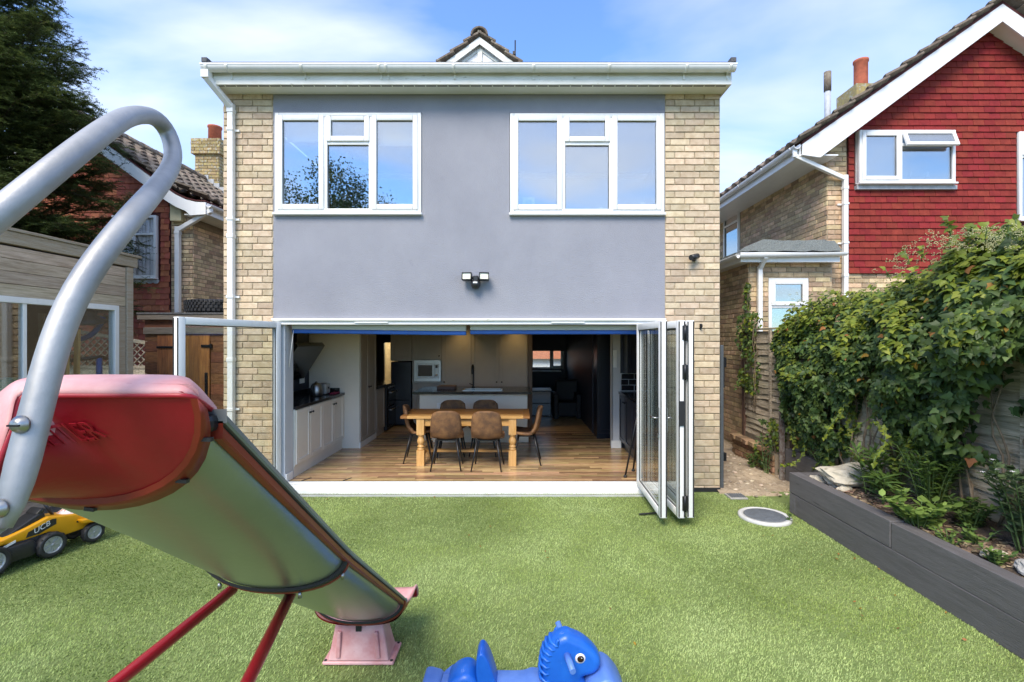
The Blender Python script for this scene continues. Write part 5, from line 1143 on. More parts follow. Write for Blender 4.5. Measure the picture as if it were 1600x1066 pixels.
b = MB(); b.tube([c+Vector((-.3, .02, .55))+Vector((.33*math.cos(a), 0, .33*math.sin(a))) for a in np.linspace(3.3, 6.1, 14)], .03, 8); tag(b.build('hula_hoop', m_bl2), 'blue curved hoop hanging behind the summerhouse glass', 'hoop')
c = inside(22, 590, -5.0); t = thing('storage_box', 'teal plastic box just inside the summerhouse window', 'box', (c.x, c.y, .115)); M = Matrix.Translation((c.x-.1, c.y, 0))
b = MB(); b.prism([(-.3, 0), (.3, 0), (.34, 1.1), (-.34, 1.1)], lambda a, b_, d: Vector((c.x-.15+d, c.y+a, .115+b_)), -.15, .15); b.build('body', pmat('teal_plastic', (.01, .19, .16), .45), t, .02, 2); MB().prism([(-.36, 1.102), (.36, 1.102), (.34, 1.22), (.1, 1.34), (-.1, 1.34), (-.34, 1.22)], lambda a, b_, d: Vector((c.x-.15+d, c.y+a, .115+b_)), -.17, .17).build('lid', MATS['teal_plastic'], t, .01, 2)
# grey deck in front of the summerhouse
dk = thing('deck', 'dark grey painted deck in front of the summerhouse', 'deck', (-4.6, 4.2, 0))
for i in range(6):
    x0 = -5.25+i*.148; MB().box(x0, x0+.144, 2.6, 5.45, .105, .13).build('deck_board', m_decking, dk, .004)
MB().box(-4.375, -4.355, 2.6, 5.45, 0, .1045).build('fascia_board', m_decking, dk, .003); MB().box(-5.25, -4.38, 5.40, 5.44, 0, .1045).build('fascia_board', m_decking, dk)
MB().box(-5.3, -4.36, 5.46, 5.75, .0, .10).build('paving_slab', m_rock, dk, .006)
# lattice fence behind
lf_ = thing('lattice_fence', 'curved top lattice fence panel between summerhouse and store', 'fence', (-5.9, 8.0, 0)); LYF = 8.0
x0, x1 = -9.6, -4.9
for i in range(11): MB().box(x0, x1, LYF, LYF+.02, .1+i*.115, .1+i*.115+.108).build('board', m_fence, lf_, .003)
def ztop(x): return 2.35-.78*((x-x0)/(x1-x0))
b = MB()
for i in range(-14, 48):
    for s in (1, -1):
        pts = []
        for k in range(30):
            x = x0+i*.12+k*.04; z = 1.40+(k*.04)*1 if s > 0 else 2.2-(k*.04)
            if x0 < x < x1 and 1.37 < z < ztop(x): pts.append((x, LYF+(.004 if s > 0 else .016), z))
        if len(pts) > 1: b.bar(pts[0], pts[-1], .010, .024, up=(0, 1, 0))
b.build('lattice', m_fence, lf_)
MB().bar((x0, LYF+.01, ztop(x0)), (x1, LYF+.01, ztop(x1)), .05, .05).build('top_rail', m_fence, lf_); MB().bar((x0, LYF+.01, 1.385), (x1, LYF+.01, 1.385), .05, .05).build('rail', m_fence, lf_)
# brown timber store with a plank door
QY = 6.7; st_x0, st_x1 = at(226, 0, QY).x, -3.95
store = thing('timber_store', 'brown stained timber store with an orange plank door beside the house', 'shed', (-4.6, QY, 0))
zt = CH+(533-500)*QY/750
n = 14; bh = (zt-.02)/n
dx0, dx1 = at(246, 0, QY).x, at(329, 0, QY).x; dz1 = CH-(523-533)*QY/750
for i in range(n):
    z0 = .02+i*bh
    for a, b_ in (((st_x0, dx0), (dx1, st_x1)) if z0+bh < dz1+.05 else ((st_x0, st_x1),)):
        MB().box(a+.001, b_-.001, QY, QY+.02+random.uniform(-.004, 0), z0+.002, z0+bh-.002).build('board', m_storewood, store, .003)
MB().box(st_x0+.02, st_x1, QY+.021, QY+1.3, .0, zt-.01).build('body', m_storewood, store)
MB().box(st_x0, st_x1, QY-.03, QY-.001, dz1+.005, dz1+.10).build('lintel_board', m_storegrey, store, .004); MB().box(st_x0-.06, st_x1, QY-.06, QY-.0, zt+.0, zt+.075).build('roof_fascia', m_storegrey, store, .004)
MB().box(st_x0-.06, st_x1, QY-.07, QY+1.35, zt+.077, zt+.10).build('roof', m_felt, store)
dp_ = 5; dw = (dx1-dx0-.01)/dp_
for i in range(dp_): 
    p_ = MB().box(dx0+.005+i*dw, dx0+.003+(i+1)*dw, QY-.012, QY+.008, .05, dz1-.004).build('door_plank', m_storedoor, store, .003)
def bits(mb): return mb.build('hinge_strap', m_blkm, store, .002)
z_ = CH-(541-533)*QY/750; bits(MB().box(dx1-.12, dx1+.02, QY-.024, QY-.0125, z_-.02, z_+.02).box(dx1-.0, dx1+.03, QY-.03, QY-.0045, z_-.03, z_+.03)); bits(MB().box(dx0+.0, dx0+.25, QY-.024, QY-.0125, z_-.03, z_))
bits(MB().box(dx1-.07, dx1-.03, QY-.024, QY-.0125, .95, 1.38))
t = thing('tyre', 'black tractor tread tyre lying on the roof of the timber store', 'tyre', (-4.5, QY+.40, zt+.10))
ty = MB(); rr_, wdt = .40, .20; ty.lathe([(.20, .01), (.24, 0), (rr_-.04, 0), (rr_, .02), (rr_+.012, .05), (rr_+.012, wdt-.05), (rr_, wdt-.02), (rr_-.04, wdt), (.24, wdt), (.2, wdt-.01), (.2, .01)], (-4.48, QY+.44, zt+.10), 40); to = ty.build('carcass', m_rubber, t)
tr = MB()
for i in range(44):
    a = 2*math.pi*i/44; Mt = Matrix.Translation((-4.48, QY+.44, zt+.10)) @ Matrix.Rotation(a, 4, 'Z')
    for z0, sh_ in ((.03, .0), (.075, .03), (.12, 0), (.155, .03)): tr.box(rr_+.005, rr_+.026, -.02+sh_, .016+sh_, z0, z0+.034, M=Mt)
tr.build('tread_block', m_rubber, to)
b = MB(); rows = [[Vector((-5.62+.34*u+.04*math.sin(v*7), 6.9+.1*math.sin(u*5+v), .55+.75*v*(1-.25*u)+.04*math.sin(u*9))) for u in np.linspace(0, 1, 8)] for v in np.linspace(0, 1, 8)]
b.grid(rows); o = tag(b.build('tarpaulin', pmat('mossy_green_cover', (.05, .07, .02), .9, .3, 12, .5, 40, col2=(.10, .13, .035))), 'mossy green cover leaning beside the timber store', 'cover'); o.modifiers.new('t', 'SOLIDIFY').thickness = .03
# ================================================================== GARDEN SLIDE
def add_text(parent, name, s, size, fn, mat, depth=.0):
    """flat lettering as mesh: fn maps (u, v, w) of the text plane to a point"""
    cu = bpy.data.curves.new('lettering', 'FONT'); cu.body = s; cu.size = size; cu.align_x = 'LEFT'; cu.extrude = depth; cu.resolution_u = 4
    o = bpy.data.objects.new('lettering', cu); COL.objects.link(o); bpy.context.view_layer.update()
    me = bpy.data.meshes.new_from_object(o.evaluated_get(bpy.context.evaluated_depsgraph_get())); bpy.data.objects.remove(o); bpy.data.curves.remove(cu)
    bm = bmesh.new(); bm.from_mesh(me); bmesh.ops.triangulate(bm, faces=bm.faces); bmesh.ops.subdivide_edges(bm, edges=[e for e in bm.edges if e.calc_length() > size*.35], cuts=2); bm.to_mesh(me); bm.free()
    for v in me.vertices: v.co = fn(v.co.x, v.co.y, v.co.z)
    me.materials.clear(); me.materials.append(mat); return link(name, me, parent)
m_railgrey = pmat('grey_steel_rail', (.24, .26, .27), .45, .1, 5, metal=.5)
slide = thing('garden_slide', 'metal and red plastic garden slide with steel tube handrail', 'slide', (-.83, 1.6, 0))
def useg(c, hw, d, y, z, off=0, n=20, e=.72):
    row = []
    for k in range(n+1):
        a = -math.pi/2+math.pi*k/n; s, q = math.sin(a), math.cos(a)
        row.append(Vector((c+(hw+off)*math.copysign(abs(s)**e, s), y, z-(d+off)*abs(q)**e)))
    return row
PATH = [(.66, 1.761, -.702, .225, .106, 1.0), (.70, 1.732, -.705, .225, .106, 1.0), (1.10, 1.440, -.732, .219, .100, 1.0), (1.5, 1.150, -.763, .216, .104, .93), (2.62, .398, -.863, .225, .115, .88)]
def sec(y, off=0):
    for a, b_ in zip(PATH[:-1], PATH[1:]):
        if a[0] <= y <= b_[0]+1e-6:
            f = (y-a[0])/(b_[0]-a[0]); v = [a[i]+(b_[i]-a[i])*f for i in range(6)]; return useg(v[2], v[3], v[4], y, v[1], off, e=v[5])
for y0, y1 in ((.750, 1.505), (1.495, 2.62)):
    b = MB(); rows = [sec(y, -.004) for y in np.linspace(y0, y1, 12)]
    if y0 < 1.2: rows = [[sec((.705+.09*math.cos(-math.pi/2+math.pi*k/20))*(1-t)+1.505*t)[k] for k in range(21)] for t in np.linspace(0, 1, 14)]
    b.grid(rows); b.build('chute', m_chute, slide, fix=False)
    b = MB(); b.grid([[Vector((p.x+(.004 if k < 10 else -.004), p.y, p.z+.003)) for k, p in enumerate(r_)] for r_ in rows][::-1]); b.build('chute_bed', m_steel, slide, fix=False)
def secskew(y0, sk, off=0, lo=.66, hi=2.62):
    out = []
    for k in range(21):
        a = -math.pi/2+math.pi*k/20; out.append(sec(y0+sk*math.cos(a), off)[k])
    return out
def band(y, wdt, off=.008, thick=.012, sk=0):
    b = MB(); rows = []
    for yy in (y, y+wdt):
        rows.append(secskew(yy, sk, off+thick)+secskew(yy, sk, off)[::-1])
    b.grid(rows, closed=True)
    for r_ in rows: b.add(r_, [(k, k+1, 40-k, 41-k) for k in range(20)])
    return b
bd = band(.693, .026, .004, .010, .09).build('joint_band', m_redorange, slide)
for kk in (10, 15, 18):
    k = MB(); p = secskew(.706, .09, .0145)[kk]; q = secskew(.706, .09, .0165)[kk]; k.bar(p+Vector((-.008, 0, 0)), q+Vector((.008, 0, .0)), .008, .006); k.build('slot', m_blk, bd)
band(1.486, .016, .003, .010).build('joint_band', m_rubber, slide); band(1.504, .014, .004, .011).build('joint_band', m_redorange, slide)
band(2.578, .026, .006, .014).build('joint_band', m_redorange, slide); band(2.555, .022, .002, .012).build('joint_band', m_rubber, slide)
for kk in (5, 12, 17):
    p = sec(1.493, .02)[kk]; MB().lathe([(0, 0), (.006, 0), (.006, .012), (.004, .018), (0, .018)], p-Vector((0, 0, .016)), 8).build('bolt', m_steel, slide)
# side rails: grey capping above a dark red flange
for side, kk in ((1, 20), (-1, 0)):
    for nm, mt, dx, dz, w_, h_ in (('rail_cap', m_railgrey, .004, .010, .034, .016), ('side_flange', m_redorange, .006, -.012, .018, .022)):
        rows = []
        for y in np.linspace(.755, 2.62, 20):
            c0 = sec(y)[kk]+Vector((side*dx, 0, dz)); rows.append([c0+Vector((-w_/2, 0, -h_/2)), c0+Vector((w_/2, 0, -h_/2)), c0+Vector((w_/2, 0, h_/2)), c0+Vector((-w_/2, 0, h_/2))])
        b = MB(); b.grid(rows, closed=True, smooth=False); b.add(rows[0], [(0, 1, 2, 3)]); b.add(rows[-1], [(3, 2, 1, 0)]); b.build(nm, mt, slide, .003)
# red moulded entry: flares from the chute section to a rolled lip that turns down at its left end
def resample(P, n):
    d = [0]
    for a_, b_ in zip(P[:-1], P[1:]): d.append(d[-1]+(b_-a_).length)
    out = []
    for i in range(n):
        t = d[-1]*i/(n-1); j = 0
        while j < len(d)-2 and d[j+1] < t: j += 1
        out.append(P[j].lerp(P[j+1], (t-d[j])/max(1e-9, d[j+1]-d[j])))
    return out
NS = 49
LIP = resample(curve_pts([Vector((-.686, .600, 1.606)), Vector((-.672, .612, 1.655)), Vector((-.668, .628, 1.707)), Vector((-.690, .662, 1.748)), Vector((-.660, .668, 1.7495)), Vector((-.575, .678, 1.7485)), Vector((-.485, .690, 1.7475))], 10), NS)
US = resample(secskew(.698, .09, .004)[8:], NS)
def entry(s, f):
    """s 0..1 from the left wing to the right corner, f 0 at the chute .. 1 at the lip"""
    k = min(NS-1.0001, max(0, s*(NS-1))); i = int(k); u = US[i].lerp(US[i+1], k-i); l = LIP[i].lerp(LIP[i+1], k-i)
    p = u.lerp(l, f); p.z -= .004*math.sin(math.pi*f)*math.sin(math.pi*s); return p
b = MB(); b.grid([[entry(k/(NS-1), f) for k in range(NS)] for f in np.linspace(0, 1, 14)]); b.build('entry_moulding', m_red, slide, fix=False)
b = MB(); b.grid([[entry(k/(NS-1), f)+Vector((0, .012+.02*(1-k/(NS-1))**2, .010+.004*(1-f))) for k in range(NS)] for f in np.linspace(0, 1, 14)][::-1]); b.build('entry_top', m_pink, slide, fix=False)
outer = resample(LIP+curve_pts([LIP[-1], Vector((-.478, .705, 1.741)), Vector((-.484, .745, 1.722)), Vector((-.503, .800, 1.700))], 6)[1:], 70)
inner = resample(curve_pts([Vector((-.80, .70, 1.585)), Vector((-.80, .705, 1.66)), Vector((-.785, .71, 1.725)), Vector((-.764, .715, 1.752)), Vector((-.745, .725, 1.764)), Vector((-.70, .735, 1.768)), Vector((-.62, .755, 1.7675)), Vector((-.555, .775, 1.7645)), Vector((-.540, .785, 1.755)), Vector((-.537, .82, 1.722)), Vector((-.545, .855, 1.690))], 8), 70)
rows = []
for o_, i_ in zip(outer, inner):
    m1 = o_.lerp(i_, .25)+Vector((0, 0, .010)); m2 = o_.lerp(i_, .62)+Vector((0, 0, .009)); lo1 = o_+Vector((0, 0, -.006)); lo2 = o_.lerp(i_, .15)+Vector((0, 0, -.010)); dn = i_+Vector((0, .01, -.03))
    rows.append([lo2, lo1, o_+Vector((0, 0, .003)), m1, m2, i_, dn])
b = MB(); b.grid(rows); b.build('rolled_lip', m_pink, slide, fix=False)
b = MB(); b.tube([o_+Vector((0, .002, -.006)) for o_ in outer], .0042, 6); b.build('lip_edge', m_red, slide)
def emb(u, v, w_):
    q = min(5.999, max(0, u/.128*6)); i_ = int(q); q -= i_; s = ANC[i_][0]+(ANC[i_+1][0]-ANC[i_][0])*q; f = ANC[i_][1]+(ANC[i_+1][1]-ANC[i_][1])*q+v/.105; s = min(.98, max(.02, s)); f = min(.97, max(.02, f)); p = entry(s, f)
    e1 = entry(min(1, s+.02), f)-entry(max(0, s-.02), f); e2 = entry(s, min(1, f+.02))-entry(s, f-.02); n_ = e1.cross(e2).normalized()
    if n_.y > 0: n_ = -n_
    return p+n_*(.0032+w_)
def on_entry(px_, py_):
    best = None
    for s in np.linspace(.02, .98, 140):
        for f in np.linspace(.05, .95, 90):
            p = entry(s, f); d_ = (812+p.x*750/p.y-px_)**2+(533-(p.z-CH)*750/p.y-py_)**2
            if best is None or d_ < best[0]: best = (d_, s, f)
    return best[1:]
ANC = [on_entry(64+22*k, 701-4*k) for k in range(7)]
add_text(slide, 'embossed_lettering', 'KETTLER', .026, emb, m_red, .0008)
# corner bracket and bolts at the head of the right rail
p = sec(.75)[20]; b = MB(); b.box(p.x-.030, p.x+.010, .735, .775, p.z-.018, p.z+.010); b.build('corner_bracket', m_blkm, slide, .009, 2)
MB().lathe([(0, 0), (.006, 0), (.007, .009), (.004, .022), (0, .023)], (p.x-.022, .75, p.z-.042), 10).build('bolt', m_steel, slide)
# run-out: red plastic flattening and curling over at the foot of the slide
RO = [(2.60, .404, .243, .118), (2.70, .356, .240, .090), (2.78, .320, .238, .058), (2.86, .297, .238, .032), (2.92, .294, .240, .022), (2.96, .300, .242, .016), (3.0, .292, .245, .012), (3.025, .262, .247, .010), (3.035, .215, .248, .008)]
def roc(y): return -.873-.083*(y-2.62)*.6
for off, mt in ((0, m_pink), (-.009, m_red)):
    b = MB(); rows = [useg(roc(y), hw, d_, y+(off*.5 if y > 2.9 else 0), z+off, 0) for y, z, hw, d_ in RO]; b.grid(rows if off else rows[::-1]); b.build('run_out', mt, slide, fix=False)
b = MB()
for q in (-1, 0): b.tube([useg(roc(y), hw, d_, y, z, 0)[q] for y, z, hw, d_ in RO], .008, 6)
b.tube(useg(roc(3.035), .248, .008, 3.035, .215), .007, 6); b.build('run_out_edge', m_pink, slide)
# pedestal foot
f = MB(); zt_ = .246; T_ = [(-1.035, 2.705), (-.775, 2.705), (-.775, 2.80), (-1.035, 2.80)]; B_ = [(-1.075, 2.69), (-.735, 2.69), (-.735, 2.85), (-1.075, 2.85)]
f.add([(x, y, .03) for x, y in B_]+[(x, y, zt_) for x, y in T_], [(0, 1, 5, 4), (1, 2, 6, 5), (2, 3, 7, 6), (3, 0, 4, 7), (4, 5, 6, 7)])
ft = f.build('foot', m_pink, slide, .010, 2)
MB().box(-1.105, -.705, 2.68, 2.87, .006, .026).build('foot_flange', m_pink, ft, .006)
MB().prism([(-1.02, .19), (-1.03, .045), (-1.005, .045), (-1.0, .19)], lambda a, b_, d: Vector((a, d, b_)), 2.682, 2.71).prism([(-.795, .19), (-.815, .19), (-.805, .045), (-.78, .045)], lambda a, b_, d: Vector((a, d, b_)), 2.682, 2.71).build('foot_rib', m_pink, ft, .004)
k = MB()
for x in (-1.09, -.72): 
    for y in (2.695, 2.855): k.lathe([(.008, 0), (.008, .004), (0, .004)], (x, y, .026), 8)
k.box(-.92, -.89, 2.692, 2.71, .19, .246); k.build('fixing_hole', m_blk, ft)
# red stay tubes from the mid joint back to the ladder
for a, b_ in (((-.785, 1.65, .955), (-.535, .16, .80)), ((-.985, 1.65, .968), (-1.235, .16, .82))):
    MB().tube([a, b_], .018, 14).build('stay_tube', m_redp, slide)
# steel tube handrail: bolted end, bend, loop and back towards the ladder
hp = [(8, 826, .536), (20, 788, .545), (50, 668, .57), (82, 545, .595), (97, 490, .605), (118, 449, .62), (158, 396, .65), (206, 338, .70), (246, 293, .83), (266, 258, .95), (271, 221, 1.02), (240, 183, .965), (203, 180, .84), (160, 206, .71), (80, 268, .62), (0, 334, .57), (-120, 430, .53)]
def loop_(A, B, dA, dB, h): return [A*(1-t)**3+(A+dA*h)*3*t*(1-t)**2+(B+dB*h)*3*t*t*(1-t)+B*t**3 for t in np.linspace(0, 1, 15)]
i_ = hp.index((266, 258, .95)); A_, B_ = at(265, 266, .93), at(232, 180, .93)
hpts = [at(*q) for q in hp[:i_]]+loop_(A_, B_, (A_-at(206, 338, .70)).normalized(), (B_-at(160, 206, .71)).normalized(), .165)+[at(*q) for q in hp[i_+3:]]
P = curve_pts(hpts+[Vector((-.62, .40, 1.78)), Vector((-.56, .30, 1.55)), Vector((-.52, .12, .8)), Vector((-.50, .02, .0))], 6)
P = resample(P, 150)
for _ in range(10): P = [P[0]]+[P[k-1]*.25+P[k]*.5+P[k+1]*.25 for k in range(1, len(P)-1)]+[P[-1]]
rad = [.0158]*len(P); rad[0] = .006; rad[1] = .012; rad[2] = .0148
b = MB(); b.tube(P, rad, 20); hr = b.build('handrail', m_galv, slide)
for q in ((53, 660, .568), (21, 788, .545)):
    c = at(*q)+Vector((.0, -.0155, 0)); Mx = Matrix.Rotation(R(90), 3, 'X') ; bt = MB().lathe([(.0105, -.002), (.0105, .001), (.0085, .0035), (.0072, .006), (.004, .0075), (0, .008)], c, 16, M=Mx).build('bolt', m_steel, hr)
    MB().box(c.x-.0065, c.x+.0065, c.y-.0092, c.y-.006, c.z-.001, c.z+.001).build('bolt_slot', m_blkm, hr)
# ladder behind, out of frame to the left of the camera
for x in (-1.10,): MB().tube([(x, .62, 1.70), (x, .40, 1.5), (x, .02, 0)], .0168, 12).build('ladder_rail', m_galv, slide)
for i in range(5): z = .25+i*.27; y = .02+.38*z/1.5; MB().tube([(-1.09, y, z), (-.54, y+.03, z)], .014, 10).build('rung', m_redp, slide)
MB().bar(at(14, 805, .55)+Vector((-.01, .0, -.005)), Vector((-.57, .34, 1.55)), .03, .01).build('rail_bracket', m_galv, slide)

# ================================================================== YELLOW RIDE-ON TRACTOR
ang = -R(15.5); rootp = Vector((-3.91, 4.02, .012)); fwd = Vector((math.sin(-ang), math.cos(ang), 0)); rgt = Vector((fwd.y, -fwd.x, 0)); rootp = rootp-rgt*.15
tr_ = thing('toy_tractor', 'yellow and black ride-on toy tractor with silver wheels beside the deck', 'toy tractor', rootp, 0)
Mt = Matrix(((rgt.x, fwd.x, 0, rootp.x), (rgt.y, fwd.y, 0, rootp.y), (0, 0, 1, rootp.z), (0, 0, 0, 1)))
def tp(mb, nm, mt, parent=None, bev=0, seg=2):
    mb.v = [tuple(Mt @ Vector(v)) for v in mb.v]; o = mb.build(nm, mt, parent or tr_, bev, seg); return shade_auto(o, 40) if bev else o
def side(poly, x0, x1): return MB().prism(poly, lambda a, b_, d: Vector((d, a, b_)), x0, x1)
tp(side([(-.46, .13), (.02, .14), (.34, .12), (.36, .17), (.10, .20), (-.42, .20)], -.10, .10), 'chassis', m_blk, None, .01)
tp(side([(.00, .335), (.06, .315), (.26, .275), (.34, .25), (.34, .13), (.06, .13), (.0, .20), (-.16, .195), (-.32, .21), (-.33, .25), (-.15, .29)], -.105, .105), 'body', m_yellow, None, .018, 3)
tp(side([(-.33, .235), (-.05, .375), (-.01, .365), (.0, .33), (-.26, .205)], -.075, .075), 'seat', m_blk, None, .015, 3)
tp(side([(-.07, .37), (-.03, .41), (.0, .40), (-.02, .36)], -.07, .07), 'backrest', m_blk, None, .01)
tp(side([(-.46, .23), (-.34, .27), (-.30, .24), (-.42, .19)], -.15, .15), 'rear_mudguard', m_yellow, None, .012)
for s in (-1, 1):
    x0, x1 = (.09, .165) if s > 0 else (-.165, -.09)
    tp(side([(.20, .235), (.29, .222), (.37, .20), (.44, .185), (.44, .170), (.33, .178), (.22, .20)], x0, x1), 'mudguard', m_yellow, None, .008)
# driver print on the bonnet, decals on the side
b = MB(); rows = [[Vector((-.075+.15*k/8, y, .292+.06*math.sin(math.pi*k/8)*h_-(y-.1)*.13)) for k in range(9)] for y, h_ in ((.13, .2), (.17, .9), (.22, 1), (.27, .85), (.30, .2))]; b.grid(rows); tp(b, 'driver_hump', pmat('driver_print', (.75, .35, .22), .4, .3, 22, col2=(.85, .78, .75), lo=.45, hi=.5))
b = MB(); rows = [[Vector((-.078+.156*k/8, y, .295+.061*math.sin(math.pi*k/8)*h_-(y-.1)*.13)) for k in range(9)] for y, h_ in ((.245, 1), (.275, .9), (.30, .3))]; b.grid(rows); tp(b, 'cap_print', pmat('blue_print', (.02, .14, .5), .4))
for s in (1, -1):
    d_ = tp(side([(-.155, .215), (-.14, .255), (.02, .305), (.05, .30), (.05, .255), (-.07, .215)], *((.1052, .1085) if s > 0 else (-.1085, -.1052))), 'decal', m_blk)
    if s > 0: add_text(d_, 'lettering', 'UCB', .062, lambda u, v, w_: Mt @ Vector((.1095+w_, -.105+u*.92, .226+v+u*.30)), m_white)
    tp(side([(.20, .225), (.25, .222), (.25, .205), (.20, .208)], *((.1052, .1075) if s > 0 else (-.1075, -.1052))), 'badge', m_blk)
    tp(side([(-.30, .20), (-.22, .225), (-.22, .205), (-.30, .18)], *((.1052, .1075) if s > 0 else (-.1075, -.1052))), 'stripe_panel', m_white)
tp(side([(-.30, .185), (-.12, .19), (-.06, .10), (-.12, .06), (-.28, .06), (-.34, .12)], -.13, .13), 'step_panel', m_blk, None, .012)
def wheel(y, r, x, w_):
    s = 1 if x > 0 else -1; M = Matrix.Translation((x, y, r)) @ Matrix.Rotation(s*R(90), 4, 'Y')
    t_ = MB(); t_.lathe([(r*.62, -w_/2), (r*.9, -w_/2), (r*.985, -w_*.36), (r*.985, w_*.36), (r*.9, w_/2), (r*.70, w_/2), (r*.66, w_*.40), (r*.62, w_*.3), (r*.62, -w_/2)], (0, 0, 0), 32)
    for i in range(22):
        Mr = Matrix.Rotation(2*math.pi*i/22, 4, 'Z')
        t_.box(r*.96, r*1.01, -.008, .008, (-w_*.42 if i % 2 else 0), (0 if i % 2 else w_*.42), M=Mr)
    t_.v = [tuple(M @ Vector(v)) for v in t_.v]; ty_ = tp(t_, 'wheel', m_rubber)
    rm = MB(); rm.lathe([(r*.62, w_*.30), (r*.66, w_*.44), (r*.62, w_*.46), (r*.55, w_*.36), (r*.54, w_*.2)], (0, 0, 0), 32); rm.lathe([(0, w_*.42), (r*.12, w_*.40), (r*.14, w_*.25)], (0, 0, 0), 14)
    for i in range(5):
        for o_ in (-.14, .14):
            a = 2*math.pi*i/5+o_; a2 = 2*math.pi*i/5+o_*1.9; rm.bar((r*.10*math.cos(a), r*.10*math.sin(a), w_*.33), (r*.60*math.cos(a2-o_*.6), r*.60*math.sin(a2-o_*.6), w_*.33), r*.07, w_*.12)
    rm.v = [tuple(M @ Vector(v)) for v in rm.v]; tp(rm, 'rim', m_silver, ty_)
    dk_ = MB(); dk_.lathe([(0, w_*.12), (r*.6, w_*.12)], (0, 0, 0), 24); dk_.v = [tuple(M @ Vector(v)) for v in dk_.v]; tp(dk_, 'hub_disc', m_blk, ty_)
for x in (.125, -.125): wheel(.315, .086, x, .055); wheel(0, .102, x, .075); wheel(-.385, .118, x, .085)
tp(MB().tube([(0, .10, .28), (0, .03, .42)], .012, 8), 'steering_column', m_blk)

# ================================================================== BLUE ROCKING HORSE
HY = 2.32; K = 2.32/750
horse = thing('rocking_horse', 'blue plastic rocking horse on the turf in the foreground', 'rocking horse', (-.0, HY, 0))
def hp_(pts): return [((640+x/4.444-812)*K, CH-.016-(940+y/4.444-533)*K) for x, y in pts]
def hprism(poly, hw, y0=0): return MB().prism(poly, lambda a, b_, d: Vector((a, HY+y0+d, b_)), -hw, hw)
def smooth_poly(poly, n=4):
    P = curve_pts([Vector((a, b_, 0)) for a, b_ in poly+[poly[0]]], n)[:-1]; return [(p.x, p.y) for p in P]
def blow(poly, hw, nm, mt, parent, rnd=.03, y0=0, ny=6, n=4):
    """blow-moulded solid: outline inflated, with rounded flanks"""
    poly = smooth_poly(poly, n); b = MB(); c = Vector((sum(p[0] for p in poly)/len(poly), 0, sum(p[1] for p in poly)/len(poly))); N_ = len(poly); rows = []
    nrm = []
    for i in range(N_):
        a_, b2 = poly[i-1], poly[(i+1) % N_]; t = Vector((b2[0]-a_[0], 0, b2[1]-a_[1])).normalized(); nrm.append(Vector((t.z, 0, -t.x)))
    area = sum(poly[i-1][0]*poly[i][1]-poly[i][0]*poly[i-1][1] for i in range(N_)); sg = 1 if area > 0 else -1
    for j in range(2*ny+1):
        th = -math.pi/2+math.pi*j/(2*ny); ins = rnd*(1-math.cos(th)); yy = (hw-rnd)*(-1 if j < ny else 1 if j > ny else 0)+rnd*math.sin(th)
        rows.append([Vector((p[0], HY+y0+yy, p[1]))-n_*sg*ins for p, n_ in zip(poly, nrm)])
    b.grid(rows, closed=True)
    for r_, fl_ in ((rows[0], 1), (rows[-1], 0)): b.add(r_, [tuple(range(N_))], smooth=True)
    o = b.build(nm, mt, parent); shade_auto(o, 60); return o
head = [(905, 640), (922, 500), (918, 390), (930, 300), (972, 232), (1030, 190), (1085, 172), (1135, 190), (1205, 222), (1278, 285), (1318, 345), (1308, 405), (1268, 444), (1205, 462), (1200, 480), (1235, 530), (1270, 590), (1290, 640)]
zb = lambda z: z
hd = blow(hp_(head)+[(.16, .20), (-.04, .20)][0:0], .056, 'head', m_blue, horse, .035)
body = [(-.36, .165), (-.20, .185), (.0, .185), (.06, .20), (.12, .19), (.14, .17), (.10, .12), (-.06, .11), (-.24, .11), (-.34, .13), (-.38, .17)]
bo = blow(body, .10, 'body', m_blue_f, horse, .05)
# mane ridges down the back of the neck
rg = MB(); q = hp_([(915, 580), (914, 530), (913, 480), (912, 430), (916, 385), (924, 340), (936, 300), (955, 265), (982, 238)])
for i, (x, z) in enumerate(q):
    a = .2+i*.06; rg.tube([(x+.006+.05*math.cos(a), HY-.048, z-.035*math.sin(a)+.012), (x+.018, HY-.058, z+.002), (x-.003, HY-.035, z+.006), (x-.007, HY, z+.008), (x-.003, HY+.035, z+.006), (x+.02, HY+.05, z)], [.003, .006, .008, .009, .008, .004], 6)
rg.build('mane', m_blue, hd)
fl_ = hp_([(1040, 205), (1085, 172), (1130, 190), (1150, 225), (1095, 222)]); blow(fl_, .022, 'forelock', m_blue, hd, .012, n=3)
fl_ = hp_([(1000, 235), (1012, 205), (1030, 195), (1040, 225), (1025, 260)])
for s in (-1, 1): o = blow(fl_, .012, 'ear', m_blue, hd, .008, y0=s*.045, n=3)
hx, hz = hp_([(1085, 300)])[0]
for s in (-1, 1):
    e_ = Vector((hx+.018, HY+s*.15, hz-.012)) if s < 0 else Vector((hx-.03, HY+.12, hz+.055))
    MB().tube([(hx, HY+s*.05, hz), e_], [.017, .014], 12).build('handle_peg', m_blue_f, hd)
ex_, ez_ = hp_([(1175, 320)])[0]
for s in (-1, 1):
    Mx = Matrix.Rotation(R(90)*(-s), 3, 'X'); ey = MB().lathe([(0, .006), (.017, .0045), (.0245, .0), (.0245, -.004)], (ex_, HY+s*.056, ez_), 24, M=Mx).build('eye', m_whitepetal, hd)
    MB().lathe([(0, .0082), (.013, .0074), (.0165, .0045)], (ex_+.001, HY+s*.056, ez_), 20, M=Mx).build('iris', pmat('brown_iris', (.03, .012, .006), .2), ey); MB().lathe([(0, .0096), (.003, .0088)], (ex_+.006, HY+s*.056, ez_+.007), 8, M=Mx).build('glint', m_white, ey)
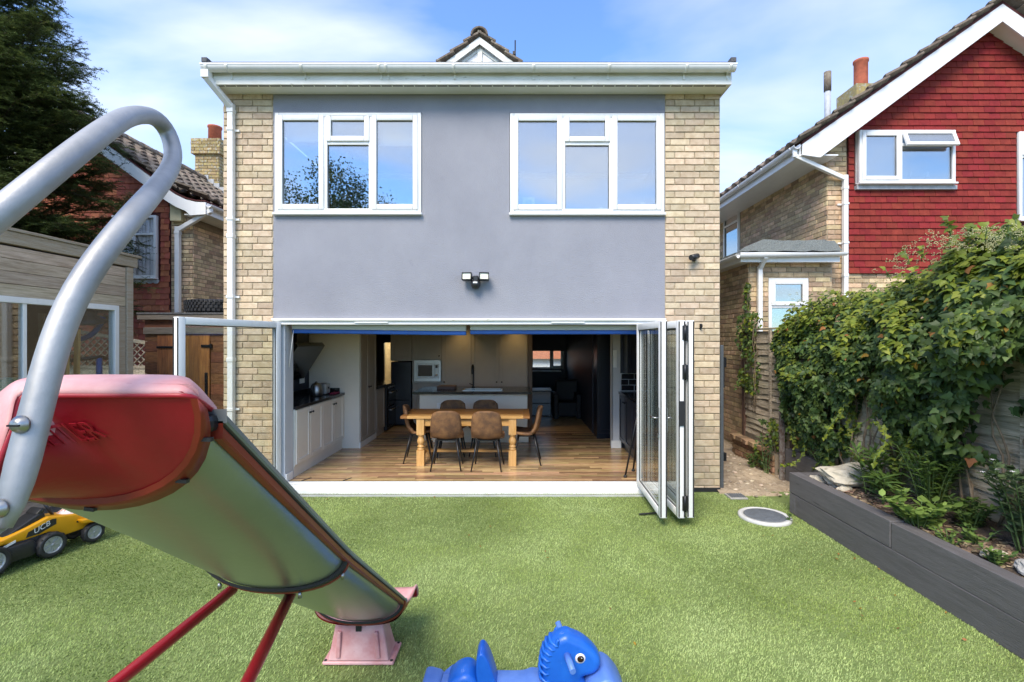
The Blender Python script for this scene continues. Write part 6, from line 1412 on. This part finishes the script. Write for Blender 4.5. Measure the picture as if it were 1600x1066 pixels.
# back rest / tail with its swirl
tail = hp_([(470, 330), (490, 292), (520, 295), (555, 350), (590, 450), (620, 560), (640, 640), (520, 640), (480, 520), (468, 420)]); bk = blow(tail, .060, 'backrest', m_blue, horse, .010)
rump = hp_([(262, 560), (275, 495), (330, 440), (400, 418), (455, 445), (490, 520), (510, 640), (265, 640)]); rp_ = blow(rump, .080, 'rump', m_blue, horse, .03)
cx_, cz_ = hp_([(420, 565)])[0]
sw = MB(); sw.tube([(cx_+(.045-.0022*i)*math.cos(2.6-i*.42), HY-.083, cz_+(.045-.0022*i)*math.sin(2.6-i*.42)) for i in range(16)], .006, 6); sw.build('swirl', m_blue, rp_)
# rocker runner with raised tips, foot rests
run = MB(); n = 28; rows = []
for side_ in (-1, 1):
    pts = []
    for i in range(n+1):
        x = -.47+.92*i/n; u = (x+.01)/.5; z = .03+.085*abs(u)**2.6
        pts.append(Vector((x, HY+side_*.125, z)))
    r_ = MB(); rr2 = []
    for i, p in enumerate(pts):
        tdir = (pts[min(i+1, n)]-pts[max(i-1, 0)]).normalized(); nn = Vector((-tdir.z, 0, tdir.x)); w2, h2 = .030, .028
        rr2.append([p+Vector((0, w2*math.cos(a), 0))+nn*h2*math.sin(a) for a in np.linspace(0, 2*math.pi, 13)[:-1]])
    r_.grid(rr2, closed=True); [r_.add(q, [tuple(range(12))], smooth=True) for q in (rr2[0], rr2[-1])]
    r_.build('rocker', m_blue_f, horse)
for x in (-.25, .06):
    MB().box(x-.06, x+.06, HY-.12, HY+.12, .05, .16).build('leg', m_blue, horse, .03, 3)
fr_ = hp_([(1215, 500), (1250, 462), (1330, 418), (1380, 428), (1430, 475), (1475, 545), (1490, 640), (1300, 640)]); blow(fr_, .11, 'foot_rest', m_blue_f, horse, .016)
bt_ = hp_([(85, 570), (92, 530), (120, 518), (165, 527), (215, 550), (260, 640), (90, 640)]); blow(bt_, .11, 'rear_tip', m_blue_f, horse, .025)
# ================================================================== PLANTS
IVY_T = (np.array([(0, 0, 0), (.25, -.12, -.05), (.52, .18, -.12), (.30, .38, -.05), (.20, .66, -.05), (0, 1, -.16), (0, .42, .03), (-.25, -.12, -.05), (-.52, .18, -.12), (-.30, .38, -.05), (-.20, .66, -.05)]), [(0, 1, 2, 3, 6), (6, 3, 4, 5), (0, 6, 9, 8, 7), (6, 5, 10, 9)])
OVAL_T = (np.array([(0, 0, 0), (.26, .28, -.05), (.28, .58, -.06), (0, 1, -.14), (0, .5, .02), (-.26, .28, -.05), (-.28, .58, -.06)]), [(0, 1, 2, 4), (4, 2, 3), (0, 4, 6, 5), (4, 3, 6)])
LANCE_T = (np.array([(0, 0, 0), (.08, .3, -.01), (.07, .65, -.06), (0, 1, -.20), (0, .5, .0), (-.08, .3, -.01), (-.07, .65, -.06)]), [(0, 1, 2, 4), (4, 2, 3), (0, 4, 6, 5), (4, 3, 6)])
NEED_T = (np.array([(-.15, 0, 0), (.15, 0, 0), (0, 1, 0)]), [(0, 1, 2)])
def leaf_frames(Nn, Tt):
    Nn = Nn/np.linalg.norm(Nn, axis=1, keepdims=True); X = np.cross(Tt, Nn); X /= np.linalg.norm(X, axis=1, keepdims=True)+1e-9; Yv = np.cross(Nn, X); return X, Yv, Nn
def leafcloud(name, P, Nn, Tt, S, tmpl, mat, parent=None, stuff=False):
    P, Nn, Tt, S = map(np.asarray, (P, Nn, Tt, S)); X, Yv, Nn = leaf_frames(Nn.astype(float), Tt.astype(float)); tv, tf = tmpl; n, k = len(P), len(tv)
    V = P[:, None]+S[:, None, None]*(tv[None, :, 0:1]*X[:, None]+tv[None, :, 1:2]*Yv[:, None]+tv[None, :, 2:3]*Nn[:, None])
    lt = np.array([len(f) for f in tf]); flat = np.concatenate([np.array(f) for f in tf]); L_ = len(flat)
    me = bpy.data.meshes.new(name); me.vertices.add(n*k); me.vertices.foreach_set('co', V.astype(np.float32).ravel())
    li = (flat[None]+(np.arange(n)*k)[:, None]).astype(np.int32).ravel(); me.loops.add(len(li)); me.loops.foreach_set('vertex_index', li)
    tot = np.tile(lt, n); st = np.concatenate([[0], np.cumsum(tot)[:-1]]).astype(np.int32); me.polygons.add(len(tot)); me.polygons.foreach_set('loop_start', st)
    me.materials.append(mat); me.update(calc_edges=True); me.validate()
    o = link(name, me, parent)
    if stuff: o['kind'] = 'stuff'
    return o
def leaf_objects(name, P, Nn, Tt, S, tmpl, mat, parent):
    X, Yv, Nn = leaf_frames(np.asarray(Nn, float), np.asarray(Tt, float)); me = bpy.data.meshes.new(name); me.from_pydata(tmpl[0].tolist(), [], tmpl[1]); me.materials.append(mat)
    for p, x, y, z, s in zip(P, X, Yv, Nn, S):
        link(name, me, parent, Matrix(((x[0]*s, y[0]*s, z[0]*s, p[0]), (x[1]*s, y[1]*s, z[1]*s, p[1]), (x[2]*s, y[2]*s, z[2]*s, p[2]), (0, 0, 0, 1))))
# ---- ivy smothering the fence
ivy = thing('ivy', 'dense dark green ivy spilling over the right hand fence', 'ivy', (3.5, 4.5, .4))
top_y = [2.0, 2.6, 3.14, 3.31, 3.5, 3.7, 4.07, 4.69, 5.18, 5.78, 6.22, 6.5]; top_z = [2.55, 2.55, 2.54, 2.60, 2.62, 2.66, 2.54, 2.33, 2.32, 2.42, 2.28, 2.0]
low_y = [2.0, 3.1, 3.35, 3.6, 3.9, 4.2, 4.5, 4.75, 4.95, 5.2, 5.6, 6.0, 6.3, 6.5]; low_z = [1.42, 1.42, 1.38, 1.02, .86, .86, 1.0, 1.18, 1.10, .60, .48, .55, .85, 1.6]
thk_y = [2, 3.2, 4, 4.7, 5.3, 6, 6.5]; thk_v = [.55, .55, .50, .34, .34, .28, .12]
def ivy_pts(n, surf=True):
    out = []
    while len(out) < n:
        m_ = n*2; y = rng.uniform(2.0, 6.5, m_); f = rng.uniform(-.02, 1, m_)
        zt_ = np.interp(y, top_y, top_z)+np.array([.11*noise.noise(Vector((a*2.6, 0, 7)))+.08*noise.noise(Vector((a*8, 0, 3))) for a in y]); zl = np.interp(y, low_y, low_z)+np.array([.25*noise.noise(Vector((a*3.2, 3, 1)))+.12*noise.noise(Vector((a*9, 1, 4))) for a in y])
        z = zl+(zt_-zl)*f; th = np.interp(y, thk_y, thk_v)
        prof = np.clip(np.sin(np.clip(f, 0, 1)**.8*math.pi*.93+.12), .05, 1)**.7
        for a, c, t_, pf, ff in zip(y, z, th, prof, f):
            nz = noise.noise(Vector((a*2.6, c*2.6, 2)))+.5*noise.noise(Vector((a*6, c*6, 9)))
            if noise.noise(Vector((a*4.2, c*2.2, 20))) < -.42+.7*max(0, .42-ff): continue
            x = FX-.03-t_*pf*(.70+.62*nz)-(rng.uniform(-.03, .05))
            if not surf: x += rng.uniform(.04, .25)
            if ff > .86: x += rng.uniform(0, .5)*(ff-.8)/.2
            out.append((x, a, c, ff, nz))
    return np.array(out[:n])
A = ivy_pts(19000); n = len(A)
hgt = A[:, 3]; Nn = np.stack([-1+rng.normal(0, .4, n), -.3+rng.normal(0, .65, n), .3+.9*hgt**2+rng.normal(0, .55, n)], 1)
Tt = np.stack([rng.normal(-.25, .5, n), rng.normal(0, .75, n), -.8+rng.normal(0, .5, n)], 1)
S = rng.uniform(.034, .068, n)*(1+.25*(A[:, 1] < 3.8)); P3 = A[:, :3]
sc_ = hgt+.45*A[:, 4]+rng.normal(0, .13, n)
young = sc_ > .74; odd = (rng.uniform(0, 1, n) < .012)
Nn[young] += np.array([0, -.1, .8])
dist = np.hypot(P3[:, 0], P3[:, 1]); front = np.argsort(dist+(P3[:, 1]*830 < P3[:, 0]*750)*9+(~((P3[:, 0]*750/P3[:, 1]) < 800))*9)
vis = front[:280]; isobj = np.zeros(n, bool); isobj[vis] = True
for msk, mt in ((isobj & ~young & ~odd, m_ivy), (isobj & young & ~odd, m_ivy_y), (isobj & odd, m_ivy_b)): leaf_objects('leaf', P3[msk], Nn[msk], Tt[msk], S[msk], IVY_T, mt, ivy)
for msk, mt in ((~isobj & ~young & ~odd, m_ivy), (~isobj & young & ~odd, m_ivy_y), (~isobj & odd, m_ivy_b)): leafcloud('foliage', P3[msk], Nn[msk], Tt[msk], S[msk], IVY_T, mt, ivy, True)
A2 = ivy_pts(6000, False); n2 = len(A2); leafcloud('foliage', A2[:, :3], np.stack([-1+rng.normal(0, .6, n2), rng.normal(-.3, .6, n2), rng.normal(.4, .6, n2)], 1), np.stack([rng.normal(-.2, .5, n2), rng.normal(0, .6, n2), -1+rng.normal(0, .4, n2)], 1), rng.uniform(.05, .09, n2), IVY_T, m_ivy, ivy, True)
st_ = MB()
for i in range(46):
    y = random.uniform(2.4, 6.3); x = FX-.07; z = .42; pts = [Vector((x, y, z))]; dr = random.uniform(-.25, .25)
    while z < np.interp(y, top_y, top_z)-.3:
        z += .14; y += dr*.14+random.gauss(0, .03); x = FX-.06-random.random()*.06; pts.append(Vector((x, y, z)))
    st_.tube(pts, [max(.003, .011*(1-k/len(pts))) for k in range(len(pts))], 5)
st_.build('stem', m_stem, ivy)
# trailing runners and flower heads standing clear of the mass
RP, RN, RT, RS = [], [], [], []
rs_ = MB()
def runner(p, d, L_, leaf=.05, up=0, rise=0):
    pts = [Vector(p)]; d = Vector(d).normalized()
    for i in range(int(L_/.04)):
        d = (d+Vector((random.gauss(0, .16), random.gauss(0, .16), random.gauss(up, .14)))).normalized(); pts.append(pts[-1]+d*.04)
        for s in (0, 1):
            if random.random() < .8:
                RP.append(tuple(pts[-1])); RN.append((-.6+random.gauss(0, .5), -.3+random.gauss(0, .5), .6+random.gauss(0, .3))); RT.append((random.gauss(0, .8), random.gauss(0, .8), random.gauss(-.2, .5)+rise)); RS.append(leaf*random.uniform(.6, 1.15))
    rs_.tube(pts, .0035, 5)
for i in range(26):
    y = random.uniform(3.0, 6.2); zl = np.interp(y, low_y, low_z); th = np.interp(y, thk_y, thk_v); runner((FX-.08-.5*th*random.random(), y, zl+.25), (-.15, random.gauss(0, .4), -1), random.uniform(.35, .7), .045, -.04)
for px_, py_, Y_, L_ in ((1485, 375, 3.62, .26), (1512, 372, 3.5, .18), (1422, 400, 4.0, .16), (1392, 425, 4.2, .14), (1540, 365, 3.35, .14), (1590, 365, 3.2, .16), (1440, 395, 3.9, .12), (1362, 450, 4.6, .12), (1575, 360, 3.25, .12)):
    runner(at(px_, py_+14, Y_), (-.1, .1, 1), L_, .06, .05, .4)
runner((3.12, 4.25, 1.12), (.10, -.75, -.45), .9, .045, -.02)
leafcloud('runner_leaf', RP, RN, RT, RS, IVY_T, m_ivy_y, ivy, True); rs_.build('runner', m_greenstem, ivy)
fh = MB()
for i in range(230):
    y = random.choice([random.gauss(3.25, .25), random.gauss(3.7, .25), random.uniform(3, 6)]); zt_ = np.interp(y, top_y, top_z); th = np.interp(y, thk_y, thk_v); c = Vector((FX-.05-th*random.uniform(.1, .9), y, zt_-random.uniform(-.02, .14)))
    for k in range(9):
        v = Vector((random.gauss(0, 1), random.gauss(0, 1), random.gauss(.4, 1))).normalized()*.017; fh.lathe([(0, -.004), (.0045, 0), (0, .004)], c+v, 5)
fh.build('flower_head', m_berry, ivy); ivy.children[-1]['kind'] = 'stuff'
def creeper(lab, n, box_, seed, mt=m_ivy, mt2=m_ivy_y, size=.05):
    t = thing('ivy', lab, 'ivy', ((box_[0]+box_[1])/2, (box_[2]+box_[3])/2, box_[4])); x0, x1, y0, y1, z0, z1 = box_; P_ = []
    while len(P_) < n:
        x, y, z = random.uniform(x0, x1), random.uniform(y0, y1), random.uniform(z0, z1); f = (z-z0)/(z1-z0)
        if noise.noise(Vector((x*5+seed, y*5, z*3.0)))+.35*(f-.5) > -.05: P_.append((x, y, z))
    P_ = np.array(P_); k = rng.uniform(0, 1, n) < .3
    N2 = np.stack([-1+rng.normal(0, .6, n), -.6+rng.normal(0, .5, n), .4+rng.normal(0, .4, n)], 1); T2 = np.stack([rng.normal(0, .5, n), rng.normal(0, .5, n), -1+rng.normal(0, .3, n)], 1); S2 = rng.uniform(.6, 1.2, n)*size
    leafcloud('foliage', P_[k], N2[k], T2[k], S2[k], IVY_T, mt2, t, True); leafcloud('foliage', P_[~k], N2[~k], T2[~k], S2[~k], IVY_T, mt, t, True)
    s_ = MB()
    for i in range(7):
        y = random.uniform(y0, y1); x = random.uniform(x0+.3*(x1-x0), x1); pts = [Vector((x+random.gauss(0, .012), y+random.gauss(0, .02), z0-.3+(z1-z0+.2)*q/8)) for q in range(9)]; s_.tube(pts, .005, 5)
    s_.build('stem', m_stem, t); return t
creeper('thin ivy climbing the far end of the fence beside the white downpipe', 620, (3.42, 3.60, 7.1, 7.62, 1.05, 2.25), 3)
creeper('wisp of ivy on the brick corner of the extension above the fence', 120, (3.58, 3.64, 7.58, 7.66, 1.9, 2.75), 8, size=.06)
creeper('scraggy creeper growing at the foot of the fence over the broken wall', 260, (3.3, 3.56, 6.35, 6.75, .05, .75), 5)
# ---- dark conifer behind the summerhouse
con = thing('conifer', 'tall dark green conifer behind the summerhouse on the left', 'tree', (-8.45, 7.7, 0))
TXc, TYc, TH = -8.45, 7.7, 8.6
tb = MB(); tb.tube([(TXc, TYc, -.1), (TXc+.05, TYc, 3), (TXc-.03, TYc+.04, 6), (TXc, TYc, TH)], [.22, .17, .09, .02], 10); tb.build('trunk', m_bark, con)
lb = MB(); NP, NN, NT, NS, NY = [], [], [], [], []
def spray(p, d, L_, nd=1):
    """flat spray: a twig with paired shoots, each carrying two ranks of needles"""
    pts = [p.copy()]; d = d.normalized()
    k = max(3, int(L_/.05))
    for i in range(k):
        d = (d+Vector((random.gauss(0, .05), random.gauss(0, .05), -.012+random.gauss(0, .04)))).normalized(); pts.append(pts[-1]+d*(L_/k))
    return pts
def needles(pts, fade):
    for i in range(len(pts)-1):
        a, b_ = pts[i], pts[i+1]; t = (b_-a).normalized(); sd_ = t.cross(Vector((0, 0, 1))); sd_ = sd_.normalized() if sd_.length > .1 else Vector((1, 0, 0))
        m_ = max(2, int((b_-a).length/.017))
        for q in range(m_):
            p = a.lerp(b_, q/m_)
            for s in (-1, 1):
                v = (sd_*s+t*random.uniform(.25, .7)+Vector((0, 0, random.gauss(.12, .25)))); NP.append(p); NT.append(v); NN.append(Vector((random.gauss(0, .3), random.gauss(0, .3), 1))); NS.append(random.uniform(.034, .055)); NY.append(fade)
for i in range(225):
    z = 2.0+(TH-2.1)*(i/165)**.9+random.uniform(-.05, .05) if i < 165 else random.uniform(3.0, 5.8); az_ = random.uniform(-2.9, 1.3); rad_ = min(1.95, .31*(9.3-z)+.12)*random.uniform(.7, 1.12)
    d = Vector((math.cos(az_), math.sin(az_), .25+.45*(z/TH)+random.gauss(0, .2)))
    base = Vector((TXc, TYc, z-.1)); pts = spray(base, d, rad_); lb.tube(pts, [max(.004, .028*(1-j/len(pts))) for j in range(len(pts))], 5, caps=False)
    needles(pts[len(pts)//2:], 1)
    for j in range(2, len(pts)):
        for s in (-1, 1):
            if random.random() < .2: continue
            f = j/len(pts); t = (pts[j]-pts[j-1]).normalized(); side_ = t.cross(Vector((0, 0, 1))).normalized()*s
            tw = spray(pts[j], t*.8+side_*random.uniform(.6, 1)+Vector((0, 0, random.gauss(-.05, .35))), random.uniform(.22, .48)*(1.15-.5*f)); lb.tube(tw, .003, 3, caps=False); needles(tw, random.random()+f*.5)
            for q in range(2, len(tw), 2):
                for s2 in (-1, 1):
                    t2 = (tw[q]-tw[q-1]).normalized(); sd2 = t2.cross(Vector((0, 0, 1))).normalized()*s2; tw2 = spray(tw[q], t2+sd2*.8+Vector((0, 0, random.gauss(-.05, .2))), random.uniform(.07, .16)); needles(tw2, random.random()+f*.3)
lb.build('limbs', m_bark, con)
NPa = np.array([tuple(p) for p in NP]); keep = NPa[:, 1] < 9.1; NNa = np.array([tuple(p) for p in NN]); NTa = np.array([tuple(p) for p in NT]); NSa = np.array(NS); tip = np.array(NY) > 1.22
k_ = keep & ~tip; leafcloud('needles', NPa[k_], NNa[k_], NTa[k_], NSa[k_], NEED_T, m_needle, con, True)
k_ = keep & tip; leafcloud('needles', NPa[k_], NNa[k_], NTa[k_], NSa[k_], NEED_T, m_needle_y, con, True)
# ---- broad tree behind the camera, mirrored in the upstairs window
gt = thing('garden_tree', 'leafy garden tree behind the viewer, mirrored in the left upstairs window', 'tree', (-6.6, -5, 0))
b = MB(); b.tube([(-6.6, -5, -.1), (-6.5, -5, 2.5), (-6.6, -5, 6.6)], [.2, .15, .05], 8); b.build('trunk', m_bark, gt)
GP = []; b = MB()
for i in range(64):
    v = Vector((random.gauss(0, 1), random.gauss(0, 1), random.gauss(.3, .8))).normalized(); e_ = Vector((-6.6, -5, 5.4))+Vector((v.x*2.0, v.y*2.0, v.z*2.1))*random.uniform(.6, 1.12); b.tube([(-6.6, -5, random.uniform(3, 6)), e_], [.03, .006], 4)
    for k in range(330): GP.append(tuple(e_+Vector((random.gauss(0, .26), random.gauss(0, .26), random.gauss(0, .22)))))
b.build('limbs', m_bark, gt); n = len(GP); leafcloud('foliage', GP, rng.normal(0, 1, (n, 3))+np.array([0, 0, .6]), rng.normal(0, 1, (n, 3)), rng.uniform(.06, .10, n), OVAL_T, m_ivy, gt, True)
# ---- plants in the raised bed
def stem_plant(name, lab, cat, base, n_st, h, spread, leaf, tmpl, mt, per=22, flower=None, droop=0, lean=(0, 0), nob=14):
    t = thing(name, lab, cat, base); bx, by, bz = base; s_ = MB(); P_, N_, T_, S_ = [], [], [], []; tips = []
    for i in range(n_st):
        a = random.random()*6.283; r_ = spread*math.sqrt(random.random()); e_ = Vector((bx+r_*math.cos(a)+lean[0], by+r_*math.sin(a)+lean[1], bz+h*random.uniform(.65, 1))); b0 = Vector((bx+.25*r_*math.cos(a), by+.25*r_*math.sin(a), bz-.02))
        mid = b0.lerp(e_, .5)+Vector((0, 0, .12*h)); pts = curve_pts([b0, mid, e_], 6); s_.tube(pts, [.006*(1-.6*k/len(pts)) for k in range(len(pts))], 5); tips.append(e_)
        for k in range(per):
            f = .18+.82*k/per; q = f*(len(pts)-1); j = min(len(pts)-2, int(q)); p = pts[j].lerp(pts[j+1], q-j); aa = k*2.4+random.gauss(0, .4); up_ = .55-droop*f+random.gauss(0, .15)
            d_ = Vector((math.cos(aa), math.sin(aa), up_)); P_.append(tuple(p)); T_.append(tuple(d_)); N_.append(tuple(Vector((-math.cos(aa)*.5, -math.sin(aa)*.5, 1))+Vector((random.gauss(0, .25), random.gauss(0, .25), 0)))); S_.append(leaf*random.uniform(.6, 1.15))
    s_.build('stem', m_greenstem, t); S_ = np.array(S_); o = np.argsort(-S_)
    P_, N_, T_ = np.array(P_), np.array(N_), np.array(T_)
    leaf_objects('leaf', P_[o[:nob]], N_[o[:nob]], T_[o[:nob]], S_[o[:nob]], tmpl, mt, t); leafcloud('foliage', P_[o[nob:]], N_[o[nob:]], T_[o[nob:]], S_[o[nob:]], tmpl, mt, t, True)
    if flower:
        fmat, fs, cnt = flower; fb = MB()
        for e_ in tips[:cnt]:
            for k in range(6):
                a = k*1.047; fb.add([e_, e_+Vector((fs*math.cos(a-.3), fs*math.sin(a-.3), fs*.6)), e_+Vector((fs*1.7*math.cos(a), fs*1.7*math.sin(a), fs*.4)), e_+Vector((fs*math.cos(a+.3), fs*math.sin(a+.3), fs*.6))], [(0, 1, 2, 3)])
        fb.build('flower', fmat, t)
    return t
stem_plant('lily_plant', 'dark lance-leaved lily beside the big limestone slab', 'plant', (3.22, 4.42, .44), 8, .42, .16, .16, LANCE_T, m_lily, 22)
stem_plant('lily_plant', 'lance-leaved rosette on the bark chips in front of the taller lily', 'plant', (3.17, 4.18, .42), 4, .26, .13, .17, LANCE_T, m_lily, 20, droop=.4)
stem_plant('day_lily', 'dull green lily with a single orange flower by the fence', 'plant', (3.46, 4.40, .46), 5, .40, .10, .12, LANCE_T, m_garden, 18, flower=(m_orange, .028, 1))
stem_plant('tall_perennial', 'bushy clump of tall narrow-leaved stems against the fence', 'plant', (3.36, 3.93, .46), 26, .56, .28, .11, LANCE_T, m_lily, 26, droop=.25)
stem_plant('lime_plant', 'low lime green broad-leaved plant at the planter edge', 'plant', (3.06, 3.68, .41), 18, .20, .25, .095, OVAL_T, m_lime, 9, lean=(-.02, -.02))
stem_plant('lime_plant', 'small upright lime green seedling behind the low lime plant', 'plant', (3.06, 3.86, .41), 3, .26, .06, .08, OVAL_T, m_lime, 10)
stem_plant('low_plant', 'small mid green clump on the dark soil before the tall stems', 'plant', (3.36, 3.58, .44), 15, .20, .18, .06, OVAL_T, m_garden, 14)
stem_plant('flowering_shrub', 'dull green shrub with small white flowers by the fence boards', 'shrub', (3.36, 3.16, .44), 17, .62, .26, .07, OVAL_T, m_shrub, 26, flower=(m_whitepetal, .012, 9), nob=30)
stem_plant('flowering_shrub', 'dull green leafy shrub at the right edge of the picture', 'shrub', (3.28, 2.78, .43), 14, .60, .24, .07, OVAL_T, m_shrub, 26, flower=(m_whitepetal, .012, 6), nob=30)
stem_plant('low_plant', 'fresh green weed at the sleeper edge near the grey boulder', 'plant', (3.06, 3.08, .39), 7, .12, .10, .05, OVAL_T, m_garden, 9)
stem_plant('low_plant', 'tiny green seedlings along the inner edge of the nearest sleeper', 'plant', (3.04, 3.40, .39), 9, .08, .20, .045, OVAL_T, m_lime, 6)
stem_plant('low_plant', 'flat leaved weed growing between bark chips under the shrub', 'plant', (3.20, 3.36, .42), 8, .10, .14, .05, OVAL_T, m_garden, 8)
stem_plant('fern', 'small fern at the foot of the ivy on the rear bed', 'plant', (3.50, 5.55, .40), 8, .18, .14, .07, LANCE_T, m_garden, 14)
stem_plant('weed', 'small green weed growing in the rubble by the low brick wall', 'weed', (3.27, 6.75, .05), 6, .22, .10, .06, OVAL_T, m_garden, 10)
stem_plant('weed', 'tiny weed growing out of the rim of the manhole cover', 'weed', (2.70, 4.80, .02), 4, .08, .04, .035, OVAL_T, m_garden, 7, nob=4)
stem_plant('shrubby_weed', 'leggy weed beside the rusty post in the side passage', 'weed', (3.30, 6.42, .05), 5, .55, .10, .06, OVAL_T, m_shrub, 16)
# ---- fallen leaves and bits of debris blown about the turf
n = 90; LX = np.concatenate([rng.uniform(-2.5, 2.8, 40), rng.uniform(2.2, 2.85, 30), rng.uniform(-2.6, 1.6, 20)]); LY_ = np.concatenate([rng.uniform(2.8, 5.6, 40), rng.uniform(2.8, 5.1, 30), rng.uniform(5.3, 5.65, 20)])
Pl = np.stack([LX, LY_, np.array([lawn_z(a, b_) for a, b_ in zip(LX, LY_)])+.018], 1)
leafcloud('leaf_litter', Pl, np.stack([rng.normal(0, .35, n), rng.normal(0, .35, n), np.ones(n)], 1), rng.normal(0, 1, (n, 3))*np.array([1, 1, .1]), rng.uniform(.010, .028, n), OVAL_T, m_ivy_b, None, True)
